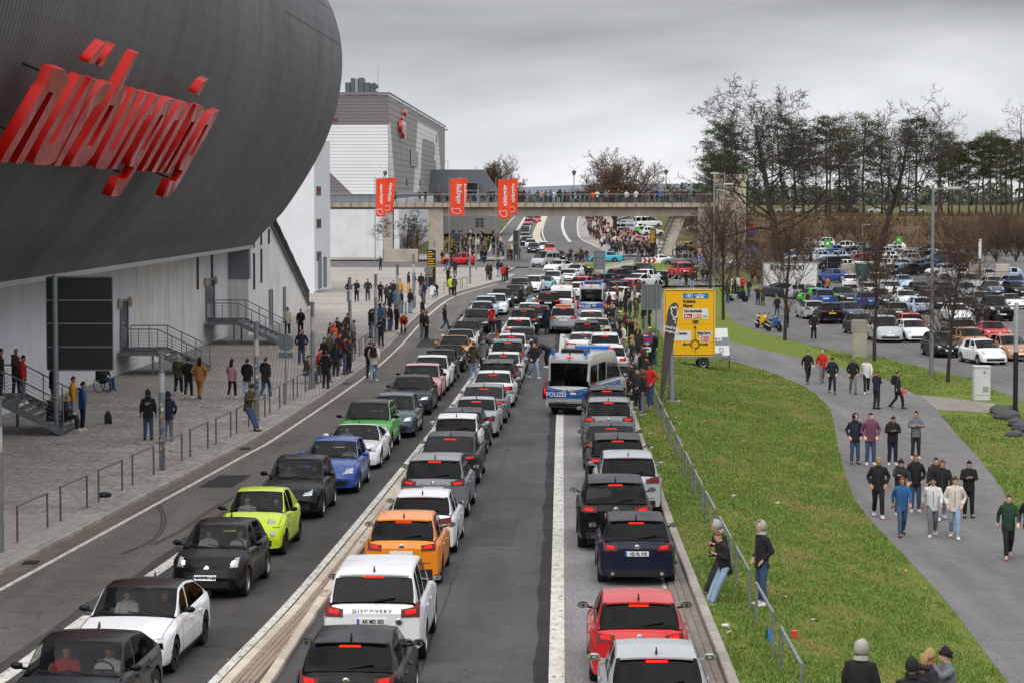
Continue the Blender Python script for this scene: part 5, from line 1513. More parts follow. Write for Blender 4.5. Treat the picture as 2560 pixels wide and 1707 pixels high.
		if s.kind in ('estate', 'suv', 'bigsuv', 'mpv', 'van', 'sprinter'):
			mid = (xb_ + s.x3) / 2 - .12
			win[1] = (mid + .05, xb_ - .05); win.append((s.x3 + .04, mid - .05))
			if s.kind == 'van': win = win[:2] + [(s.x3 + .1, mid - .05)]
		for sg in (1, -1):
			for i in range(len(gx) - 1):
				a, b = gx[i], gx[i + 1]; xm = (a + b) / 2; hh = s.zr(xm) - s.zt(xm)
				for j in range(gm - 1):
					vs = [(gb(x, y), y * sg, z) for x, (y, z) in ((a, gs[i][j]), (b, gs[i + 1][j]), (b, gs[i + 1][j + 1]), (a, gs[i][j + 1]))]
					f = [(0, 1, 2, 3)] if sg < 0 else [(3, 2, 1, 0)]
					tgt = roof if j >= 4 and s.x3 < xm < s.x2 else pill
					zm_ = sum(q[2] for q in vs) / 4
					if j < 3 and not (boxy and j != 1):
						for k, (u, v) in enumerate(win):
							if u < xm < v and hh > .13: tgt = sides[k] if sg > 0 else None
					elif j >= 4 and xm > s.x2 - .01: tgt = wind
					elif j >= 4 and xm < s.x3 + .02 and not (boxy and (j < 5 or not P['tail'] + .10 < zm_ < H - .34)): tgt = rear
					if tgt is not None: tgt.add(vs, f)
		A('roof', weld(roof, 'roof', ang=50), 'roof', None)
		A('pillars', weld(pill, 'pillars', ang=50), 'body', None, stuff=1)
		A('windscreen', weld(wind, 'windscreen'), 'glass', None)
		A('rear_window', weld(rear, 'rear_window'), 'rglass', None)
		for k, sd_ in enumerate(sides):
			if sd_.f:
				me = weld(sd_, 'side_window')
				for sg in (1, -1): A('side_window', me, 'rglass' if k else 'glass', None, mirror=sg < 0)
		# ---------- running gear
		ub = MB(); ub.box((s.xR + .25, -P['W'] / 2 + .29, .17), (s.xF - .3, P['W'] / 2 - .29, max(.62, P['r'] * 2 - .02)))
		A('underbody', ub.mesh('underbody', [UNDER]), None, None)
		r = P['r']; tw_ = .105 if r < .345 else .12
		ty = MB(); ty.lathe([(r * .60, -.012), (r * .64, -tw_), (r * .93, -tw_), (r, -tw_ * .7), (r, tw_ * .7), (r * .93, tw_), (r * .64, tw_), (r * .60, .0)], 28)
		tyre = ty.xf(Matrix.Rotation(R(90), 4, 'X')).mesh('wheel', [TYRE_M], True, 40)
		rm = MB(); rm.lathe([(r * .66, -.02), (r * .66, tw_ * .86), (r * .60, tw_ * .95), (r * .56, tw_ * .5), (r * .54, .0)], 24)
		for k in range(5):
			a = 2 * math.pi * k / 5
			rm.beam((math.cos(a) * .03, math.sin(a) * .03, tw_ * .72), (math.cos(a) * r * .6, math.sin(a) * r * .6, tw_ * .62), .055, .035)
		rm.lathe([(.055, tw_ * .4), (.055, tw_ * .85), (.02, tw_ * .9)], 10)
		rim = rm.xf(Matrix.Rotation(R(-90), 4, 'X')).mesh('rim', [RIM_S], False)
		disc = MB(); disc.lathe([(r * .5, -.01), (r * .5, .01), (.02, .012)], 16); disc = disc.xf(Matrix.Rotation(R(-90), 4, 'X')).mesh('brake_disc', [UNDER])
		for x in (s.af, s.ar):
			for sg in (1, -1):
				A('wheel', tyre, None, None, loc=(x, sg * (P['W'] / 2 - tw_ - .012), r), mirror=sg < 0)
				A('rim', rim, 'rim', len(s.parts) - 1)
				A('brake_disc', disc, None, len(s.parts) - 2, near=1)
		# ---------- lamps and trim
		sk = MB(); xs_ = [s.ar + r + .09 + (s.af - s.ar - 2 * r - .18) * k / 8 for k in range(9)]
		sk.loft([[(x, s.w(x) * .955 + .004, P['sill'] - .03), (x, s.w(x) * .985 + .006, P['sill'] + .07), (x, s.w(x) * .9, P['sill'] + .07), (x, s.w(x) * .9, P['sill'] - .03)] for x in xs_])
		sk = sk.mesh('side_skirt', [TRIM])
		for sg in (1, -1): A('side_skirt', sk, None, None, mirror=sg < 0, near=1)
		y0, y1, z0, z1 = P['hl']
		if s.kind == 'city':
			for sg in (1, -1):
				for (yy, zz, rr_) in ((.60, .80, .11), (.66, .56, .07)):
					mb = MB(); x = s.front_x(yy * P['W'] / 2, zz)
					mb.lathe([(rr_, -.1), (rr_, .02), (rr_ * .86, .045), (.01, .05)], 18); mb.xf(Matrix.Translation((x - .03, yy * P['W'] / 2, zz)) @ Matrix.Rotation(R(24), 4, 'Z') @ Matrix.Rotation(R(62), 4, 'Y'))
					A('headlight', mb.mesh('headlight', [LAMP_OFF], True, 30), 'lamp', None, mirror=sg < 0)
		else:
			me = s.patch(s.front_x, y0, y1, z0, z1, .012, 6, 3, slant=.03, taper=.02).mesh('headlight', [LAMP_OFF], True, 30)
			ge = s.patch(s.front_x, y0 + (y1 - y0) * .22, y0 + (y1 - y0) * .72, z0 + (z1 - z0) * .35, z0 + (z1 - z0) * .72, .018, 4, 2, slant=.02).mesh('lamp_insert', [LAMP_OFF], True, 30)
			for sg in (1, -1): A('headlight', me, None, None, mirror=sg < 0); A('lamp_insert', ge, 'lamp', len(s.parts) - 1)
		g0, g1 = (z0 - .02, z1 - .05)
		A('grille', s.patch(s.front_x, -.40, .40, g0 if s.kind != 'city' else .42, g1 if s.kind != 'city' else .5, .010, 6, 2).mesh('grille', [TRIM], True, 30), None, None)
		A('air_intake', s.patch(s.front_x, -.66, .66, P['sill'] + .06, P['sill'] + .20, .012, 8, 2).mesh('air_intake', [TRIM], True, 30), None, None)
		A('licence_plate', s.patch(s.front_x, -.29, .29, .44 if P['sill'] < .28 else .52, .545 if P['sill'] < .28 else .625, .022, 4, 1).mesh('licence_plate', [PLATE_W]), 'plate', None)
		y0, y1, z0, z1 = P['tl']
		me = s.patch(s.rear_x, y0, y1 + .06, z0, z1, -.014, 6, 3, slant=.02, taper=.015).mesh('tail_light', [TAIL_OFF], True, 30)
		ge = s.patch(s.rear_x, y0 + (y1 - y0) * .30, y1 - (y1 - y0) * .08, z0 + (z1 - z0) * .30, z0 + (z1 - z0) * .60, -.019, 5, 2, slant=.02).mesh('lamp_insert', [TAIL_OFF], True, 30)
		for sg in (1, -1):
			A('tail_light', me, None, None, mirror=sg < 0); A('lamp_insert', ge, 'tail', len(s.parts) - 1)
		zp = (.74 if P['hatch'] else .58) + (P['sill'] - .22) * 1.0
		if s.kind in ('suv', 'bigsuv'): zp = .86
		s.zp = zp
		A('licence_plate', s.patch(s.rear_x, -.29, .29, zp - .055, zp + .055, -.016, 4, 1).mesh('licence_plate', [PLATE_W]), 'plate', None)
		A('bumper_trim', s.patch(s.rear_x, -.78, .78, P['sill'] + .01, P['sill'] + .17, -.012, 8, 2).mesh('bumper_trim', [TRIM], True, 30), 'trim', None)
		for sg in (1, -1): A('reflector', None, None, None) if False else None
		# high brake lamp on the tailgate
		zz = H - .12 if P['hatch'] else s.zr(s.x3) - .06
		x = s.rear_glass_x(zz); mb = MB(); mb.box((x - .05, -.17, zz - .012), (x - .012, .17, zz + .016))
		A('brake_strip', mb.mesh('brake_strip', [TAIL_OFF]), 'strip', None)
		if P['hatch'] and s.kind not in ('van', 'sprinter'):
			mb = MB(); zz = H - .055; x = s.rear_glass_x(zz - .02); w_ = P['W'] / 2 * P['wr'] * .93
			mb.loft([[(x + .22, y, zz + .035 - .02 * (y / w_) ** 2), (x - .10, y, zz + .0 - .02 * (y / w_) ** 2), (x - .10, y, zz - .028 - .02 * (y / w_) ** 2), (x + .2, y, zz - .0 - .02 * (y / w_) ** 2)] for y in [-w_ + 2 * w_ * k / 8 for k in range(9)]])
			A('spoiler', mb.mesh('spoiler', [GRAPH], True, 30), 'roof', None, near=1)
			mb = MB(); z_ = P['tail'] + .07; x_ = s.rear_glass_x(z_); mb.beam((x_ - .035, -.02, z_), (s.rear_glass_x(z_ + .06) - .035, -.42, z_ + .06), .03, .02)
			A('wiper', mb.mesh('wiper', [TRIM]), None, None, near=1)
		else:
			pass
		mb = MB(); 
		for k in (.55, -.1):
			mb.beam((s.x1 - .02, k * P['W'] / 2 * .8, s.zt(s.x1) + .035), (s.x1 - .12, k * P['W'] / 2 * .8 - .5, s.zt(s.x1) + .09), .025, .018)
		A('wiper', mb.mesh('wiper', [TRIM]), None, None, near=1, stuff=1)
		mb = MB(); zm = belt + .10; xm_ = s.x1 - .42; yw = s.w(xm_) * .90
		mb.ball((xm_, yw + .16, zm), (.06, .105, .062), 10, 6); mb.beam((xm_ - .0, yw - .02, zm - .05), (xm_, yw + .1, zm - .03), .05, .035)
		me = mb.mesh('mirror', [GRAPH], True, 40)
		gl = MB(); gl.box((xm_ - .054, yw + .08, zm - .04), (xm_ - .047, yw + .235, zm + .04)); gme = gl.mesh('mirror_glass', [CHROME])
		for sg in (1, -1):
			A('mirror', me, 'mirror', None, mirror=sg < 0); A('mirror_glass', gme, None, len(s.parts) - 1, near=1)
		mb = MB(); x_ = s.x3 + .12; mb.loft([[(x_ + .07, -.015, H - .03), (x_ - .07, -.02, H - .03), (x_ - .07, .02, H - .03), (x_ + .07, .015, H - .03)], [(x_ - .03, -.006, H + .075), (x_ - .07, -.008, H + .07), (x_ - .07, .008, H + .07), (x_ - .03, .006, H + .075)]])
		A('antenna', mb.mesh('antenna', [TRIM]), 'antenna', None, near=1)
		for sg in (1, -1):
			mb = MB(); mb.cyl((s.rear_x(.5, .3) - .03, .55, P['sill'] + .07), (s.rear_x(.5, .3) + .15, .55, P['sill'] + .07), .042, n=10)
			A('exhaust', mb.mesh('exhaust', [CHROME], True, 40), None, None, mirror=sg < 0, near=1)
		mb = MB(); zb_ = min(P['tail'] - .10, zp + .14); mb.lathe([(.062, 0), (.062, .02), (.05, .026), (.02, .026)], 16); by_ = -.5 if s.kind == 'bigsuv' else 0
		if by_: zb_ = zp
		mb.xf(Matrix.Translation((s.rear_x(by_, zb_) - .005, by_, zb_)) @ Matrix.Rotation(R(-90), 4, 'Y'))
		A('badge', mb.mesh('badge', [CHROME], True, 40), None, None, near=1)
		mb = MB(); zb_ = P['nose'] - .03; mb.lathe([(.062, 0), (.062, .02), (.05, .026), (.02, .026)], 16); mb.xf(Matrix.Translation((s.front_x(0, zb_) + .004, 0, zb_)) @ Matrix.Rotation(R(60), 4, 'Y'))
		A('badge', mb.mesh('badge', [CHROME], True, 40), None, None, near=1)
		# ---------- inside
		for sx, sy in ((s.xB - .02, .36), (s.xB - .02, -.36), (s.xB - .85, .36), (s.xB - .85, -.36)):
			if s.kind in ('super', 'sport') and sx < s.xB - .1: continue
			hh = min(min(H - .28, belt + .22) - .30, (s.zr(sx - .2) - .16 - .5) / 1.12)
			if hh < .25: continue
			mb = MB(); mb.rbox((sx - .1, sy - .24, .34), (sx + .46, sy + .24, .34 + .24), .04)
			mb.loft([[(sx - .06 - t * .2, sy - .23 + t * .03, .5 + t * hh), (sx + .08 - t * .2, sy - .23 + t * .03, .5 + t * hh), (sx + .08 - t * .2, sy + .23 - t * .03, .5 + t * hh), (sx - .06 - t * .2, sy + .23 - t * .03, .5 + t * hh)] for t in (0, .5, .85)])
			mb.rbox((sx - .24, sy - .13, .5 + hh * .88), (sx - .12, sy + .13, .5 + hh * 1.12), .03)
			A('seat', mb.mesh('seat', [SEAT]), None, None, near=1)
		mb = MB(); yw = s.w(s.x1) * .8
		mb.loft([[(s.x1 - .05, y, s.zt(s.x1) - .06), (s.x1 - .55, y, belt - .01), (s.x1 - .62, y, belt - .12), (s.x1 - .5, y, .5), (s.x1 - .1, y, .5)] for y in (-yw, yw)])
		A('dashboard', mb.mesh('dashboard', [TRIM]), None, None)
		mb = MB(); c = V((s.x1 - .74, .36, belt - .02)); mb.tube([c + V((.10 * math.sin(a) * .4, .18 * math.cos(a), .18 * math.sin(a) * .9)) for a in (2 * math.pi * k / 16 for k in range(17))], .016, 6); mb.beam(c, c + V((.2, 0, -.06)), .05, .05); mb.beam(c + V((0, -.17, 0)), c + V((0, .17, 0)), .03, .04)
		A('steering_wheel', mb.mesh('steering_wheel', [TRIM]), None, None, near=1)
		s.seat_pos = (s.xB - .02, .36)
CK = {}
def ck(kind):
	if kind not in CK: CK[kind] = CarKind(kind)
	return CK[kind]
FRONT, REAR = 1, 2
def make_car(kind, color, loc, heading, label, group, near=True, roof=None, lamp=None, brake=None, glass_tint=None, rim=None, mirror=None, plate=None, plate_text=None, view=0, cat='car', trim=None, name=None, rearglass=None, antenna=None, pitch=0.):
	"""one car: an Empty on the ground and its parts"""
	C = ck(kind); P = C.P
	nm = name or {'hatch': 'hatchback', 'small': 'hatchback', 'city': 'city_car', 'oldhatch': 'hatchback', 'sedan': 'saloon_car', 'oldsedan': 'saloon_car', 'coupe': 'coupe', 'sport': 'sports_car', 'super': 'supercar', 'estate': 'estate_car', 'suv': 'suv', 'bigsuv': 'suv', 'mpv': 'people_carrier', 'van': 'van', 'pickup': 'pickup_truck', 'sprinter': 'police_van'}[kind]
	root = tag(empty(nm, loc, heading), label, cat, group)
	rv = random.Random(label); root.scale = (rv.uniform(.97, 1.03), rv.uniform(.98, 1.02), rv.uniform(.97, 1.04)) if not plate_text else (1, 1, 1)
	body = car_paint(color)
	M_ = {'body': body, 'roof': car_paint(roof) if roof else body, 'glass': glass_tint or G_CLEAR, 'rglass': rearglass or G_DARK, 'rim': rim or RIM_S,
          'lamp': lamp or LAMP_OFF, 'tail': brake or TAIL_OFF, 'strip': TAIL_HOT if brake else TAIL_OFF, 'mirror': car_paint(mirror) if mirror else body, 'plate': plate or PLATE_W, 'trim': trim or TRIM, 'antenna': TRIM}
	objs = []
	for p in C.parts:
		if p['mesh'] is None or (p.get('near') and not near) or (p.get('parent') is not None and objs[p['parent']] is None):
			objs.append(None); continue
		par = root if p.get('parent') is None else objs[p['parent']]
		o = bpy.data.objects.new(p['name'], p['mesh']); COL.objects.link(o); o.parent = par
		if p.get('loc'): o.location = p['loc']
		if p.get('mirror') and p.get('parent') is None:
			o.scale = (1, -1, 1)
		if p['paint']: paint(o, M_[p['paint']])
		if p.get('stuff'): o['kind'] = 'stuff'
		objs.append(o)
	if plate_text:
		for end, fx in ((1, C.front_x), (-1, C.rear_x)):
			if (view == FRONT) != (end > 0): continue
			z = C.zp if end < 0 else (.4925 if P['sill'] < .28 else .5725)
			x = fx(0, z) + end * .028
			ty = 1 if end > 0 else -1
			lp = [o for o in objs if o is not None and o.name.startswith('licence_plate')][0 if end > 0 else 1]
			lettering(plate_text, (x, .022 * ty, z), (0, ty, 0), (0, 0, 1), .105, PLATE_T, lp, .002, bold=.002, sx=.78, name='plate_number')
			mb = MB(); mb.box((x - .002, -.255 * ty - .02, z - .05), (x + .002, -.255 * ty + .02, z + .05)); mb.build('plate_band', PLATE_B, lp)
	return root, objs, C
# ================================================================ STREET FURNITURE
def rails(n_from, name='pedestrian_rail'): pass
def hoop(a, b, h, mat, label, group, r=.028):
	"""low hoop rail: two posts and a bar"""
	root = tag(base('hoop_rail', a), label, 'railing', group)
	for q in (a, b):
		mb = MB(); mb.cyl(q - V((0, 0, .1)), q + V((0, 0, h)), r, n=8); mb.build('post', mat, root, True, 40)
	mb = MB(); d = (b - a).normalized() * r
	mb.tube([a + V((0, 0, h)) - d, b + V((0, 0, h)) + d], r * 1.05, 8); mb.build('rail', mat, root, True, 40)
def along(line, y, off, dz=0.):
	p, t = on_line(line, y); n = V((t.y, -t.x, 0)); q = p + n * off
	return V((q.x, q.y, ground_z(q.x, q.y) + dz))
y, k = 55.6, 0
while y < 182:
	k += 1
	if not (146 < y < 150): hoop(along(EL, y, -1.5, .12), along(EL, y + 2.7, -1.5, .12), .9, GALV_D, '%s galvanised hoop rail along the plaza kerb from the near corner' % ordinal(k), 'hoop rails along the plaza kerb')
	y += 3.95
for k, y in enumerate((212, 220, 224)): hoop(along(EL, y, -1.3, .12), along(EL, y + 3, -1.3, .12), .95, GALV_D, '%s hoop rail past the bend of the plaza kerb' % ordinal(k + 1), 'hoop rails at the bend')
y, k = 40.2, 0
while y < 112:
	k += 1
	hoop(along(RK, y, .88), along(RK, y + 3.5, .88), .86, GALV, '%s silver hoop rail on the grass verge counting away' % ordinal(k), 'hoop rails on the grass verge', .032)
	y += 5.05
# silver light columns on the plaza
STICK = [simple('sticker ' + c, c, .6, 0, .2, 9) for c in ('#c23a2c', '#e6e2d8', '#1d2024', '#d8b62a', '#3a6ea5')]
def light_column(px, py, h, label, r=.10, stick=0):
	p = gp(px, py, .0); 
	if p.x < 0: p.z = .12
	root = tag(base('light_column', p), label, 'light column', 'silver light columns on the plaza')
	mb = MB(); mb.cyl(p, p + V((0, 0, h * .66)), r, n=16); mb.build('shaft', GALV, root, True, 40)
	mb = MB(); mb.cyl(p + V((0, 0, h * .66)), p + V((0, 0, h * .82)), r * .94, n=16); mb.build('joint_ring', simple('white diffuser', '#c3c6c8', .35, .2), root, True, 40)
	mb = MB(); mb.lathe([(r * .9, h * .82), (r * .9, h * .985), (r * 1.1, h * .985), (r * 1.1, h)], 16, tuple(p)); mb.build('lamp_head', simple('dull lamp head', '#8d9194', .35, .5), root, True, 40)
	rr = random.Random(px)
	for i in range(stick):
		a = -math.pi / 2 + rr.uniform(-.9, .9); z = rr.uniform(.35, h * .62); s_ = rr.uniform(.02, .05)
		mb = MB(); mb.grid([[(p.x + (r + .003) * math.cos(a + d * s_ / r), p.y + (r + .003) * math.sin(a + d * s_ / r), p.z + z + q) for d in (-1, 0, 1)] for q in (-s_, s_)]); mb.build('sticker', rr.choice(STICK), root)
for px, py, h, st, lab in ((406, 1182, 3.7, 26, 'sticker covered silver light column beside two men with backs turned'), (642, 1061, 3.8, 16, 'silver light column beside the man leaning on the rail'), (782, 977, 3.85, 3, 'clean silver light column beside seated woman with long hair'),
                          (875, 868, 3.9, 2, 'silver light column behind the tight huddle of onlookers'), (940, 862, 4.0, 2, 'silver light column beside the man in navy at the kerb'), (994, 815, 4.0, 0, 'thin looking light column behind the blue jacket'), (1034, 775, 4.1, 0, 'silver light column beside person in tall black coat'),
                          (1175, 713, 4.2, 0, 'silver light column among the bend hoop rails'), (1190, 678, 4.4, 0, 'silver light column by the red parked car'), (0, 1391, 3.7, 0, 'silver light column cut by the picture edge'), (1086, 705, 4.0, 0, 'silver light column against the black price board')):
	light_column(px, py, h, lab, .1, st)
# backs of road signs
def sign_back(px, py, x0, x1, y0, y1, label, mat, two=False, bars=4, post_px=None, rr=.07, dz=0.):
	p = gp(px, py); p.z += dz; Y = p.y
	a, b = at(x0, y1, Y), at(x1, y0, Y)
	root = tag(base('road_sign', p), label, 'sign')
	mb = MB(); r = .08
	out = [(a.x + r, a.z), (b.x - r, a.z), (b.x, a.z + r), (b.x, b.z - r), (b.x - r, b.z), (a.x + r, b.z), (a.x, b.z - r), (a.x, a.z + r)]
	mb.prism([V((x, Y + .06, z)) for x, z in out], (0, .03, 0)); mb.build('panel', mat, root)
	for x_ in (a.x + .015, b.x - .015):
		mb = MB(); mb.beam((x_, Y + .05, a.z + r), (x_, Y + .05, b.z - r), .03, .05); mb.build('frame', GALV, root)
	for k in range(bars + 1):
		z = a.z + .03 + (b.z - a.z - .06) * k / bars; mb = MB(); mb.beam((a.x + .04, Y + .04, z), (b.x - .04, Y + .04, z), .035, .05); mb.build('crossbar', GALV, root)
	for q in post_px or [px]:
		x = at(q, py, Y).x; mb = MB(); mb.cyl((x, Y - rr, p.z - .1), (x, Y - rr, b.z + .05), rr, n=14); mb.build('post', GALV, root, True, 40)
	return root
SGN_D = simple('dark sign back', '#34383b', .5, .2, .12, 2)
SGN_G = simple('grey sign back', '#747b80', .45, .3, .1, 2)
sign_back(143, 1092, 116, 281, 691, 927, 'large dark back of a road sign on a thick pole before the stair', SGN_D, bars=4, rr=.105, dz=.12)
sign_back(1628, 838, 1603, 1654, 712, 775, 'plain grey back of a road sign on two posts behind the verge crowd', SGN_G, bars=1, post_px=[1618, 1640], rr=.05)
sign_back(1495, 703, 1483, 1513, 628, 675, 'grey gridded sign back standing before the roundabout', SGN_G, bars=3, post_px=[1487, 1510], rr=.05)
sign_back(1286, 668, 1283, 1297, 576, 640, 'narrow grey sign back on two posts beside the motorcycle officer', SGN_D, bars=2, post_px=[1283, 1297], rr=.05)
sign_back(1152, 660, 1134, 1152, 583, 607, 'dark sign back against the crowd under the bridge', SGN_D, bars=1, rr=.05)
sign_back(1200, 640, 1188, 1210, 545, 570, 'tall latticed dark sign back under the bridge', SGN_D, bars=3, rr=.05)
def disc(c, r, t, n=24, ry=0.):
	mb = MB(); mb.lathe([(r, -t), (r, t)], n); return mb.xf(Matrix.Translation(c) @ Matrix.Rotation(R(90), 4, 'X'))
for px, py, cy, r, lab in ((715, 1015, 857, .33, 'round grey back of a traffic sign on a thin plaza post'), (1070, 735, 676, .35, 'round sign back in front of the black price board')):
	p = gp(px, py); p.z = .12; root = tag(base('traffic_sign', p), lab, 'sign'); z = at(px, cy, p.y).z
	disc((p.x, p.y + .04, z), r, .012).build('disc', SGN_G, root)
	mb = MB(); mb.cyl(p, (p.x, p.y, z + r * 1.05), .03, n=8); mb.build('post', GALV, root, True, 40)
	mb = MB(); mb.box((p.x - .3, p.y + .03, z - r - .3), (p.x + .3, p.y + .05, z - r - .06)); mb.build('plate', SGN_G, root)
# ---- no stopping sign
RS, BS = simple('sign red', '#c4161c', .4, 0, .05), simple('sign blue', '#1c4a9c', .4, 0, .05)
p = gp(1615, 917); z = at(1614, 848.5, p.y).z; Y = p.y
root = tag(base('no_stopping_sign', p), 'round blue and red no stopping sign with white arrows', 'sign')
mb = MB(); mb.cyl(p - V((0, 0, .1)), (p.x, Y, z + .3), .035, n=10); mb.build('post', GALV, root, True, 40)
disc((p.x, Y - .05, z), .335, .012).build('disc', RS, root)
for a in (45, 135, 225, 315):
	mb = MB(); pts = [(p.x, Y - .068, z)]
	for k in range(7):
		t = R(a - 33 + 11 * k); pts.append((p.x + .265 * math.cos(t), Y - .068, z + .265 * math.sin(t)))
	c = V((math.cos(R(a)) * .05, 0, math.sin(R(a)) * .05)); mb.prism([V(q) + c for q in pts], (0, .01, 0)); mb.build('blue_field', BS, root)
for s_, zz in ((-1, .2), (1, -.2)):
	mb = MB(); mb.beam((p.x - .1, Y - .075, z + zz), (p.x + .1, Y - .075, z + zz), .006, .045); mb.prism([V((p.x + s_ * .17, Y - .078, z + zz)), V((p.x + s_ * .06, Y - .078, z + zz + .075)), V((p.x + s_ * .06, Y - .078, z + zz - .075))], (0, .006, 0)); mb.build('arrow', WHITE, root)
mb = MB(); mb.box((p.x - .25, Y - .06, z - .63), (p.x + .25, Y - .045, z - .38)); pl = mb.build('plate', WHITE, root)
mb = MB(); mb.box((p.x - .16, Y - .066, z - .56), (p.x + .02, Y - .061, z - .51)); mb.box((p.x - .02, Y - .067, z - .53), (p.x + .16, Y - .0615, z - .47)); mb.build('tow_symbol', BLACK, pl)
# ---- yellow direction sign
YEL, INK = simple('sign yellow', '#f4b800', .4, 0, .03, 1), simple('sign black', '#171512', .5, 0, .05)
RIMG = simple('sign rim grey', '#d4d0bd', .5, .2, .05)
p = gp(1679, 1003); Y = p.y
ys = tag(base('direction_sign', p), 'big yellow direction sign with roundabout diagram and town names', 'sign')
def SP(zx, zy, o=0.): q = at(1600 + zx * .2423, 680 + zy * .2423, Y); return V((q.x, Y - o, q.z))
def rect(x0, y0, x1, y1, o, mat, name, t=.008, r=0, parent=ys):
	a, b = SP(x0, y1), SP(x1, y0); mb = MB()
	if r:
		out = [(a.x + r, a.z), (b.x - r, a.z), (b.x - r * .3, a.z + r * .3), (b.x, a.z + r), (b.x, b.z - r), (b.x - r * .3, b.z - r * .3), (b.x - r, b.z), (a.x + r, b.z), (a.x + r * .3, b.z - r * .3), (a.x, b.z - r), (a.x, a.z + r), (a.x + r * .3, a.z + r * .3)]
		mb.prism([V((x, Y - o, z)) for x, z in out], (0, t, 0))
	else: mb.box((a.x, Y - o, a.z), (b.x, Y - o + t, b.z))
	return mb.build(name, mat, parent)
def sgn_text(body, zx, zy, h_px, mat, parent=ys, align='LEFT', o=.05, sx=1.0, bold=.007):
	return lettering(body, SP(zx, zy, o), (1, 0, 0), (0, 0, 1), h_px * .2423 * Y / F_PX * 1.3, mat, parent, .002, align, 0, bold, 'lettering', sx)
rect(243, 178, 778, 872, .0, RIMG, 'panel', .05, .12)
rect(248, 183, 773, 867, .012, YEL, 'face', .01, .11)
for x0, y0, x1, y1 in ((258, 193, 763, 199), (258, 851, 763, 857), (258, 199, 264, 851), (757, 199, 763, 851)): rect(x0, y0, x1, y1, .018, INK, 'border')
rect(248, 538, 773, 540, .018, simple('sign seam', '#b98d12', .5), 'seam')
MB().cyl(p, (p.x, Y + .2, SP(0, 190).z), .13, n=16).build('post', GALV, ys, True, 40)
MB().box((p.x - .35, Y - .15, p.z - .1), (p.x + .35, Y + .55, p.z + .05)).build('footing', CONC, ys)
MB().lathe([(.3, .05), (.3, .1), (.16, .1), (.16, .16)], 16, (p.x, Y + .2, p.z)).build('flange', BLACK, ys)
b_ = rect(446, 222, 707, 275, .022, simple('motorway blue', '#1379bb', .4, 0, .04), 'blue_panel')
for q in ((478, 228, 543, 233), (478, 262, 543, 267), (478, 228, 484, 267), (537, 228, 543, 267)): rect(*q, .028, WHITE, 'number_border', parent=b_)
sgn_text('61', 510, 248, 24, WHITE, b_, 'CENTER', .034, bold=.01)
for pts in (((570, 272), (610, 228), (617, 228), (617, 272)), ((625, 272), (625, 228), (633, 228), (663, 272)), ((565, 240), (672, 240), (672, 246), (565, 246))):
	mb = MB(); mb.prism([SP(x, y_, .03) for x, y_ in pts[::-1]], (0, .006, 0)); mb.build('motorway_symbol', WHITE, b_)
sgn_text('Koblenz', 444, 306, 30, INK, o=.024); sgn_text('Mayen', 444, 350, 30, INK, o=.024)
w_ = rect(443, 381, 705, 484, .024, WHITE, 'white_panel')
sgn_text('Nordschleife', 453, 406, 30, INK, w_, o=.032, sx=.92)
r_ = rect(454, 435, 538, 477, .032, RS, 'red_panel', parent=w_); sgn_text('A', 463, 457, 30, WHITE, w_, o=.04, bold=.01); sgn_text('5-6', 494, 462, 18, WHITE, w_, o=.04)
o_ = rect(553, 437, 636, 478, .032, simple('sign orange', '#ea8a1d', .4), 'orange_panel', parent=w_); sgn_text('D', 560, 458, 30, WHITE, w_, o=.04, bold=.01); sgn_text('9-11', 590, 462, 16, WHITE, w_, o=.04)
rect(650, 455, 692, 463, .032, INK, 'bar', parent=w_)
for q in ((540, 500, 605, 503), (540, 529, 605, 532), (540, 500, 543, 532), (602, 500, 605, 532)): rect(*q, .024, INK, 'road_number_border')
sgn_text('258', 573, 516, 22, INK, ys, 'CENTER', .026)
w2 = rect(330, 604, 527, 709, .024, WHITE, 'white_panel'); sgn_text('-Center', 370, 635, 28, INK, w2, o=.032)
g2 = rect(585, 610, 748, 655, .024, simple('sign pale grey', '#d3d6c8', .5), 'grey_panel'); sgn_text('Ring-Carre', 592, 631, 27, INK, g2, o=.032, sx=.86)
w3 = rect(614, 660, 727, 715, .024, WHITE, 'white_panel'); rect(628, 667, 717, 708, .032, RS, 'red_panel', parent=w3); sgn_text('A', 634, 688, 28, WHITE, w3, o=.04, bold=.01); sgn_text('7-10', 664, 691, 20, WHITE, w3, o=.04)
mb = MB(); mb.tube([SP(568 + 42 * math.cos(a), 744 - 42 * math.sin(a), .024) for a in (R(-95 + 330 * k / 28 - 0) for k in range(29))], .022, 6); mb.build('roundabout_ring', INK, ys)
for pts in (((568, 832), (568, 790)), ((568, 702), (568, 575)), ((526, 744), (455, 744)), ((611, 744), (690, 744))):
	mb = MB(); mb.beam(SP(*pts[0], .024), SP(*pts[1], .024), .012, .045, up=(0, 1, 0)) if pts[0][0] == pts[1][0] else mb.beam(SP(*pts[0], .024), SP(*pts[1], .024), .012, .045); mb.build('arrow_shaft', INK, ys)
for pts in (((568, 553), (552, 580), (584, 580)), ((436, 744), (466, 728), (466, 760)), ((705, 744), (676, 728), (676, 760))):
	mb = MB(); mb.prism([SP(x, y_, .028) for x, y_ in pts], (0, .008, 0)); mb.build('arrow_head', INK, ys)
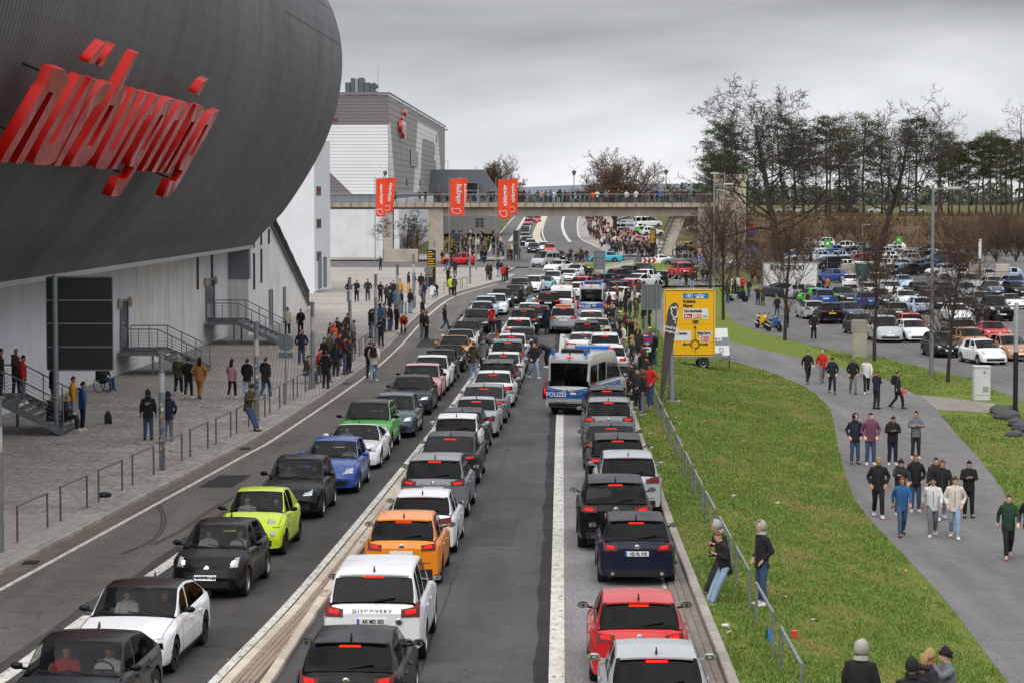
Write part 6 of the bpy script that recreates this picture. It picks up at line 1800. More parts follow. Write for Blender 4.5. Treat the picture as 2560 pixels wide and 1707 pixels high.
# ---- feather flag
TRACK = [(318, 370), (330, 363), (345, 380), (368, 360), (380, 372), (376, 386), (387, 402), (388, 440), (378, 466), (360, 474), (348, 470), (335, 452), (322, 428), (326, 405), (318, 390), (318, 370)]
TRACK2 = [(340, 474), (342, 492), (365, 490), (360, 505), (364, 532)]
FLAG = simple('charcoal flag cloth', '#57504f', .85, 0, .25, 1.2, .2)
ff = gp(1651, 1022); Yf = ff.y
flag = tag(base('feather_flag', ff), 'dark feather flag with white track outline leaning before the yellow sign', 'flag')
def FP(zx, zy, o=0.): q = at(1600 + zx * .2423, 680 + zy * .2423, Yf); return V((q.x, Yf - o + .12 * math.sin(zx * .035), q.z))
Lf = [(213, 1410), (232, 1000), (243, 830), (262, 640), (288, 430), (300, 375), (325, 335), (352, 320)]
Rf = [(216, 1408), (275, 1120), (328, 830), (366, 620), (390, 480), (398, 400), (396, 345), (380, 320)]
mb = MB(); mb.grid([[FP(a[0] + (b[0] - a[0]) * t, a[1] + (b[1] - a[1]) * t) for t in (0, .33, .66, 1)] for a, b in zip(Lf, Rf)]); n0 = len(mb.v)
mb.f += [tuple(i for i in f[::-1]) for f in []]; mb.build('cloth', FLAG, flag, True)
mb = MB(); mb.tube([FP(x - 3, y_) for x, y_ in Lf], .018, 6); mb.build('pole', GALV_D, flag, True)
for ln in (TRACK, TRACK2): mb = MB(); mb.tube([FP(x, y_, .035) for x, y_ in ln], .03, 5); mb.build('track_outline', WHITE, flag)
lettering('N\u00fcrburgr', FP(318, 572, .05), (-.95, 0, .22), (0.1, 0, 1), .17, WHITE, flag, .004, 'CENTER', 0, .004, 'lettering')
lettering('Racepool', FP(315, 612, .05), (-.95, 0, .22), (0.1, 0, 1), .17, WHITE, flag, .004, 'CENTER', 0, .004, 'lettering')
# ---- trailer with an advertising board
t0 = gp(1759, 921); Yt = t0.y
tr = tag(base('trailer', t0), 'small galvanised trailer carrying a slanted white and grey board', 'trailer')
k = Yt / F_PX
def TPx(px): return (px - 1280) * k
MB().box((TPx(1705), Yt - .1, t0.z + .55), (TPx(1806), Yt + 1.3, t0.z + .85)).build('bed', GALV, tr)
for px in (1745, 1760): 
	pass
mb = MB(); mb.lathe([(.2, -.09), (.3, -.09), (.32, -.05), (.32, .05), (.3, .09), (.2, .09)], 20); wm = mb.xf(Matrix.Rotation(R(90), 4, 'X')).mesh('wheel', [TYRE_M], True, 40)
mb = MB(); mb.lathe([(.2, -.05), (.2, .1), (.12, .07), (.02, .1)], 16); rmm = mb.xf(Matrix.Rotation(R(90), 4, 'X')).mesh('rim', [RIM_S], True, 40)
for yy in (-.12, 1.35):
	w_o = put('wheel', wm, tr, V((TPx(1759), Yt + yy, t0.z + .32))); put('rim', rmm, w_o)
MB().tube([(TPx(1759) + .42 * math.cos(a), Yt - .14, t0.z + .34 + .42 * math.sin(a)) for a in (R(15 + 15 * q) for q in range(11))], .045, 6).build('mudguard', GALV, tr)
MB().beam((TPx(1806), Yt + .6, t0.z + .5), (TPx(1848), Yt + .6, t0.z + .48), .09, .1).build('drawbar', GALV, tr)
MB().cyl((TPx(1827), Yt + .6, t0.z), (TPx(1827), Yt + .6, t0.z + .75), .03, n=8).build('jockey_leg', BLACK, tr)
bd = lambda px, py, o=0.: V((TPx(px), Yt - .02 + (900 - py) * .006 - o, at(px, py, Yt).z))
for nm, q, m in (('board', [(1735, 888), (1826, 888), (1821, 822), (1735, 822)], WHITE), ('grey_band', [(1735, 863), (1824, 863), (1822, 844), (1735, 844)], SGN_G)):
	mb = MB(); mb.prism([bd(x, y_, .02 if nm == 'grey_band' else 0) for x, y_ in q], (0, .03, 0)); mb.build(nm, m, tr)
lettering('TZE', bd(1796, 849, .05), (1, 0, 0), (0, .3, 1), .28, WHITE, tr, .004, 'CENTER', 0, .01)
MB().tube([bd(1800 + (x - 318) * .14, 868 + (y_ - 360) * .11, .05) for x, y_ in TRACK], .012, 4).build('track_outline', INK, tr)
MB().beam((TPx(1738), Yt + .9, t0.z + .8), (TPx(1738), Yt + .3, at(1738, 824, Yt).z), .05, .05).build('prop', GALV, tr)
# ---- red banners on flagpoles
BAN = simple('red banner cloth', '#e2431f', .8, 0, .12, .8)
def banner(px, base_py, x0, x1, y0, y1, label, lean=0, logo=True, visible=1.0):
	p = gp(px, base_py); p.z = max(p.z, .12); Yb = p.y; root = tag(base('banner_pole', p), label, 'banner', 'red banners before the bridge')
	top = at(px, y0 - 6, Yb).z
	MB().cyl(p, (p.x, Yb, top), .06, .045, 10).build('pole', GALV, root, True, 40)
	a, b = at(x0, y0, Yb), at(x1, y1, Yb); mb = MB(); rows = []; ph = rnd.uniform(0, 6)
	def BP(u, v, o=0.): return V((a.x + (b.x - a.x) * u - lean * v * .6, Yb - .08 - o + .10 * math.sin(u * 3 + v * 4 + ph) * u, a.z + (b.z - a.z) * v + .12 * u * (1 - 2 * v) * .6))
	for j in range(15): rows.append([BP(i / 6, j / 14) for i in range(7)])
	mb.grid(rows); mb.build('cloth', BAN, root, True)
	MB().cyl(BP(0, 0) + V((0, 0, .03)), BP(1, 0) + V((0, 0, .03)), .02, n=6).build('top_bar', GALV, root)
	w = abs(b.x - a.x); h = abs(a.z - b.z)
	c = BP(.56, .42, .06); c2 = BP(.5, .1, .06) - BP(.5, .8, .06)
	lettering('n\u00fcrburgring', c, c2, (-1, 0, 0), w * .50, WHITE, root, .004, 'CENTER', .25, .012, 'lettering', h * .60 / (w * .5 * 5.3))
	if logo: MB().tube([BP(.12 + (x - 318) / 70 * .62, .80 + (y_ - 360) / 115 * .16, .07) for x, y_ in TRACK], .035, 4).build('track_outline', WHITE, root)
banner(938, 669, 940, 963, 448, 541, 'red banner on the pole by the grey wall, nearer of its pair')
banner(959, 662, 963, 991, 446, 531, 'red banner leaning beside the first, before the hall', lean=.8)
banner(1123, 668, 1125, 1161, 448, 539, 'broad red banner hanging over the footbridge middle pole')
banner(1150, 655, 1154, 1168, 448, 534, 'narrow red banner half hidden behind the broad one')
banner(1240, 674, 1245, 1276, 450, 546, 'red banner on the pole beside the onlookers at the bend')
banner(1266, 660, 1268, 1294, 448, 534, 'red banner half hidden behind the bend one')
# ---- lamp posts
def lamp_post(px, py, top_py, label, arm=1, Y=None, z0=None, arm_l=1.4, r=.09):
	p = gp(px, py) if Y is None else V((at(px, 500, Y).x, Y, z0)); z = at(px, top_py, p.y).z
	root = tag(base('lamp_post', p), label, 'lamp post')
	MB().cyl(p - V((0, 0, .1)), (p.x, p.y, z), r, r * .62, 12).build('pole', GALV, root, True, 40)
	MB().beam((p.x, p.y, z - .18), (p.x + arm * arm_l, p.y, z - .12), .08, .07).build('arm', GALV, root)
	mb = MB(); mb.rbox((p.x + arm * arm_l - .42, p.y - .16, z - .2), (p.x + arm * arm_l + .42, p.y + .16, z - .06), .04); mb.build('lamp_head', simple('lamp housing', '#aeb3b6', .4, .4), root)
	return root
lamp_post(2328, 939, 465, 'tall grey lamp post on the grass strip before the parking lot', 1, arm_l=1.1, r=.12)
lamp_post(1784, 770, 457, 'lamp post rising behind the yellow sign before the lift shaft', 1, arm_l=1.2)
lamp_post(1810, 705, 431, 'lamp post with raised head close to the lift shaft', -1, arm_l=1.0)
lamp_post(2156, 668, 560, 'white wrapped lamp post among the parked cars', 1, arm_l=.6)
lamp_post(1208, 560, 436, 'thin lamp post behind the crowd under the bridge', 1, arm_l=.6)
lamp_post(1120, 560, 402, 'lamp post beside the slate roofed house', -1, arm_l=.9)
def v_lamp(px, top, base_z, Y, label):
	x = at(px, 500, Y).x; z = at(px, top, Y).z; root = tag(base('bridge_lamp', (x, Y, base_z)), label, 'lamp')
	MB().cyl((x, Y, base_z), (x, Y, z - 1.1), .06, n=8).build('pole', GALV, root, True, 40)
	MB().lathe([(.1, -.5), (.28, -.1), (.28, .1), (.05, .2)], 12, (x, Y, z - .8)).build('lamp_head', GALV_D, root, True, 40)
	for s_ in (-1, 1): MB().beam((x, Y, z - .6), (x + s_ * .75, Y, z + .1), .05, .04).build('arm', GALV, root)
v_lamp(1435, 415, DZ, BY1 - .4, 'forked lamp on the footbridge above the road'); v_lamp(1665, 413, DZ, BY1 - .4, 'forked lamp on the footbridge near the lift shaft'); v_lamp(963, 417, .2, 330, 'forked lamp before the hall corner beside the banners')
# ---- dark light column and cabinets
p = gp(2538, 1034); z = at(2538, 757, p.y).z; root = tag(base('light_column', p), 'black light column with silver top standing by the rocks', 'light column')
MB().cyl(p, (p.x, p.y, p.z + (z - p.z) * .56), .11, n=16).build('shaft', simple('black column', '#26282c', .5, .3), root, True, 40)
MB().cyl((p.x, p.y, p.z + (z - p.z) * .56), (p.x, p.y, z), .095, n=16).build('lamp_head', simple('pale diffuser', '#b9bdc2', .3, .3), root, True, 40)
MB().box((p.x - .2, p.y - .2, p.z - .05), (p.x + .2, p.y + .2, p.z + .04)).build('base_plate', GALV, root)
p = gp(2449, 716); z = at(2449, 598, p.y).z; root = tag(base('light_column', p), 'white topped light column behind the parked cars', 'light column')
MB().cyl(p, (p.x, p.y, p.z + (z - p.z) * .58), .13, n=12).build('shaft', GALV_D, root, True, 40); MB().cyl((p.x, p.y, p.z + (z - p.z) * .58), (p.x, p.y, z), .15, n=12).build('lamp_head', WHITE, root, True, 40)
p = gp(2150, 893); k = p.y / F_PX; root = tag(base('concrete_pillar', p), 'square pale concrete pillar on the grass strip', 'pillar'); h = 92 * k
for a, b, c_ in ((0, .66, .0), (.665, 1., .04)): MB().rbox((p.x - 17 * k - c_, p.y, p.z + h * a), (p.x + 17 * k + c_, p.y + .7, p.z + h * b), .02).build('block', CONC, root)
p = gp(2456, 1001); k = p.y / F_PX; root = tag(base('utility_cabinet', p), 'white utility cabinet with a small vent on the grass', 'cabinet'); h = 84 * k
CAB = simple('cabinet grey white', '#cdd0cd', .5, 0, .12, 1.5)
MB().rbox((p.x - 20 * k, p.y, p.z), (p.x + 20 * k, p.y + .55, p.z + h), .015).build('housing', CAB, root); MB().rbox((p.x - 21 * k, p.y - .03, p.z + h + .002), (p.x + 21 * k, p.y + .58, p.z + h + .06), .015).build('lid', CAB, root)
v_ = MB().box((p.x + .02, p.y - .015, p.z + h * .27), (p.x + .28, p.y - .003, p.z + h * .42)).build('vent', SGN_G, root)
for q in range(5): MB().box((p.x + .03, p.y - .022, p.z + h * (.285 + .026 * q)), (p.x + .27, p.y - .0155, p.z + h * (.295 + .026 * q))).build('slat', CAB, v_)
MB().box((p.x - 20 * k + .04, p.y - .008, p.z + h * .17), (p.x + 20 * k - .04, p.y - .002, p.z + h * .18)).build('door_joint', SGN_G, root)
MB().lathe([(.05, 0), (.05, .02)], 10, (0, 0, 0)).xf(Matrix.Translation((p.x + .08, p.y - .002, p.z + h * .86)) @ Matrix.Rotation(R(90), 4, 'X')).build('lock', SGN_G, root)
# ---- rocks and litter
ROCK = simple('dark basalt', '#4e4f52', .9, 0, .35, 3, .6)
for i, (px, py, s_) in enumerate(((2500, 1036, .62), (2527, 1030, .5), (2518, 1050, .66), (2540, 1066, .55), (2556, 1080, .7), (2536, 1092, .4))):
	mb = MB(); mb.ball((0, 0, 0), (s_, s_ * .7, s_ * .5), 9, 6); rr = random.Random(i)
	mb.v = [tuple(V(q) * (1 + .28 * mnoise.noise(V(q) * 2.2 + V((i * 7, 0, 0))))) for q in mb.v]
	p = gp(px, py); o = put('rock', mb.mesh('rock', [ROCK]), None, p + V((0, 0, s_ * .25)), rr.uniform(0, 6)); tag(o, '%s dark basalt rock lying by the black light column' % ordinal(i + 1), 'rock', 'rocks by the column')
def litter(px, py, kind, col, label):
	p = gp(px, py); m = simple('litter ' + col, col, .5, 0, .15, 12)
	if kind == 'cup': mb = MB(); mb.lathe([(.035, 0), (.046, .13), (.05, .13), (.05, .145)], 12); mb.xf(Matrix.Rotation(R(rnd.uniform(60, 88)), 4, 'Y')); z = .05
	elif kind == 'bottle': mb = MB(); mb.lathe([(.035, 0), (.037, .15), (.03, .2), (.013, .23), (.013, .27)], 10); z = .0
	elif kind == 'tub': mb = MB(); mb.lathe([(.06, 0), (.075, .12), (.08, .12), (.08, .135)], 14); z = 0.02
	else: mb = MB(); mb.grid([[(u * .06 + rnd.uniform(-.02, .02), v * .05 + rnd.uniform(-.02, .02), rnd.uniform(.01, .06)) for u in range(-1, 2)] for v in range(-1, 2)]); z = .01
	o = put(kind if kind != 'paper' else 'paper_scrap', mb.mesh(kind, [m], True, 50), None, p + V((0, 0, z + .03)), rnd.uniform(0, 6)); tag(o, label, 'litter', 'litter on the verge')
litter(1806, 1572, 'cup', '#d8d4d0', 'white paper cup lying on the verge by the kerb'); litter(1986, 1598, 'tub', '#d8543a', 'red and yellow tub lying on the lawn')
litter(1917, 1600, 'bottle', '#1f5a38', 'green bottle standing at a verge rail post'); litter(1924, 1606, 'bottle', '#2f7fc4', 'blue plastic bottle at a verge rail post')
for i, (px, py) in enumerate(((1833, 1243), (1944, 1262), (1960, 1498), (1690, 1046), (1700, 1062), (1684, 1070), (1626, 1086), (1630, 1122), (2262, 1432), (1822, 1588), (2036, 1556), (1664, 1082))):
	litter(px, py, 'paper', ['#d9d6cf', '#c9c4b8', '#c98a76'][i % 3], '%s crumpled scrap of paper on the lawn counting along the verge' % ordinal(i + 1))
# manhole covers on the plaza
for i, (px, py, r) in enumerate(((366, 1115, .36), (452, 1135, .34), (528, 1024, .36))):
	p = gp(px, py); root = tag(base('manhole_cover', p), '%s rusty round manhole cover set in the plaza paving' % ordinal(i + 1), 'manhole cover', 'manhole covers')
	MB().lathe([(r * 1.2, .115), (r * 1.2, .126), (r, .127)], 24, (p.x, p.y, 0)).build('ring', RUST, root); MB().lathe([(r, .1), (r, .129), (.02, .13)], 24, (p.x, p.y, 0)).build('lid', KERB_M, root)
# black price boards with yellow rows
YR = simple('amber lettering', '#d8a516', .5)
for i, (x0, x1, y0, y1, by, lab) in enumerate(((1068, 1089, 625, 697, 722, 'tall black board with amber rows on the plaza'), (1125, 1134, 593, 622, 650, 'black board with amber rows by the bridge pillar'), (1625, 1640, 575, 610, 640, 'black board with amber rows behind the crowd past the bridge'))):
	p = gp((x0 + x1) / 2, by); Yb = p.y; a, b = at(x0, y1, Yb), at(x1, y0, Yb); root = tag(base('price_board', p), lab, 'board')
	MB().box((a.x, Yb, p.z), (b.x, Yb + .2, b.z)).build('board', BLACK, root)
	for q in range(11):
		z = b.z - .18 - (b.z - a.z - .2) * q / 11; MB().box((a.x + .06, Yb - .012, z - .05), (a.x + (b.x - a.x) * rnd.uniform(.55, .92), Yb - .003, z + .045)).build('row', YR, root)
# ---- roundabout signs
def chevron(px, py):
	p = gp(px, 668); p.z = .35; c = at(px, py, p.y); root = tag(base('chevron_sign', p), 'red and white chevron sign on the roundabout, ' + ('closer to the teal car' if px < 1620 else 'closer to the white supercar'), 'sign', 'chevron signs')
	MB().box((c.x - .34, p.y - .02, c.z - .36), (c.x + .34, p.y, c.z + .36)).build('panel', WHITE, root)
	mb = MB(); mb.prism([V((c.x + x, p.y - .03, c.z + z)) for x, z in ((-.3, .34), (.02, .34), (.32, 0), (.02, -.34), (-.3, -.34), (-.02, 0))], (0, .008, 0)); mb.build('chevron', RS, root)
	MB().cyl(p, (c.x, p.y + .03, c.z + .3), .03, n=8).build('post', GALV, root)
chevron(1612, 652); chevron(1634, 652)
p = gp(1751, 700); root = tag(base('give_way_sign', p), 'give way triangle above a round blue roundabout sign', 'sign'); c = at(1750, 627, p.y); k = p.y / F_PX
MB().cyl(p, (p.x, p.y, c.z + .4), .035, n=8).build('post', GALV, root)
for s_, m, o_ in ((9.5, RS, .0), (6.4, WHITE, .01)): 
	mb = MB(); mb.prism([V((c.x + x * s_ * k, p.y - .05 - o_, c.z + z * s_ * k)) for x, z in ((-1, .85), (1, .85), (0, -.95))], (0, .008, 0)); mb.build('triangle', m, root)
c = at(1750, 646, p.y); disc((c.x, p.y - .05, c.z), 7 * k, .01).build('blue_disc', BS, root)
for a in (90, 210, 330): MB().tube([(c.x + 4.4 * k * math.cos(R(a + 14 * q)), p.y - .065, c.z + 4.4 * k * math.sin(R(a + 14 * q))) for q in range(6)], .05, 4).build('arrow', WHITE, root)
p = gp(1520, 648); root = tag(base('speed_sign', p), 'round red rimmed sign rising from the crowd past the bridge', 'sign'); c = at(1520, 576, p.y); k = p.y / F_PX
MB().cyl(p, (p.x, p.y, c.z + .2), .035, n=8).build('post', GALV, root); disc((c.x, p.y - .05, c.z), 6 * k, .01).build('rim', RS, root); disc((c.x, p.y - .07, c.z), 4.4 * k, .005).build('face', WHITE, root)
# white lattice barrier on the roundabout edge
a, b = gp(1503, 688), gp(1585, 672); root = tag(base('barrier_fence', a), 'row of white plastic barriers at the roundabout edge', 'barrier')
WP = simple('white barrier plastic', '#dcdcd6', .5, 0, .1)
for q in range(12):
	u, v = a.lerp(b, q / 12), a.lerp(b, (q + .92) / 12); MB().beam(u + V((0, 0, 1.0)), v + V((0, 0, 1.0)), .05, .12).build('top_rail', WP, root); MB().beam(u + V((0, 0, .3)), v + V((0, 0, .3)), .05, .5).build('panel', WP, root)
	for f in (.05, .35, .65, .95): MB().beam(u.lerp(v, f) + V((0, 0, 0)), u.lerp(v, f) + V((0, 0, 1.0)), .05, .06).build('upright', WP, root)
# fence behind the parking lot
fa, fb = gp(2045, 706), gp(2600, 712)
root = tag(base('lot_fence', fa), 'dark bar fence with pale square pillars across the parking lot', 'fence')
FM = simple('dark fence steel', '#3b3f42', .5, .3)
for h in (.15, 1.35): MB().beam(fa + V((0, 0, h)), fb + V((0, 0, h)), .05, .05).build('rail', FM, root)
nb = 150; me = MB().beam((0, 0, 0), (0, 0, 1.4), .025, .025).mesh('bar', [FM])
for q in range(nb): u = fa.lerp(fb, q / nb); put('bar', me, root, V((u.x, u.y, ground_z(u.x, u.y))))
for px in (2120, 2441, 2505):
	p = gp(px, 708); MB().rbox((p.x - .75, p.y - .4, p.z), (p.x + .75, p.y + .6, p.z + 2.1), .04).build('pillar', CONC, root)
# white advertising hoarding, toilets, pennants
p = gp(1905, 716); Yh = p.y; a, b = at(1907, 716, Yh), at(2044, 656, Yh); root = tag(base('hoarding', p), 'long white hoarding with dark lettering behind the twiggy tree', 'hoarding')
MB().box((a.x, Yh, ground_z(a.x, Yh)), (b.x, Yh + .1, b.z)).build('board', WHITE, root); MB().beam((a.x, Yh - .02, b.z), (b.x, Yh - .02, b.z), .1, .08).build('top_rail', GALV, root)
for x in (a.x, b.x): MB().beam((x, Yh - .03, 0 - 1.1), (x, Yh - .03, b.z + .1), .12, .12).build('post', GALV, root)
lettering('RINGTAXI', ((a.x + b.x) / 2 - .3, Yh - .02, b.z - .6), (1, 0, 0), (0, 0, 1), .75, INK, root, .003, 'CENTER', 0, .02)
for i, px in enumerate((2145, 2172)):
	p = gp(px, 704); o = tag(base('portable_toilet', p), 'teal portable toilet with white roof, ' + ('beside the pale block' if i == 0 else 'against the oak trunk'), 'toilet', 'portable toilets'); TL = simple('teal plastic', '#2f7276', .5, 0, .1)
	MB().rbox((p.x - .55, p.y, p.z), (p.x + .55, p.y + 1.1, p.z + 2.0), .05).build('cabin', TL, o); MB().rbox((p.x - .58, p.y - .03, p.z + 2.005), (p.x + .58, p.y + 1.13, p.z + 2.25), .1).build('roof', WHITE, o); MB().box((p.x - .4, p.y - .015, p.z + .1), (p.x + .4, p.y - .002, p.z + 1.9)).build('door', simple('teal door', '#276064', .5), o)
GF = simple('green pennant', '#3fae3c', .7)
for i, (px, py, y0) in enumerate(((2068, 690, 599), (2246, 668, 592))):
	p = gp(px, py); z = at(px, y0, p.y).z; root = tag(base('pennant', p), 'square green pennant on a thin pole ' + ('above the white open car' if i == 0 else 'beyond the oak trunk'), 'pennant', 'green pennants')
	MB().cyl(p, (p.x, p.y, z), .03, n=6).build('pole', GALV, root); MB().grid([[(p.x - .4 + .8 * u, p.y - .05 + .08 * math.sin(u * 5), z - 1.0 * v) for u in (0, .33, .66, 1)] for v in (0, .5, 1)]).build('cloth', GF, root, True); MB().ball((p.x, p.y - .09, z - .5), (.2, .02, .2), 8, 5).build('emblem', WHITE, root)
# bins, bags on the plaza
p = gp(271, 1066); mb = MB(); mb.add(*(lambda m: ([v[:] for v in m.v], m.f))(MB().loft([[(-.12, -.16, 0), (.12, -.16, 0), (.12, .16, 0), (-.12, .16, 0)], [(-.13, -.17, .3), (.10, -.17, .3), (.10, .17, .3), (-.13, .17, .3)], [(-.06, -.09, .48), (.03, -.09, .48), (.03, .09, .48), (-.06, .09, .48)]])))
o = put('rucksack', mb.mesh('rucksack', [simple('black nylon', '#17181a', .7)], True, 60), None, V((p.x, p.y, .12)), .3); tag(o, 'black rucksack standing at the foot of the crowded stair', 'rucksack')
p = gp(262, 1252); mb = MB(); mb.ball((0, 0, .06), (.22, .13, .1), 8, 5); o = put('bag', mb.mesh('bag', [BLACK], True), None, V((p.x, p.y, .12)), .5); tag(o, 'small black bag dropped between hoop rails', 'bag')
# ================================================================ TREES AND SHRUBS
BARK = simple('mossy oak bark', '#3b352c', .95, 0, .4, 3, .5)
TWIG = simple('brown twig bark', '#4a3d33', .95, 0, .3, 3)
TWIG2 = simple('reddish twig bark', '#5f4b3a', .95, 0, .3, 3)
PBARK = simple('pine bark', '#55443a', .95, 0, .4, 1.5, .5)
def needle_mat(name, col):
	s = Nodes(name); g = s.new('ShaderNodeNewGeometry')
	c = s.mix(1.0, srgb(col), s.ramp(g.outputs['Random Per Island'], [(0., .45), (1., 1.5)]), 'MULTIPLY')
	s.set('Base Color', c).set('Roughness', .8).set('Specular IOR Level', .2)
	return s.mat
NEEDLE = needle_mat('pine needles', '#42512e')
DRYLEAF = needle_mat('dry brown leaves', '#6b4a30')
def grow(mb, p, d, length, rad, depth, rr, P, tips=None):
	"""one limb and everything that grows from it"""
	nseg = P['seg'][depth]; pts, rads = [p], [rad]; q = V(p); dd = V(d)
	for i in range(nseg):
		dd = (dd + V((rr.gauss(0, 1), rr.gauss(0, 1), rr.gauss(0, 1))) * P['wob'][depth] + V((0, 0, P['up'][depth]))).normalized()
		q = q + dd * (length / nseg); pts.append(q.copy()); rads.append(rad * (1 - (1 - P['taper'][depth]) * (i + 1) / nseg))
	mb.tube(pts, rads, P['sides'][depth], caps=False)
	if depth + 1 >= len(P['n']):
		if tips is not None: tips.append((pts[-1], dd))
		return
	n = P['n'][depth + 1]; n = n if isinstance(n, int) else rr.randint(*n)
	for k in range(n):
		t = P['from'][depth + 1] + (1 - P['from'][depth + 1]) * ((k + rr.random()) / n)
		i = min(nseg - 1, int(t * nseg)); f = t * nseg - i
		b = pts[i].lerp(pts[i + 1], f); ax = (pts[i + 1] - pts[i]).normalized()
		o = ax.orthogonal().normalized(); o.rotate(Matrix.Rotation(k * 2.4 + rr.uniform(-.6, .6), 3, ax))
		an = R(rr.uniform(*P['ang'][depth + 1])); nd = ax * math.cos(an) + o * math.sin(an)
		r = (rads[i] + (rads[i + 1] - rads[i]) * f) * P['rr'][depth + 1]
		ln = length * rr.uniform(*P['len'][depth + 1]) * (1 - P['fall'][depth + 1] * (t - P['from'][depth + 1]))
		grow(mb, b, nd, ln, max(r, P['rmin']), depth + 1, rr, P, tips)
OAK = dict(n=[1, (19, 21), (8, 10), (7, 9), (5, 7)], seg=[9, 7, 5, 4, 2], wob=[.09, .2, .24, .3, .3], up=[.02, .07, .04, .03, .02], taper=[.16, .25, .3, .4, .6], sides=[10, 6, 4, 3, 3], ang=[0, (45, 85), (35, 75), (30, 70), (25, 65)], rr=[1, .42, .52, .6, .7], len=[1, (.48, .66), (.36, .58), (.34, .55), (.34, .6)], fall=[0, .5, .3, .3, .2], rmin=.03)
OAK['from'] = [0, .20, .22, .2, .15]
OAK2 = dict(OAK); OAK2['n'] = [1, (13, 15), (7, 9), (6, 8), (4, 6)]; OAK2['rmin'] = .026; OAK2['from'] = [0, .42, .22, .2, .15]; OAK2['len'] = [1, (.40, .56), (.36, .58), (.34, .55), (.34, .6)]
ROUND = dict(n=[1, (22, 24), (8, 10), (7, 9), (5, 7)], seg=[4, 6, 4, 3, 2], wob=[.05, .12, .18, .22, .3], up=[.03, .12, .08, .05, .03], taper=[.5, .3, .3, .4, .6], sides=[8, 5, 4, 3, 3], ang=[0, (15, 85), (30, 65), (25, 60), (20, 60)], rr=[1, .4, .55, .6, .7], len=[1, (1.35, 1.75), (.34, .52), (.35, .55), (.4, .6)], fall=[0, .1, .3, .3, .2], rmin=.03)
ROUND['from'] = [0, .45, .15, .15, .1]
HORN = dict(n=[1, (34, 38), (8, 10), (5, 7)], seg=[5, 5, 4, 2], wob=[.03, .06, .12, .2], up=[.03, .16, .12, .06], taper=[.35, .3, .4, .6], sides=[8, 4, 3, 3], ang=[0, (25, 52), (20, 45), (20, 50)], rr=[1, .3, .55, .7], len=[1, (.42, .62), (.3, .5), (.3, .5)], fall=[0, .55, .3, .2], rmin=.007)
HORN['from'] = [0, .24, .15, .15]
SHRUB = dict(n=[1, (16, 20), (6, 8), (5, 7)], seg=[1, 4, 3, 2], wob=[0, .12, .18, .25], up=[0, .1, .06, .04], taper=[.8, .35, .4, .6], sides=[5, 4, 3, 3], ang=[0, (15, 60), (20, 50), (20, 55)], rr=[1, .6, .6, .7], len=[1, (5, 8), (.35, .55), (.35, .6)], fall=[0, .0, .3, .2], rmin=.010)
SHRUB['from'] = [0, .2, .15, .15]
SLIM = dict(n=[1, (14, 17), (6, 8), (5, 6)], seg=[8, 4, 3, 2], wob=[.03, .14, .2, .25], up=[.02, .06, .05, .03], taper=[.3, .3, .4, .6], sides=[7, 4, 3, 3], ang=[0, (35, 75), (30, 60), (25, 60)], rr=[1, .35, .55, .65], len=[1, (.2, .36), (.35, .55), (.35, .6)], fall=[0, .4, .3, .2], rmin=.022)
SLIM['from'] = [0, .42, .15, .15]
def split_tree(P, h, r, seed, leaves=None, ls=.06, lean=(0, 0)):
	"""trunk mesh and crown mesh of one tree"""
	rr = random.Random(seed); full = MB(); tips = []
	grow(full, V((0, 0, -.15)), V((lean[0], lean[1], 1)).normalized(), h, r, 0, rr, P, tips)
	nt = (P['seg'][0] + 1) * P['sides'][0]; nf = P['seg'][0] * P['sides'][0]
	trunk, crown = MB(), MB()
	trunk.v, trunk.f, trunk.m = full.v[:nt], full.f[:nf], [0] * nf
	crown.v = full.v[nt:]; crown.f = [tuple(i - nt for i in f) for f in full.f[nf:]]; crown.m = [0] * len(crown.f)
	if leaves:
		for (p, d) in tips:
			for _ in range(leaves):
				if rr.random() < .75: continue
				c = p + V((rr.gauss(0, .1), rr.gauss(0, .1), rr.gauss(0, .1))); u = V((rr.gauss(0, 1), rr.gauss(0, 1), rr.gauss(0, 1))).normalized() * ls; w = u.orthogonal().normalized() * ls * .6
				crown.add([c - u, c + w, c + u, c - w], [(0, 1, 2, 3)], 1)
	return trunk.mesh('trunk', [BARK], True), crown
def tree(name, meshes, loc, rz, scale, label, cat, group):
	root = tag(empty(name, loc, rz), label, cat, group); root.scale = scale if hasattr(scale, '__len__') else (scale,) * 3
	for nm, me in zip(('trunk', 'crown'), meshes): put(nm, me, root)
	return root
tr1, cr1 = split_tree(OAK, 22.5, .6, 11); oak1 = (tr1, cr1.mesh('crown', [BARK]))
tr2, cr2 = split_tree(OAK2, 20.5, .52, 23, lean=(.02, 0)); oak2 = (tr2, cr2.mesh('crown', [BARK]))
p = gp(1951, 676); tree('oak_tree', oak1, p, 0, (1.0, 1.0, .80), 'huge bare oak with wide spreading boughs beside the lift shaft', 'tree', 'bare oaks')
p = gp(2180, 700); tree('oak_tree', oak2, p, .3, (.92, .92, .84), 'tall bare oak with leaning trunk and high crown above the car park', 'tree', 'bare oaks')
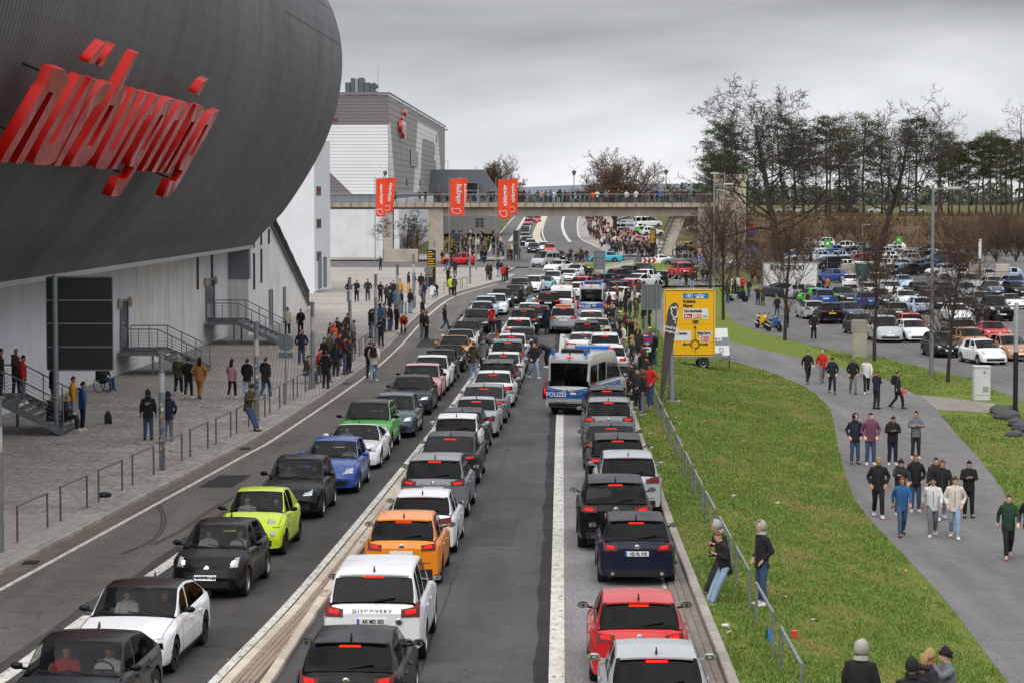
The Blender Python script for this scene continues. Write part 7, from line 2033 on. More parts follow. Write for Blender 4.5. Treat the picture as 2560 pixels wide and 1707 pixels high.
# ---- Scots pines on the hill
def pine(seed, h=20.):
	rr = random.Random(seed); tk, cr = MB(), MB()
	pts = [V((0, 0, -.3))]; 
	for k in range(8): pts.append(pts[-1] + V((rr.gauss(0, .14), rr.gauss(0, .14), h * .95 / 8)))
	tk.tube(pts, [.30 - .026 * k for k in range(9)], 8)
	for b in range(26):
		t = .46 + .54 * (b / 26) ** .9; i = min(7, int(t * 8)); o = pts[i].lerp(pts[i + 1], t * 8 - i)
		az = b * 2.4 + rr.uniform(-.5, .5); ln = (4.6 - 3.0 * abs(t - .72) * 2) * rr.uniform(.5, 1.1)
		e = o + V((math.cos(az) * ln, math.sin(az) * ln, rr.uniform(-.1, .9)))
		cr.tube([o, o.lerp(e, .55) + V((0, 0, .2)), e], [.07, .045, .015], 4, caps=False)
		for c in range(rr.randint(6, 9)):
			cc = o.lerp(e, rr.uniform(.45, 1.08)) + V((rr.gauss(0, .4), rr.gauss(0, .4), rr.gauss(.15, .25)))
			for n in range(30):
				v = V((rr.gauss(0, .42), rr.gauss(0, .42), rr.gauss(0, .2))); dd = (v + V((0, 0, .25))).normalized() * rr.uniform(.25, .5); w = dd.orthogonal().normalized() * .085
				q = cc + v; cr.add([q - w, q + w, q + dd], [(0, 1, 2)], 1)
	return tk.mesh('trunk', [PBARK], True), cr.mesh('crown', [PBARK, NEEDLE])
PINES = [pine(s_) for s_ in (1, 2, 3, 4)]
slim = []
for s_ in (5, 6, 7):
	a, b = split_tree(SLIM, 15, .22, s_); a.materials.clear(); a.materials.append(TWIG); slim.append((a, b.mesh('crown', [TWIG])))
rr = random.Random(4)
def hill(px, Y): x = at(px, 500, Y).x; return V((x, Y, ground_z(x, Y)))
for i, px in enumerate((1778, 1790, 1806, 1842, 1868, 1985, 2010, 2065, 2098, 2120, 2160, 2205, 2290, 2356, 2372, 2398, 2422, 2462, 2478, 2502, 2528, 2556)):
	Y = rr.uniform(505, 560) if px > 1900 else rr.uniform(455, 500)
	tree('pine_tree', PINES[i % 4], hill(px, Y), rr.uniform(0, 6.28), rr.uniform(.74, 1.16) * (Y / 530), '%s tall pine along the hilltop counting from the lift shaft' % ordinal(i + 1), 'tree', 'pines on the hilltop')
for i, px in enumerate((1835, 1885, 1930, 1960, 2040, 2075, 2130, 2220, 2250, 2265, 2345, 2380, 2440, 2490, 2515, 2545)):
	Y = rr.uniform(490, 545); tree('bare_tree', slim[i % 3], hill(px, Y), rr.uniform(0, 6.28), rr.uniform(.95, 1.35), '%s slender bare tree on the hill counting from the oak' % ordinal(i + 1), 'tree', 'bare trees on the hill')
# ---- round bare tree behind the bridge and others at the horizon
a, b = split_tree(ROUND, 5.2, .42, 9); a.materials.clear(); a.materials.append(TWIG); rnd_t = (a, b.mesh('crown', [TWIG2]))
p = hill(1538, 420); tree('bare_tree', rnd_t, p + V((0, 0, .4)), 0, (1.08, 1.08, 1.05), 'round dense bare tree rising behind the footbridge', 'tree', None)
p = hill(1248, 470); tree('bare_tree', rnd_t, p + V((0, 0, 3.2)), 2, (.62, .62, .8), 'bare tree with fine crown behind the slate house', 'tree', None)
p = hill(1760, 420); tree('bare_tree', rnd_t, p, 4, (.65, .65, .62), 'low bare tree behind the footbridge end', 'tree', None)
# ---- hornbeams between path and parking
hb = []
for s_ in (31, 32, 33):
	a, b = split_tree(HORN, 6.4, .11, s_, 3, .05); a.materials.clear(); a.materials.append(BARK); hb.append((a, b.mesh('crown', [TWIG, DRYLEAF])))
for i, (px, py, h, lab) in enumerate(((1962, 852, 1.12, 'twiggy young tree on the grass strip before the white hoarding'), (2186, 903, 1.05, 'slim young tree beside the concrete pillar'), (2369, 956, .98, 'young tree with rusty leaves beside the tall lamp post'), (1808, 801, 1.15, 'upright brown tree beside the yellow sign'), (1775, 735, 1.1, 'upright brown tree before the lift shaft'), (1845, 722, 1.1, 'upright brown tree by the lot entrance'))):
	tree('young_tree', hb[i % 3], gp(px, py), i * 1.3, (h * 1.05, h * 1.05, h), lab, 'tree', 'young hornbeams')
# young pollards beside the bridge
pol = split_tree(SLIM, 6.2, .13, 41); pol[0].materials.clear(); pol[0].materials.append(TWIG); pol = (pol[0], pol[1].mesh('crown', [TWIG]))
for i, (px, py, lab) in enumerate(((962, 655, 'bare street tree before the bridge plinth'), (1018, 652, 'bare street tree between the bridge pillars'), (1045, 655, 'thin bare street tree close to the wide pillar'))):
	tree('street_tree', pol, gp(px, py), i * 2., (1, 1, .95), lab, 'tree', 'bare street trees')
# ---- shrubs on the bank, hedge and far woods
a, b = split_tree(SHRUB, .5, .06, 51, 2, .05); shr = (a, b.mesh('crown', [TWIG2, DRYLEAF]))
a, b = split_tree(SHRUB, .5, .06, 52, 2, .05); shr2 = (a, b.mesh('crown', [TWIG, DRYLEAF]))
rr = random.Random(12)
spots = [(2395, 690, 1.1), (2440, 660, 1.2), (2465, 640, 1.4), (2490, 655, 1.4), (2515, 640, 1.5), (2540, 655, 1.4), (2560, 640, 1.5), (2420, 625, 1.2), (2450, 615, 1.4), (2480, 612, 1.5), (2505, 615, 1.6), (2530, 612, 1.6), (2555, 618, 1.5), (2085, 600, 1.), (2110, 598, 1.2), (2140, 602, 1.), (2350, 640, .8), (2310, 650, .7), (2290, 668, .7), (2010, 655, 1.), (1990, 640, 1.2), (1950, 640, 1.2), (1925, 655, 1.), (1880, 700, 1.0), (1897, 705, 1.0), (2030, 640, .9), (2395, 610, 1.2), (2370, 600, 1.1), (2330, 596, 1.), (1600, 560, .8), (1560, 548, .9), (1500, 556, .7), (1530, 540, 1.), (1012, 640, .7), (1034, 638, .8), (1030, 628, .8)]
for i, (px, py, s_) in enumerate(spots):
	tree('shrub', (shr, shr2)[i % 2], gp(px, py), rr.uniform(0, 6), s_ * rr.uniform(.85, 1.1), '%s leafless brown shrub on the bank, counted along the slope' % ordinal(i + 1) if px > 1700 else '%s leafless brown shrub near the bridge foot' % ordinal(i + 1), 'shrub', 'leafless shrubs')
ug = MB(); rq = random.Random(6)
for k in range(9000):
	x, y = rq.uniform(34, 125), rq.uniform(432, 515); z = ground_z(x, y) - .1; n_ = mnoise.noise(V((x * .12, y * .12, 0)))
	if n_ < -.1 + rq.uniform(-.2, .2): continue
	h = rq.uniform(.2, 1.5); d = V((rq.gauss(0, .35), rq.gauss(0, .35), 1)).normalized() * h; w = V((rq.uniform(.05, .16), 0, 0)); p = V((x, y, z)); ug.add([p - w, p + w, p + d], [(0, 1, 2)])
tag(ug.build('undergrowth', needle_mat('dead bracken', '#5d4c39')), 'dead bracken and brush covering the brown bank', 'undergrowth', None, 'stuff')
# far woodland, one mass
wood = MB(); rr = random.Random(2)
for k in range(420):
	x = rr.uniform(-160, 330); Y = rr.uniform(820, 1000); z = ground_z(x, Y) - 1.5; h = rr.uniform(6, 11) * (1.15 if x > 60 else .7); w = rr.uniform(2, 4)
	for n in range(44):
		c = V((x + rr.gauss(0, w * .4), Y + rr.gauss(0, 2), z + h * .8 * rr.random() ** 1.2)); u = V((rr.gauss(0, 1), rr.gauss(0, 1), rr.gauss(0, 1))).normalized() * rr.uniform(.6, 1.4); q = u.orthogonal().normalized() * rr.uniform(.5, 1.1)
		wood.add([c - u, c + q, c + u, c - q], [(0, 1, 2, 3)])
tag(wood.build('far_woodland', needle_mat('far woods', '#4e5546')), 'low strip of distant woodland along the horizon', 'woodland', None, 'stuff')
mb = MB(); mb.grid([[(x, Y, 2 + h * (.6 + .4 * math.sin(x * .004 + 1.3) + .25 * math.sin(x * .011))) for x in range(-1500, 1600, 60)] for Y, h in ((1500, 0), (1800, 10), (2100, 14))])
struct(mb.build('distant_hills', simple('haze-tinted hill woods', '#6b7480', 1., 0, .15, .02), None, True))  # aerial haze painted in: blue-grey base colour instead of forest green
# ================================================================ QUEUES, PARKED CARS
HX = {'white': '#e6e7e9', 'black': '#070708', 'dark grey': '#25282b', 'grey': '#74787d', 'silver': '#a9adb1', 'slate blue': '#2f4154', 'blue': '#1f4a94', 'bright blue': '#2f6fb5', 'pale blue': '#a9c2d8', 'lime': '#c4da1e', 'green': '#3fa535', 'pink': '#d99aa0', 'orange': '#ee8a16', 'red': '#c3161a', 'teal': '#7fb7bd', 'turquoise': '#3fb0c4', 'navy': '#161b30', 'bronze': '#a8744a', 'brown': '#5a4234', 'dark green': '#2c3f33', 'purple': '#5b2a8a', 'yellow': '#e0b01e', 'champagne': '#b5ab97'}
LANE_L = [a.lerp(b, .5) for a, b in zip(resample(LL, 260), resample(offset(ML, .0), 260))]
N_CAR = {}
def set_car(px, py, kind, col, lane, rear, label=None, group=None, yaw=0., **k):
	"""car whose near end stands at this pixel of the road"""
	p = gp(px, py); t = lane(p.y) if callable(lane) else lane
	t = V((math.cos(R(lane)), math.sin(R(lane)), 0)) if not callable(lane) else t
	if yaw: t.rotate(Matrix.Rotation(R(yaw), 3, 'Z'))
	t.z = 0; t.normalize()
	L = ck(kind).P['L']; c = p + t * (L / 2); c.z = ground_z(c.x, c.y) + .003
	z1, z2 = ground_z(*(p + t * .5).xy), ground_z(*(p + t * (L - .5)).xy)
	h = math.atan2(t.y, t.x) + (0 if rear else math.pi)
	g = group or 'cars'; N_CAR[g] = N_CAR.get(g, 0) + 1
	lab = label or '%s %s counting away, %s %s' % (ordinal(N_CAR[g]), {'L': 'car of the oncoming queue', 'M': 'car of the inner queue', 'R': 'car of the kerbside queue'}.get(g, g), col, WORD[kind])
	gname = {'L': 'oncoming queue', 'M': 'inner queue driving away', 'R': 'kerbside queue driving away'}.get(g, g)
	root, objs, C = make_car(kind, HX[col], c, h, lab, gname, **k)
	s_ = (z2 - z1) / max(.1, L - 1)
	if abs(s_) > .01: root.rotation_euler = (0, -math.atan(s_) * (1 if rear else -1), h)
	return root, objs, C
WORD = {'hatch': 'hatchback', 'small': 'small hatchback', 'city': 'rounded city car', 'oldhatch': 'boxy hatchback', 'sedan': 'saloon', 'oldsedan': 'boxy old saloon', 'coupe': 'coupe', 'sport': 'sports car', 'super': 'low supercar', 'estate': 'estate', 'suv': 'SUV', 'bigsuv': 'large SUV', 'mpv': 'people carrier', 'van': 'van', 'pickup': 'pickup', 'sprinter': 'van'}
tan_of = lambda line: (lambda y: V(on_line(line, y)[1]))
TL, TM, TR = tan_of(LANE_L), tan_of(MR), tan_of(RK)
BK = '#0d0d0f'
L_Q = [(118, 1885, 'coupe', 'dark grey', dict(roof=BK, mirror=BK)), (287, 1702, 'coupe', 'white', dict(roof=BK, mirror=BK, rim=RIM_B, lamp=LAMP_DRL)), (512, 1501, 'small', 'black', dict(lamp=LAMP_ON, plate_text='MYK SV 123', view=FRONT)),
 (622, 1394, 'city', 'lime', dict(mirror=BK, rim=RIM_B)), (721, 1302, 'oldhatch', 'black', {}), (817, 1238, 'hatch', 'blue', {}), (874, 1176, 'sport', 'white', {}), (906, 1136, 'suv', 'green', dict(roof=BK, mirror=BK)), (974, 1096, 'hatch', 'slate blue', dict(lamp=LAMP_DRL, rim=RIM_B)),
 (1020, 1039, 'sedan', 'dark grey', dict(lamp=LAMP_DRL, rim=RIM_B)), (1045, 1004, 'coupe', 'pink', dict(mirror=BK, rim=RIM_B)), (1071, 980, 'sedan', 'white', dict(rim=RIM_B)), (1094, 956, 'oldsedan', 'dark grey', {}), (1114, 932, 'sport', 'black', {}), (1131, 908, 'sport', 'orange', {}), (1146, 886, 'sport', 'white', {}), (1163, 863, 'sport', 'dark grey', {}), (1188, 834, 'coupe', 'black', {}), (1203, 812, 'hatch', 'silver', {}), (1212, 795, 'estate', 'pale blue', {}), (1237, 789, 'estate', 'white', {}), (1252, 770, 'sedan', 'black', dict(lamp=LAMP_DRL)), (1285, 760, 'hatch', 'black', dict(lamp=LAMP_DRL)), (1293, 744, 'suv', 'grey', {}), (1325, 733, 'estate', 'white', {}), (1352, 727, 'sport', 'teal', {}), (1375, 718, 'coupe', 'white', {}), (1412, 704, 'super', 'white', {}), (1416, 692, 'sport', 'white', {}), (1372, 682, 'coupe', 'white', dict(lamp=LAMP_DRL)), (1340, 670, 'van', 'silver', {}), (1397, 655, 'sedan', 'black', dict(lamp=LAMP_DRL)), (1375, 637, 'hatch', 'red', {}), (1360, 631, 'hatch', 'white', {}), (1334, 634, 'sedan', 'dark grey', dict(lamp=LAMP_DRL)), (1327, 623, 'hatch', 'white', {}), (1316, 615, 'coupe', 'black', dict(lamp=LAMP_DRL)), (1313, 604, 'sedan', 'silver', {}), (1312, 594, 'suv', 'dark grey', {}), (1313, 586, 'estate', 'silver', {}), (1316, 577, 'hatch', 'silver', {}), (1320, 565, 'hatch', 'red', {}), (1326, 554, 'hatch', 'black', dict(lamp=LAMP_DRL)), (1343, 557, 'small', 'red', {})]
FAR_MID = [a.lerp(b, .35) for a, b in zip(resample(FAR_L, 40), resample(FAR_R, 40))]
DRIVERS = []
for i, (px, py, kd, col, k) in enumerate(L_Q):
	ln = TL if py > 700 else (lambda y: V((.55, 1, 0)).normalized() if y < 300 else V(on_line(FAR_MID, y)[1]))
	r_, o_, C_ = set_car(px, py, kd, col, ln, False, None, 'L', near=i < 19, **k)
	if i < 9: DRIVERS.append((r_, C_, i))
B = dict(brake=TAIL_ON)
M_Q = [(866, 1836, 'hatch', 'black', dict(roof=BK)), (930, 1668, 'bigsuv', 'white', dict(plate_text='AK MD 302', view=REAR, mirror=BK)), (1003, 1468, 'hatch', 'orange', dict(mirror=BK, rim=RIM_B)), (1050, 1390, 'hatch', 'white', dict(mirror=BK)), (1083, 1300, 'suv', 'grey', dict(mirror=BK)), (1120, 1216, 'coupe', 'dark grey', {}), (1138, 1156, 'oldhatch', 'white', dict(brake=None)), (1152, 1138, 'hatch', 'black', {}), (1186, 1096, 'oldsedan', 'silver', {}), (1206, 1062, 'coupe', 'grey', {}), (1230, 1020, 'sedan', 'white', {}), (1244, 988, 'estate', 'dark grey', {}), (1256, 962, 'coupe', 'white', {}), (1268, 935, 'suv', 'grey', {}), (1277, 911, 'sedan', 'white', {}), (1303, 884, 'oldsedan', 'navy', {}), (1296, 860, 'hatch', 'white', {}), (1308, 840, 'suv', 'black', {}), (1345, 822, 'hatch', 'navy', {}), (1322, 812, 'sedan', 'white', {}), (1370, 787, 'suv', 'black', {}), (1400, 772, 'hatch', 'white', {}), (1448, 752, 'hatch', 'white', {}), (1408, 760, 'sedan', 'black', {}), (1440, 735, 'hatch', 'red', {}), (1490, 724, 'estate', 'navy', {}), (1530, 715, 'suv', 'navy', {}), (1560, 700, 'hatch', 'dark grey', {})]
for i, (px, py, kd, col, k) in enumerate(M_Q):
	kk = dict(B if i % 4 != 3 else {}); kk.update(k); set_car(px, py, kd, col, TM if py > 745 else 62, True, None, 'M', near=i < 18, **kk)
R_Q = [(1645, 1890, 'hatch', 'silver', {}), (1600, 1722, 'hatch', 'red', dict(mirror=BK)), (1593, 1466, 'hatch', 'navy', dict(roof=BK, mirror=BK, plate_text='HD RL 918', view=REAR, rim=RIM_B)), (1540, 1380, 'suv', 'black', dict(rim=RIM_B)), (1572, 1294, 'suv', 'silver', {}), (1545, 1235, 'suv', 'black', {}), (1530, 1180, 'coupe', 'dark grey', {}), (1522, 1122, 'suv', 'grey', {}), (1517, 1070, 'estate', 'dark grey', {}), (1534, 1000, 'hatch', 'dark grey', {}), (1526, 945, 'hatch', 'white', {}), (1513, 908, 'estate', 'white', {}), (1458, 892, 'super', 'white', {}), (1468, 872, 'estate', 'black', {}), (1494, 856, 'oldsedan', 'champagne', {}), (1478, 835, 'sedan', 'white', {}), (1556, 742, 'hatch', 'red', {}), (1527, 748, 'hatch', 'dark grey', {}), (1524, 762, 'oldsedan', 'white', {}), (1575, 722, 'coupe', 'white', {}), (1597, 713, 'hatch', 'white', {})]
for i, (px, py, kd, col, k) in enumerate(R_Q):
	kk = dict(B if i % 5 != 4 else {}); kk.update(k); set_car(px, py, kd, col, TR if py > 800 else 60, True, None, 'R', near=i < 15, **kk)
# ---- lettering on the white SUV's tailgate
for o in [o for o in bpy.data.objects if o.get('label', '').startswith('second car of the inner queue')]:
	C = ck('bigsuv'); z = 1.04
	lettering('DISCOVERY', (C.rear_x(0, z) - .02, 0, z), (0, -1, 0), (0, 0, 1), .10, GALV_D, o, .003, bold=.002, name='model_lettering', space=1.5)
# ---- police vans, breakdown SUV, van
POL_B, POL_S = simple('police blue foil', '#1556a8', .4, 0, .05), simple('police silver foil', '#cfd3d6', .4, .2, .05)
BEACON = simple('blue beacon', '#1b66c9', .2, 0, .1, coat=1.)
def police(px, py, yaw, label, lane=TM):
	root, objs, C = set_car(px, py, 'sprinter', 'silver', lane, True, label, 'police vans', yaw, cat='van', brake=TAIL_ON, trim=TRIM)
	P = C.P; W = P['W'] / 2
	for sg in (1, -1):
		for z0, z1, m, nm in ((.72, 1.10, POL_B, 'blue_stripe'), (1.12, 1.16, POL_B, 'blue_line')):
			rows = [[(x, sg * (C.w(x) * (1.0 if z < 1.0 else .985) + .006), z) for z in (z0, (z0 + z1) / 2, z1)] for x in [C.xR + .12 + (C.xF - 1.7 - C.xR) * q / 16 for q in range(17)]]
			rows = [r_ for r_ in rows if all(not (abs(r_[0][0] - c) < P['r'] + .1 and z0 < .8) for c in (C.af, C.ar))] if z0 < .7 else rows
			MB().grid(rows).build(nm, m, root)
	MB().add([(C.xR - .02, y, z) for y, z in ((-W * .86, .70), (W * .86, .70), (W * .86, 1.02), (0, .92), (-W * .86, 1.02))], [(4, 3, 2, 1, 0)]).build('blue_stripe', POL_B, root)
	for sg in (1, -1): MB().add([(C.xR - .022, y * sg, z) for y, z in ((W * .86, 1.05), (W * .86, 1.12), (W * .15, .98), (W * .3, .98))], [(0, 1, 2, 3)] if sg < 0 else [(3, 2, 1, 0)]).build('blue_line', POL_B, root)
	lettering('POLIZEI', (C.xR - .03, W * .46, .82), (0, -1, 0), (0, 0, 1), .24, WHITE, root, .003, bold=.006)
	lettering('POLIZEI', (-.9, -W * .995 - .012, .9), (1, 0, 0), (0, 0, 1), .26, POL_S, root, .003, bold=.006)
	MB().ball((C.xR - .01, -W * .22, .87), (.02, .17, .055), 12, 6).build('emblem', WHITE, root)
	MB().rbox((C.xR + .9, -W * .55, P['H'] - .02), (C.xR + 1.3, W * .55, P['H'] + .16), .05).build('roof_fairing', TRIM, root)
	MB().rbox((C.x2 - .5, -W * .7, P['H'] - .03), (C.x2 - .2, W * .7, P['H'] + .14), .04).build('light_bar', BEACON, root)
	for sg in (1, -1): MB().cyl((C.xR + .22, sg * W * .66, P['H'] - .06), (C.xR + .22, sg * W * .66, P['H'] + .16), .08, n=10).build('beacon', BEACON, root)
	MB().beam((C.rear_glass_x(1.8) - .03, 0, 1.12), (C.rear_glass_x(2.3) - .03, 0, P['H'] - .12), .02, .03).build('door_gap', TRIM, root)
	lettering('RPL 4.1738', (C.xR - .03, W * .3, .50), (0, -1, 0), (0, 0, 1), .1, PLATE_T, root, .002, name='plate_number')
	return root
police(1420, 1038, -15, 'police van angled across the lanes, side windows showing, blue stripe and roof lights')
police(1478, 795, -3, 'farther police van with blue stripe standing square to the road')
r_, o_, C = set_car(1408, 836, 'suv', 'silver', TM, True, 'silver SUV with orange beacon bar on its roof', 'service cars', **B)
MB().rbox((C.x3 + .3, -.5, C.P['H']), (C.x3 + .55, .5, C.P['H'] + .13), .03).build('beacon_bar', simple('orange beacon', '#d8741a', .3, coat=1.), r_)
set_car(1404, 785, 'van', 'white', TM, True, 'white panel van with twin rear windows before the police van', 'service cars', cat='van', **B)
# ---- cars round and beyond the roundabout
for px, py, kd, col, hd, rear, lab in ((1660, 702, 'oldsedan', 'black', 168, True, 'black boxy saloon side-on by the roundabout'), (1715, 699, 'bigsuv', 'red', 100, True, 'red SUV with black tailgate leaving the roundabout'), (1600, 692, 'coupe', 'dark grey', 75, True, 'dark coupe entering the roundabout'), (1560, 657, 'sedan', 'turquoise', 170, True, 'turquoise saloon parked on the far side of the roundabout'), (1695, 661, 'super', 'white', 172, True, 'white supercar side-on beyond the chevron signs'), (1745, 668, 'suv', 'grey', 170, True, 'pale SUV behind the give way sign'), (1190, 665, 'suv', 'red', 178, True, 'red SUV parked across the plaza end'),
	(1598, 582, 'van', 'silver', 10, False, 'pale minibus parked above the crowd past the bridge'), (1655, 567, 'sprinter', 'white', 12, False, 'white rental van with a big logo past the bridge'), (1600, 592, 'suv', 'dark grey', 10, False, 'dark SUV parked above the crowd past the bridge'), (1612, 602, 'hatch', 'red', 10, False, 'red hatchback parked above the crowd past the bridge'), (1630, 612, 'hatch', 'silver', 14, False, 'silver hatchback parked above the crowd past the bridge'), (1640, 586, 'hatch', 'green', 10, False, 'green and white car parked past the bridge'), (1660, 590, 'suv', 'white', 14, False, 'white SUV parked past the bridge by the stair'), (1600, 560, 'estate', 'silver', 8, False, 'silver estate parked behind the minibus'),
	(1885, 640, 'hatch', 'bright blue', 205, True, 'blue hatchback parked beside the lift shaft'), (1890, 620, 'hatch', 'black', 200, True, 'black car parked on the slope beside the lift shaft'), (1885, 590, 'coupe', 'purple', 190, True, 'purple coupe parked on the slope'), (1888, 577, 'hatch', 'red', 190, True, 'red car parked high on the slope'), (1900, 668, 'hatch', 'white', 200, True, 'white car with lit lamps behind the brown hedge')):
	r_, o_, C = set_car(px, py, kd, col, hd if rear else hd + 180, rear, lab, 'cars around the roundabout', near=False, cat='van' if 'van' in lab or 'bus' in lab else 'car')
	if kd == 'sprinter':
		lettering('SIXT', (.2, -C.P['W'] / 2 - .03, 1.75), (1, 0, 0), (0, 0, 1), .9, INK, r_, .003, bold=.02, shear=.2)
for i, (px, py, kd, col) in enumerate(((1610, 507, 'hatch', 'white'), (1745, 506, 'sedan', 'silver'), (1760, 503, 'hatch', 'grey'), (1990, 513, 'hatch', 'white'), (2110, 525, 'estate', 'silver'), (2190, 511, 'hatch', 'white'), (2120, 511, 'pickup', 'grey'), (2270, 511, 'estate', 'silver'), (2290, 508, 'sedan', 'white'), (1960, 545, 'hatch', 'silver'))):
	Y = 560 if px > 1900 else 470; p = at(px, py, Y); p.z = ground_z(p.x, p.y)
	root, objs, C = make_car(kd, HX[col], p, R(8 + 170 * (i % 2)), '%s car parked up on the hill edge, a %s %s' % (ordinal(i + 1), col, WORD[kd]), 'cars on the hill', near=False)
# ---- parking lot
PK = 'parked in the lot'
NEARP = [(2227, 858, 'mpv', 'silver', -88, 0), (2301, 857, 'hatch', 'white', -84, 0), (2373, 896, 'oldhatch', 'black', -86, 0), (2490, 914, 'small', 'white', -78, 0), (2081, 812, 'suv', 'black', 91, 1), (2151, 806, 'hatch', 'slate blue', -75, 0), (2177, 840, 'hatch', 'dark grey', -80, 0), (2284, 836, 'hatch', 'red', 92, 1), (2416, 857, 'hatch', 'black', 94, 1), (2504, 856, 'sport', 'red', -84, 0), (2452, 884, 'hatch', 'bronze', -80, 0), (2508, 806, 'pickup', 'black', -86, 0), (2409, 809, 'hatch', 'white', -86, 0), (2556, 905, 'hatch', 'bronze', -80, 0), (2248, 805, 'estate', 'dark green', 92, 1), (2310, 788, 'hatch', 'pale blue', 96, 1), (2277, 768, 'coupe', 'white', -86, 0), (2124, 760, 'coupe', 'dark grey', -86, 0), (2125, 722, 'hatch', 'white', 80, 1), (2065, 772, 'suv', 'blue', 92, 1), (2000, 760, 'hatch', 'green', 20, 1), (1960, 748, 'estate', 'silver', 14, 1), (1905, 742, 'sedan', 'slate blue', 12, 1), (2040, 800, 'estate', 'silver', 93, 1), (2175, 775, 'hatch', 'blue', 92, 1), (2215, 765, 'oldsedan', 'dark grey', -86, 0), (2350, 775, 'suv', 'dark grey', -86, 0), (2440, 790, 'sedan', 'black', -84, 0), (2470, 772, 'sedan', 'grey', -86, 0), (2545, 775, 'sport', 'white', -86, 0), (2385, 760, 'hatch', 'black', -86, 0), (2330, 758, 'sedan', 'black', -86, 0), (2240, 742, 'hatch', 'white', -86, 0), (2180, 745, 'hatch', 'white', 92, 1)]
spot = {}
for i, (px, py, kd, col, hd, rear) in enumerate(NEARP):
	k = dict(plate=PLATE_Y) if i == 4 else {}
	set_car(px, py, kd, col, hd if rear else hd + 180, bool(rear), '%s %s %s standing in the near rows of the lot' % (ordinal(i + 1), col, WORD[kd]), 'cars in the near rows of the lot', near=i < 17, **k)
rr = random.Random(77); i = 0
PCOL = ['white', 'silver', 'grey', 'black', 'dark grey', 'slate blue', 'bright blue', 'white', 'silver', 'red', 'black', 'blue', 'champagne', 'pale blue']
for py, x0, x1, st, hd in ((742, 2290, 2570, 60, -86), (725, 2190, 2570, 54, -84), (706, 2060, 2110, 52, 172), (688, 2070, 2400, 46, 205), (676, 2060, 2420, 44, 205), (664, 2050, 2300, 42, 205), (654, 2000, 2400, 42, 200), (645, 1990, 2330, 40, 205), (636, 1960, 2260, 38, 200), (628, 2100, 2380, 44, 185), (618, 1965, 2070, 40, 195), (700, 2380, 2560, 58, 186)):
	x = x0 + rr.uniform(0, 12)
	while x < x1:
		if rr.random() < .9:
			i += 1; kd = rr.choice(['hatch', 'hatch', 'sedan', 'estate', 'suv', 'small', 'coupe', 'oldsedan', 'mpv']); col = rr.choice(PCOL)
			p = gp(x, py + rr.uniform(-2, 2)); root, objs, C = make_car(kd, HX[col], V((p.x, p.y, ground_z(p.x, p.y))), R(hd + rr.uniform(-4, 4)), '%s %s %s of the crowded far rows in the lot' % (ordinal(i), col, WORD[kd]), 'cars in the far rows of the lot', near=False)
		x += st * rr.uniform(.92, 1.1)
# ---- motorcycles
def motorbike(px, py, col, hd, label, s_=1.0):
	p = gp(px, py); root = tag(empty('motorcycle', p, R(hd)), label, 'motorcycle', 'motorcycles'); root.scale = (s_,) * 3; pt = car_paint(HX[col])
	mb = MB(); mb.lathe([(.22, -.05), (.29, -.06), (.31, -.03), (.31, .03), (.29, .06), (.22, .05)], 20); wm = mb.xf(Matrix.Rotation(R(90), 4, 'X')).mesh('wheel', [TYRE_M], True, 40)
	mb = MB(); mb.lathe([(.23, -.03), (.23, .03), (.19, .02), (.19, -.02)], 18)
	for k in range(5): mb.beam((0, 0, 0), (.2 * math.cos(k * 1.2566), .2 * math.sin(k * 1.2566), 0), .03, .02)
	rm = mb.xf(Matrix.Rotation(R(90), 4, 'X')).mesh('rim', [RIM_B])
	for x in (.68, -.70): w = put('wheel', wm, root, V((x, 0, .31))); put('rim', rm, w)
	for y in (-.09, .09): MB().cyl((.68, y, .31), (.48, y, .86), .026, n=8).build('fork', simple('gold fork', '#a8842c', .3, .8), root)
	MB().loft([[(x, -w, z0), (x, w, z0), (x, w * 1.1, (z0 + z1) / 2), (x, w * .6, z1), (x, -w * .6, z1), (x, -w * 1.1, (z0 + z1) / 2)] for x, w, z0, z1 in ((.72, .06, .72, .92), (.6, .17, .52, 1.04), (.35, .2, .36, .98), (.1, .17, .36, .96), (-.05, .12, .5, .88))]).build('fairing', pt, root, True, 50)
	MB().ball((.12, 0, .9), (.26, .15, .13), 12, 8).build('fuel_tank', pt, root, True)
	MB().rbox((-.5, -.13, .74), (-.05, .13, .84), .04).build('seat', BLACK, root)
	MB().loft([[(-.45, -.1, .78), (-.45, .1, .78), (-.45, .08, .9), (-.45, -.08, .9)], [(-.86, -.05, .9), (-.86, .05, .9), (-.86, .04, .97), (-.86, -.04, .97)]]).build('tail', pt, root)
	MB().box((-.1, -.14, .28), (.35, .14, .6)).build('engine', GALV_D, root); MB().cyl((-.2, -.17, .35), (-.75, -.19, .5), .055, n=10).build('exhaust', CHROME, root)
	MB().beam((-.05, 0, .36), (-.7, 0, .31), .08, .09).build('swing_arm', GALV_D, root); MB().tube([(.38, -.36, 1.0), (.45, -.15, 1.02), (.45, .15, 1.02), (.38, .36, 1.0)], .018, 6).build('handlebar', BLACK, root)
	MB().add([(.62, -.12, 1.02), (.62, .12, 1.02), (.42, .1, 1.2), (.42, -.1, 1.2)], [(0, 1, 2, 3)]).build('windshield', G_CLEAR, root); MB().ball((.72, 0, .84), (.04, .1, .06), 10, 6).build('headlight', LAMP_OFF, root)
	for y in (-.38, .38): MB().ball((.42, y, 1.14), (.03, .07, .045), 8, 5).build('mirror', BLACK, root)
	MB().beam((-.1, .14, .32), (-.25, .3, .0), .025, .02).build('side_stand', BLACK, root)
	return root
motorbike(1904, 822, 'yellow', -70, 'yellow sport motorcycle parked at the lot edge'); motorbike(1935, 830, 'blue', -62, 'blue motorcycle parked beside the yellow one')
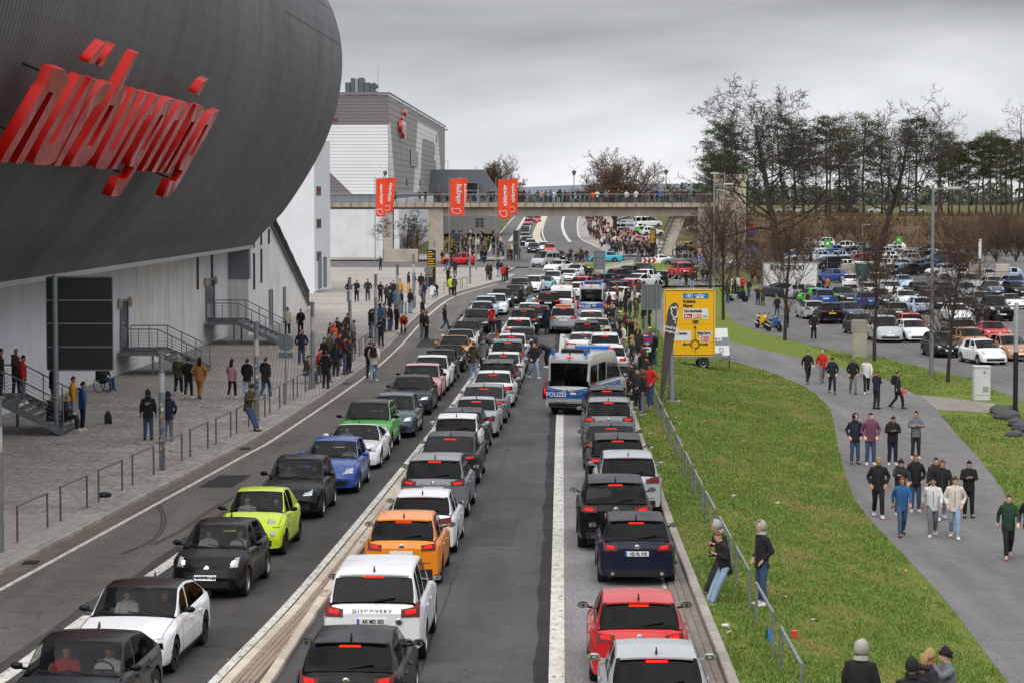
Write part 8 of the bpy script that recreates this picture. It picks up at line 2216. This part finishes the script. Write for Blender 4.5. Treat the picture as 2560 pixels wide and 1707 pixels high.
motorbike(1496, 892, 'black', 80, 'black motorcycle filtering between cars before the white supercar'); motorbike(1659, 716, 'black', 60, 'motorcycle with amber lamp entering the roundabout'); motorbike(1281, 636, 'white', -80, 'white police motorcycle beside the oncoming queue'); motorbike(1845, 757, 'navy', 15, 'dark motorcycle standing by the group at the lot entrance')
# ================================================================ WHERE THE PEOPLE STAND
def at_px(px, py, dz=0.): 
	p = gp(px, py)
	if p.x < on_line(PLAZA_E, p.y)[0].x + .1 and p.y < 290: p.z = .12
	elif p.x > kerb_x(p.y) + .3 and p.y < 190: p.z += .05
	return p
T_ = -90
NEAR_PATH = [ # px, py, face, top, trousers, head, hair, pose, label, extras
 (2195, 1296, -95, 'black', 'black', 'hair', 'blond', 'stride', 'blond man in black jacket and black trousers walking on the path', {}),
 (2254, 1344, -90, 'blue', 'jeans', 'hair', 'fair', 'walk', 'walker in blue jacket with grey sleeves and faded jeans on the path', dict(shoes='black')),
 (2250, 1290, -80, 'charcoal', 'jeans', 'beanie', 'black', 'reach', 'man in black beanie gesturing behind the blue jacket walker', {}),
 (2288, 1282, -90, 'black', 'jeans', 'hair', 'fair', 'pocket', 'man in dark parka with glasses behind the blue jacket walker', {}),
 (2331, 1344, -95, 'white', 'grey', 'hair', 'dark', 'walk', 'dark haired man in white hoodie and grey cargo trousers on the path', dict(pack='black')),
 (2386, 1349, -100, 'cream', 'light jeans', 'long_hair', 'brown', 'stride', 'woman in cream puffer jacket and ripped light jeans', {}),
 (2354, 1302, -95, 'black', 'light jeans', 'long_hair', 'fair', 'walk', 'woman in black jacket behind the cream puffer', {}),
 (2338, 1286, -90, 'charcoal', 'black', 'hair', 'dark', 'stand', 'man with red scarf behind the white hoodie', {}),
 (2421, 1296, -95, 'black', 'black', 'hair', 'dark', 'phone', 'tall dark haired man in open black jacket looking aside on the path', dict(shoes='black')),
 (2137, 1162, -88, 'navy', 'jeans', 'hood', 'navy', 'pocket', 'man in navy jacket with hood up and glasses on the path', dict(shoes='black')),
 (2176, 1164, -90, 'plum', 'jeans', 'hair', 'dark', 'pocket', 'man in plum hoodie on the path', dict(scale=1.07)),
 (2231, 1164, -90, 'black', 'navy', 'hair', 'dark', 'phone', 'man in black zip jacket holding a phone on the path', {}),
 (2289, 1148, -95, 'grey', 'charcoal', 'hair', 'dark', 'crossed', 'bearded man in grey hoodie with hand at chin', {}),
 (2019, 961, -80, 'black', 'black', 'hair', 'dark', 'walk', 'man in black jacket and knee shorts farther up the path', dict(shoes='black')),
 (2055, 959, -85, 'red', 'grey', 'hair', 'silver', 'walk', 'grey haired man in red jacket with dark stripe', dict(shoes='black')),
 (2080, 986, -90, 'navy', 'navy', 'cap', 'black', 'stride', 'man in dark cap and navy jacket on the path', dict(shoes='black')),
 (2132, 986, -90, 'black', 'grey', 'beanie', 'grey', 'stride', 'man in grey beanie and black jacket on the path', dict(shoes='black')),
 (2166, 986, -95, 'white', 'black', 'beanie', 'grey', 'walk', 'man in open white jacket and grey beanie', {}),
 (2191, 1024, 40, 'navy', 'charcoal', 'hair', 'brown', 'phone', 'man in navy hoodie turned away on the path', dict(shoes='black')),
 (2243, 1024, 10, 'charcoal', 'black', 'hair', 'brown', 'walk', 'man with backpack carrying an orange helmet', dict(pack='black', shoes='black')),
 (2520, 1399, -92, 'green', 'black', 'hair', 'brown', 'walk', 'woman in dark green jacket and glasses walking alone', dict(shoes='pink')),
 (2574, 1398, -90, 'navy', 'black', 'hair', 'dark', 'walk', 'walker in navy cut by the picture edge', {}),
 (2150, 1905, 60, 'black', 'black', 'hood', 'silver', 'stand', 'person in black coat with pale grey hood at the lower edge', {}),
 (2317, 1915, 20, 'charcoal', 'black', 'long_hair', 'blond', 'stand', 'light haired woman at the lower edge beside the black beanie', {}),
 (2366, 1905, 190, 'grey', 'black', 'beanie', 'black', 'photo', 'person in black beanie and slate jacket lifting a can', {}),
 (2278, 1950, 90, 'black', 'black', 'hood', 'black', 'stand', 'person in black hood at the lower edge', {}),
 (1806, 1512, 195, 'black', 'light jeans', 'hair', 'fair', 'lean', 'man in light jeans leaning on the verge rail with phone', {}),
 (1800, 1488, 200, 'black', 'charcoal', 'hood', 'silver', 'lean', 'man in black puffer and grey hood leaning behind the phone user', dict(shoes='black')),
 (1904, 1517, 200, 'black', 'jeans', 'hood', 'silver', 'pocket', 'man in black parka over grey hood standing by the verge rail', {}),
 (371, 1107, 95, 'black', 'jeans', 'hood', 'black', 'stand', 'man in printed black hoodie with hood up, seen from behind', dict(shoes='black')),
 (421, 1111, 90, 'navy', 'grey', 'hood', 'navy', 'pocket', 'man in navy puffer half behind the sticker column', dict(shoes='grey')),
 (446, 994, 85, 'olive', 'black', 'hood', 'silver', 'walk', 'walker in olive puffer with pale hood beside the camel coat group', {}),
 (471, 1002, 85, 'black', 'charcoal', 'cap', 'black', 'walk', 'walker in black puffer next to the camel coat', {}),
 (499, 1004, 80, 'camel', 'camel', 'long_hair', 'dark', 'stride', 'woman in long camel coat walking away', dict(shoes='black')),
 (580, 1002, 80, 'pink', 'black', 'long_hair', 'dark', 'walk', 'woman in pink jacket and black trousers walking away', {}),
 (618, 1002, 85, 'black', 'light jeans', 'cap', 'black', 'walk', 'man in black sweater and light jeans wearing a cap', {}),
 (664, 1005, 70, 'charcoal', 'jeans', 'hair', 'dark', 'walk', 'man in black vest over white sleeves by the column', {}),
 (624, 1084, -30, 'olive', 'jeans', 'beanie', 'charcoal', 'lean', 'man in olive jacket leaning on a plaza hoop rail', dict(shoes='brown')),
 (754, 917, -85, 'navy', 'jeans', 'hair', 'fair', 'pocket', 'middle aged man in navy jacket facing the road', dict(shoes='grey')),
 (719, 846, -90, 'cream', 'black', 'long_hair', 'brown', 'walk', 'woman in cream jacket over black dress by the wide stair', {}),
 (752, 846, -95, 'black', 'black', 'hair', 'dark', 'walk', 'man in black jacket beside the cream jacket woman', {}),
 (935, 953, 85, 'cream', 'light jeans', 'hair', 'brown', 'walk', 'man in beige hoodie with black backpack walking in the road', dict(pack='black')),
 (925, 946, 85, 'black', 'black', 'hair', 'dark', 'walk', 'person in black walking beside the beige hoodie', dict(shoes='black')),
 (1112, 829, 5, 'black', 'jeans', 'hair', 'dark', 'stride', 'man in black jacket striding across the empty lane', {}),
 (1184, 948, 60, 'olive', 'light jeans', 'hair', 'brown', 'pocket', 'man in olive puffer standing between the queues', {}),
 (1208, 934, 65, 'grey', 'black', 'hair', 'dark', 'phone', 'person in pale green jacket standing between the queues', {}),
 (1216, 918, 10, 'charcoal', 'black', 'hair', 'dark', 'reach', 'man stretching an arm towards the inner queue', {}),
 (1230, 836, 120, 'red', 'black', 'cap', 'black', 'reach', 'person in red jacket and cap between the queues', {}),
 (1247, 864, 140, 'navy', 'camel', 'hair', 'fair', 'photo', 'person in navy jacket and camel trousers taking a picture on the median', dict(shoes='camel')),
 (1334, 945, -60, 'black', 'light jeans', 'hair', 'fair', 'stride', 'man in black jacket and light jeans crossing before the police van', {}),
 (1368, 918, 200, 'charcoal', 'black', 'hair', 'dark', 'bend', 'man in dark jacket bending forward behind the police van', {}),
 (1368, 837, 60, 'navy', 'navy', 'hair', 'fair', 'phone', 'officer in navy standing beside the beacon SUV', dict(shoes='black')),
 (1302, 773, 40, 'black', 'black', 'hair', 'dark', 'stand', 'person in black standing on the median at the bend', {}),
 (1325, 763, 60, 'olive', 'light jeans', 'hair', 'brown', 'pocket', 'person in olive standing on the median at the bend', {}),
 (1466, 708, -80, 'black', 'grey', 'hair', 'dark', 'phone', 'person in black and grey standing before the barriers', {}),
 (1476, 708, -95, 'charcoal', 'black', 'hair', 'dark', 'pocket', 'person in charcoal standing before the barriers', {}),
 (1664, 1120, 0, 'black', 'black', None, 'dark', 'stand', None, None),
]
for e in NEAR_PATH:
	px, py, fc, j, t, h, hc, ps, lab, ex = e
	if ex is None: continue
	person(at_px(px, py), fc, j, t, h, hc, ps, lab, 'people on foot near the road', near=py > 1100, **ex)
p = at_px(2243, 1024); o = put('helmet', HEADP['beanie'], None, p + V((.28, -.05, .72))); paint(o, cloth('orange')); o.scale = (1.15, 1.15, 1.2); tag(o, 'orange crash helmet held by the man with backpack', 'helmet')
PH = simple('phone glass', '#15213a', .2)
for px, py, dx, dy, z, lab in ((1806, 1512, -.27, -.06, 1.12, 'phone held by the man in light jeans on the rail'), (2231, 1164, -.02, -.30, 1.26, 'phone held by the man in the black zip jacket')):
	p = at_px(px, py); o = put('phone', MB().rbox((-.035, -.005, -.07), (.035, .005, .07), .002).mesh('phone', [PH]), None, p + V((dx, dy, z)), .4); tag(o, lab, 'phone')
hd = [o for o in bpy.data.objects if o.get('label', '').startswith('man in printed black hoodie')][0]
MB().box((-.165, -.09, 1.30), (-.150, .09, 1.335)).build('print', cloth('light jeans'), hd); MB().box((-.165, -.02, 1.255), (-.150, .09, 1.275)).build('print', cloth('white'), hd)
# people listed by groups: z8, z7, lot
Z8 = lambda x, y: (1150 + x * .287, 650 + y * .287)
Z7 = lambda x, y: (700 + x * .287, 650 + y * .287)
ZL = lambda x, y: (1750 + x * .3444, 600 + y * .3444)
rr = random.Random(21)
DK = ['black', 'black', 'black', 'charcoal', 'navy', 'navy', 'olive', 'grey', 'black', 'charcoal', 'maroon', 'green', 'brown']
TRS = ['jeans', 'jeans', 'black', 'black', 'charcoal', 'light jeans', 'grey', 'navy']
HD = ['hair', 'hair', 'hair', 'hair', 'hood', 'beanie', 'cap', 'long_hair']
HC = ['dark', 'dark', 'brown', 'fair', 'black', 'charcoal', 'blond']
PS = ['stand', 'pocket', 'relaxed', 'crossed', 'phone', 'pocket', 'relaxed', 'photo']
def auto(px, py, face, where, group, top=None, tro=None, pose_=None, head=None, z=None):
	p = at_px(px, py)
	if z is not None: p.z = z
	return person(p, face + rr.uniform(-30, 30), top or rr.choice(DK), tro or rr.choice(TRS), head or rr.choice(HD), rr.choice(HC), pose_ or rr.choice(PS), None, group, shoes=rr.choice(['white', 'white', 'black', 'grey']), where=where)
for x, y, top, ps in ((1600, 1355, 'black', 'relaxed'), (1550, 1330, 'charcoal', 'stand'), (1655, 1290, 'red', 'pocket'), (1500, 1240, 'black', 'relaxed'), (1575, 1130, 'black', 'stand'), (1630, 1180, 'charcoal', 'pocket'), (1490, 1130, 'navy', 'sit'), (1445, 905, 'grey', 'sit'), (1500, 1010, 'navy', 'stand'), (1550, 1040, 'silver', 'sit'), (1600, 1060, 'maroon', 'stand'), (1380, 835, 'navy', 'stand'), (1420, 835, 'cream', 'relaxed'), (1395, 740, 'black', 'stand'), (1345, 690, 'charcoal', 'sit'), (1300, 630, 'black', 'pocket'), (1285, 560, 'black', 'sit'), (1330, 640, 'black', 'crossed'), (1390, 640, 'grey', 'sit'), (1440, 690, 'maroon', 'stand'), (1520, 740, 'tan', 'pocket'), (1490, 790, 'black', 'photo'), (1540, 580, 'olive', 'stand'), (1440, 560, 'black', 'stand'), (1365, 540, 'charcoal', 'phone'), (1300, 500, 'maroon', 'stand'), (1400, 460, 'cream', 'stand'), (1470, 450, 'black', 'crossed'), (1440, 500, 'black', 'stand'), (1520, 420, 'grey', 'stand'), (1560, 360, 'brown', 'stand'), (1600, 620, 'black', 'stand'), (1645, 600, 'navy', 'stand'), (1660, 930, 'navy', 'stand'), (1692, 930, 'black', 'stand'), (1370, 430, 'olive', 'stand'), (1530, 520, 'charcoal', 'stand'), (1480, 560, 'navy', 'relaxed'), (1510, 950, 'black', 'phone'), (1560, 930, 'charcoal', 'stand')):
	px, py = Z8(x, y); auto(px, py, 200, 'along the crowded verge', 'onlookers along the verge', top, None, ps)
for x, y, fc, top, ps in ((400, 1135, 60, 'black', 'pocket'), (485, 1050, 50, 'navy', 'stand'), (560, 1015, 10, 'maroon', 'relaxed'), (600, 1000, -20, 'black', 'phone'), (385, 1000, 20, 'black', 'stand'), (420, 960, -40, 'olive', 'stand'), (465, 930, -20, 'grey', 'stand'), (515, 960, 30, 'maroon', 'relaxed'), (225, 1095, 10, 'olive', 'sit'), (340, 1085, 0, 'olive', 'sit'), (330, 1020, 0, 'red', 'sit'), (470, 860, -20, 'orange', 'stand'), (435, 850, -20, 'navy', 'stand'), (500, 780, -60, 'black', 'pocket'), (590, 760, -30, 'navy', 'pocket'), (640, 830, 10, 'grey', 'relaxed'), (555, 830, 0, 'black', 'stand'), (575, 880, 20, 'brown', 'relaxed'), (545, 870, 10, 'charcoal', 'stand'), (880, 780, -95, 'navy', 'phone'), (790, 700, 30, 'black', 'phone'), (870, 640, 30, 'blue', 'relaxed'), (905, 640, 20, 'grey', 'stand'), (960, 640, 0, 'black', 'stand'), (1015, 640, 20, 'black', 'stand'), (1075, 650, -60, 'red', 'bend'), (820, 690, 60, 'green', 'stand'), (600, 380, -60, 'black', 'pocket'), (668, 380, -90, 'black', 'reach'), (765, 375, -120, 'charcoal', 'pocket'), (875, 395, -90, 'black', 'phone'), (930, 415, -80, 'charcoal', 'stand'), (965, 400, -60, 'black', 'stand'), (990, 385, -90, 'black', 'pocket'), (1045, 370, -40, 'yellow', 'stand'), (955, 480, 0, 'charcoal', 'relaxed'), (1000, 480, 0, 'blue', 'stand'), (1035, 500, 0, 'grey', 'relaxed'), (1060, 490, -20, 'navy', 'stand'), (1120, 290, 40, 'black', 'stand'), (1170, 290, 60, 'teal', 'relaxed'), (1230, 300, 60, 'black', 'stand'), (1275, 280, 0, 'brown', 'stand'), (1120, 400, -20, 'yellow', 'stand'), (1230, 395, 20, 'grey', 'lean'), (1255, 395, 0, 'navy', 'stand'), (1135, 480, 30, 'black', 'stand'), (1325, 360, 60, 'white', 'sit'), (1350, 340, 50, 'black', 'sit'), (1465, 245, -60, 'black', 'phone'), (1520, 320, 80, 'olive', 'stand'), (1490, 318, 70, 'neon', 'stand'), (1235, 690, -10, 'black', 'stand'), (1275, 690, -20, 'black', 'pocket'), (1240, 560, 20, 'navy', 'stand'), (1440, 125, -60, 'black', 'walk'), (1495, 115, 80, 'charcoal', 'walk'), (875, 102, -90, 'green', 'phone'), (1810, 190, 60, 'charcoal', 'stand'), (1835, 185, 40, 'charcoal', 'stand'), (1900, 160, 30, 'navy', 'stand'), (1930, 150, -30, 'black', 'stand'), (1945, 195, 60, 'red', 'stand'), (1975, 195, 70, 'black', 'photo'), (1525, 150, -80, 'navy', 'stand')):
	px, py = Z7(x, y); auto(px, py, fc, 'on the plaza before the arena', 'people on the plaza', top, None, ps)
# on and beside the crowded stair
for x, y, z, fc, top, ps, lab in ((-19.75, 87.2, 1.37, -10, 'black', 'pocket', 'black jacket man closest to the door on the crowded stair platform'), (-19.1, 88.2, 1.37, 10, 'grey', 'stand', 'grey hooded man on the crowded stair platform'), (-18.6, 87.6, 1.37, 0, 'black', 'pocket', 'tall black clad man on the crowded stair platform'), (-18.3, 88.9, 1.37, -20, 'brown', 'relaxed', 'brown clad woman on the crowded stair platform'), (-17.9, 88.2, 1.2, 0, 'red', 'stand', 'person in red jacket at the head of the crowded stair'), (-17.0, 89.2, .82, 10, 'black', 'stand', 'dark clad man on the upper steps of the crowded stair'), (-16.75, 87.3, .5, -10, 'black', 'sit', 'young man in black sitting on the crowded stair'), (-16.2, 87.2, .22, 0, 'charcoal', 'sit', 'man in charcoal sitting low on the crowded stair'), (-15.8, 88.6, .12, 20, 'blue', 'stand', 'man in blue jacket at the foot of the crowded stair'), (-16.3, 89.4, .30, 0, 'yellow', 'stand', 'blond person in yellow on the crowded stair')):
	person((x, y, z - (.28 if ps == 'sit' and z > .4 else 0)), fc, top, rr.choice(TRS), 'hair', rr.choice(['dark', 'dark', 'blond']), ps, lab, 'people on the crowded stair', near=True)
wc = gp(258, 985); wc.z = .12
r_ = tag(empty('wheelchair', wc, R(-25)), 'wheelchair standing behind the crowded stair', 'wheelchair')
for sg in (-1, 1):
	w_ = MB().tube([(.3 * math.cos(a), sg * .3, .3 + .3 * math.sin(a)) for a in (2 * math.pi * k / 20 for k in range(21))], .018, 5).build('wheel', TYRE_M, r_)
	MB().tube([(.42 + .08 * math.cos(a), sg * .24, .09 + .08 * math.sin(a)) for a in (2 * math.pi * k / 12 for k in range(13))], .014, 5).build('caster', TYRE_M, r_)
MB().box((-.2, -.24, .44), (.25, .24, .49)).build('seat', BLACK, r_); MB().box((-.24, -.24, .5), (-.2, .24, .95)).build('backrest', BLACK, r_); MB().box((.45, -.2, .1), (.65, .2, .13)).build('footrest', GALV_D, r_)
person(wc + V((0, 0, .0)), -25, 'charcoal', 'jeans', 'hair', 'dark', 'sit', 'man in jeans sitting in the wheelchair')
# parking lot
for x, y, fc, top, tro in ((825, 735, -100, 'black', 'black'), (780, 530, -60, 'black', 'charcoal'), (420, 485, 80, 'black', 'jeans'), (455, 490, 80, 'olive', 'olive'), (200, 462, 60, 'brown', 'jeans'), (235, 400, 20, 'cream', 'black'), (255, 405, 0, 'charcoal', 'black'), (278, 400, -30, 'white', 'navy'), (305, 398, -60, 'red', 'navy'), (355, 428, -120, 'black', 'jeans'), (630, 640, -40, 'black', 'black'), (560, 560, 80, 'black', 'jeans'), (895, 300, -90, 'navy', 'jeans'), (2165, 712, 100, 'black', 'black'), (2015, 660, 30, 'black', 'black'), (2075, 650, 200, 'black', 'black'), (895, 400, 0, 'charcoal', 'black'), (862, 432, 60, 'navy', 'black'), (1412, 462, 60, 'brown', 'black'), (925, 400, 30, 'camel', 'black'), (1080, 268, -60, 'black', 'black'), (1470, 215, 60, 'black', 'black'), (1500, 290, 60, 'black', 'black'), (805, 165, 60, 'navy', 'black'), (1000, 175, 0, 'maroon', 'black')):
	px, py = ZL(x, y); auto(px, py, fc, 'among the cars of the parking lot', 'people in the parking lot', top, tro)
# riders and drivers
for px, py, lab in ((1496, 890, 'rider in black leathers on the motorcycle between the cars'), (1659, 714, 'helmeted rider entering the roundabout'), (1281, 634, 'motorcycle officer in bright vest')):
	p = gp(px, py); person(p + V((0, -.1, .28)), 85 if px > 1300 else -85, 'black' if px > 1300 else 'neon', 'black', 'hood', 'black' if px < 1600 else 'silver', 'sit', lab, 'motorcycle riders')
for r_, C_, i in DRIVERS:
	for sg, top in ((1, rr.choice(['black', 'charcoal', 'white', 'maroon'])), (-1, rr.choice(['grey', 'light jeans', 'white', 'red']))):
		if sg < 0 and i in (5, 7): continue
		loc = V((C_.xB + .02, .36 * sg, .42 if C_.P['sill'] < .28 else .52)); h = r_.rotation_euler.z
		loc.rotate(Matrix.Rotation(h, 3, 'Z')); loc += r_.location
		person(loc, math.degrees(h), top, 'charcoal', 'hair', rr.choice(HC), 'drive', '%s of the %s oncoming car, the%s' % ('driver' if sg > 0 else 'front passenger', ordinal(i + 1), r_['label'].split(',')[-1]), 'people sitting in cars', scale=.84 if C_.P['H'] < 1.35 else .92)
# footbridge
zb3 = [80, 110, 140, 370, 405, 430, 485, 565, 600, 645, 690, 720, 770, 785, 830, 865, 910, 960, 1005, 1050, 1110, 1150, 1190, 1235, 1265, 1360, 1395, 1435, 1530, 1610, 1680, 1692, 1735, 1780, 1800, 1835, 1905, 1930, 1975, 2025, 2100]
bx = [780 + .3507 * v for v in (768, 808, 878, 905, 590, 1155, 1185, 1255, 1275, 1300)] + [1200 + .2551 * v for v in zb3]
bcol = {600: 'pink', 690: 'blue', 720: 'white', 1150: 'cream', 1435: 'white', 1530: 'white', 1235: 'grey', 1780: 'blue', 1110: 'orange'}
for i, px in enumerate(sorted(bx)):
	Y = BY0 + rr.uniform(.15, .9); x = at(px, 500, Y).x; v = round((px - 1200) / .2551)
	person((x, Y, DZ), rr.choice([-90, -70, -110, 70, -100, 100]), bcol.get(v) or rr.choice(DK), rr.choice(TRS), rr.choice(HD), rr.choice(HC), rr.choice(PS), None, 'people on the footbridge', where='along the footbridge from the hall')
# groups at the roundabout and under the bridge
def scatter(poly, n, where, group, face, lim):
	k = 0; xs, ys = [p[0] for p in poly], [p[1] for p in poly]; out = []
	while k < n:
		px, py = rr.uniform(min(xs), max(xs)), rr.uniform(min(ys), max(ys)); c = False
		for (x0, y0), (x1, y1) in zip(poly, poly[1:] + poly[:1]):
			if (y0 > py) != (y1 > py) and px < (x1 - x0) * (py - y0) / (y1 - y0) + x0: c = not c
		if c: out.append((px, py)); k += 1
	out.sort(key=lambda e: -e[1])
	for i, (px, py) in enumerate(out):
		if i < lim: auto(px, py, face, where, group)
		else: REST.append((px, py))
REST = []
for x, y in ((870, 1235), (940, 1240), (975, 1210), (1010, 1215), (890, 1190), (1045, 1195), (985, 1180), (1548, 1195), (1585, 1195), (1640, 1150), (1660, 1170), (1725, 1170), (1940, 1230), (1990, 1230), (2010, 1225), (2050, 1230), (2080, 1220), (2110, 1200), (1960, 1445), (2020, 1440), (2080, 1460), (2110, 1400), (2180, 1420), (2225, 1420), (380, 1180), (300, 1190), (325, 1190), (270, 1185), (1270, 1190)):
	auto(1200 + x * .2551, 350 + y * .2551, -80, 'around the roundabout', 'people around the roundabout')
scatter([(1105, 662), (1240, 660), (1265, 645), (1235, 590), (1195, 560), (1150, 570), (1105, 610)], 105, 'in the pavement crowd', 'crowd beyond the plaza', -60, 34)
scatter([(1462, 545), (1500, 545), (1530, 585), (1590, 600), (1640, 622), (1640, 640), (1560, 640), (1510, 625), (1470, 590)], 210, 'in the crowd past the bridge', 'crowd past the bridge', -90, 26)
scatter([(1655, 632), (1740, 630), (1740, 648), (1660, 648)], 26, 'under the bridge stair', 'people under the bridge stair', -90, 8)
# the farthest onlookers, one mass
cm = MB()
cmats = [cloth(c) for c in ('black', 'charcoal', 'navy', 'jeans', 'grey', 'olive', 'maroon', 'cream')] + [SKIN0]
for i, (px, py) in enumerate(REST):
	p = gp(px, py); a = R(rr.uniform(0, 360)); s_ = rr.uniform(.95, 1.05)
	for part, mi in zip(LOW[i % 3], (rr.choice([0, 0, 1, 2, 4, 5, 6, 7]), rr.choice([0, 1, 3, 3, 2]), 8)):
		cm.add([(p.x + (v.x * math.cos(a) - v.y * math.sin(a)) * s_, p.y + (v.x * math.sin(a) + v.y * math.cos(a)) * s_, p.z + v.z * s_) for v in part[0]], part[1], mi)
tag(cm.build('distant_crowd', cmats, None, True), 'dense crowd of distant onlookers beyond the footbridge', 'crowd', None, 'stuff')
# ================================================================ GRASS
def blade_mat(name, c1, c2, c3):
	s = Nodes(name); g = s.new('ShaderNodeNewGeometry')
	c = s.ramp(g.outputs['Random Per Island'], [(0., srgb(c1)), (.55, srgb(c2)), (1., srgb(c3))])
	s.set('Base Color', c).set('Roughness', .7).set('Specular IOR Level', .25)
	return s.mat
GR = [blade_mat('green blades', '#5d7a30', '#70883c', '#86944e'), blade_mat('olive blades', '#74803c', '#868a48', '#96925c'), blade_mat('straw blades', '#8c7c50', '#a3925f', '#7a6a45')]
def sow(name, La, Lb, n, ymax, label, hmul=1.0, seed=1, exclude=None):
	"""short grass between two edges, thinning with distance"""
	rg = np.random.default_rng(seed); a, b = resample(La, 400), resample(Lb, 400)
	A, Bq = np.array([p[:] for p in a])[:, :2], np.array([p[:] for p in b])[:, :2]
	w = np.linalg.norm(Bq - A, axis=1) / np.maximum(30., (A[:, 1] + Bq[:, 1]) / 2) ** 1.7; w[(A[:, 1] + Bq[:, 1]) / 2 > ymax] = 0
	step = np.r_[np.linalg.norm(np.diff((A + Bq) / 2, axis=0), axis=1), 0]; w = w * step; w /= w.sum()
	idx = rg.choice(400, n, p=w); t = rg.random(n)[:, None]; f = rg.random(n)[:, None]; nx = np.minimum(idx + 1, 399)
	P = (A[idx] * (1 - f) + A[nx] * f) * (1 - t) + (Bq[idx] * (1 - f) + Bq[nx] * f) * t
	def vn(x, y, sd):
		xi, yi = np.floor(x).astype(np.int64), np.floor(y).astype(np.int64); fx, fy = x - xi, y - yi; fx, fy = fx * fx * (3 - 2 * fx), fy * fy * (3 - 2 * fy)
		def h(a_, b_): q = (a_ * 374761393 + b_ * 668265263 + sd * 974711) & 0xffffffff; q = ((q ^ (q >> 13)) * 1274126177) & 0xffffffff; return ((q ^ (q >> 16)) & 0xffff) / 32768. - 1
		return (h(xi, yi) * (1 - fx) + h(xi + 1, yi) * fx) * (1 - fy) + (h(xi, yi + 1) * (1 - fx) + h(xi + 1, yi + 1) * fx) * fy
	X, Yy = P[:, 0], P[:, 1]; W = np.linalg.norm(Bq[idx] - A[idx], axis=1)
	nz = .6 * vn(X * .7, Yy * .45, 1) + .45 * vn(X * 2.3, Yy * 1.4, 2); edge = np.minimum(t[:, 0], 1 - t[:, 0]) * W
	bald = .6 * vn(X * .9, Yy * .5, 3) + .4 * vn(X * 2.9, Yy * 1.7, 4); lim = .5 - np.clip(.9 - edge, 0, .9) * .45
	keep = (edge > .04) & ~((bald > lim) & (rg.random(n) < .86))
	if exclude: keep &= ~((X > exclude[0]) & (X < exclude[1]) & (Yy > exclude[2]) & (Yy < exclude[3]))
	X, Yy, nz = X[keep], Yy[keep], nz[keep]; m = len(X)
	g = np.where(nz > -.22, 0, 1); g[(nz < -.58) | (rg.random(m) < .05)] = 2
	Z = np.array([ground_z(x, y) for x, y in zip(X, Yy)]) + .025
	h = (.026 + .04 * np.maximum(0, nz + .4)) * rg.uniform(.6, 1.5, m) * hmul * (1 + Yy * .004)
	an = rg.uniform(0, 6.28, m); wd = (.0045 + .00017 * Yy) * rg.uniform(.8, 1.6, m)
	vs = np.stack([np.stack([X - np.cos(an) * wd, Yy - np.sin(an) * wd, Z], 1), np.stack([X + np.cos(an) * wd, Yy + np.sin(an) * wd, Z], 1), np.stack([X + rg.normal(0, .5, m) * h, Yy + rg.normal(0, .5, m) * h, Z + h], 1)], 1).reshape(-1, 3)
	me = bpy.data.meshes.new(name); me.from_pydata(vs, [], np.arange(3 * m).reshape(-1, 3))
	for q in GR: me.materials.append(q)
	me.polygons.foreach_set('material_index', g.astype(np.int32)); me.update()
	tag(put(name, me), label, 'grass', None, 'stuff')
sow('verge_grass', lawn_in, PATH_L, 360000, 150, 'short patchy grass of the verge between kerb and path')
sow('strip_grass', PATH_R, LOT_E, 60000, 140, 'patchy grass strip between path and parking lot', 1.0, 2, (SIDE2[0].x - .3, SIDE[-1].x + 3, SIDE2[-1].y - .2, SIDE[0].y + .2))
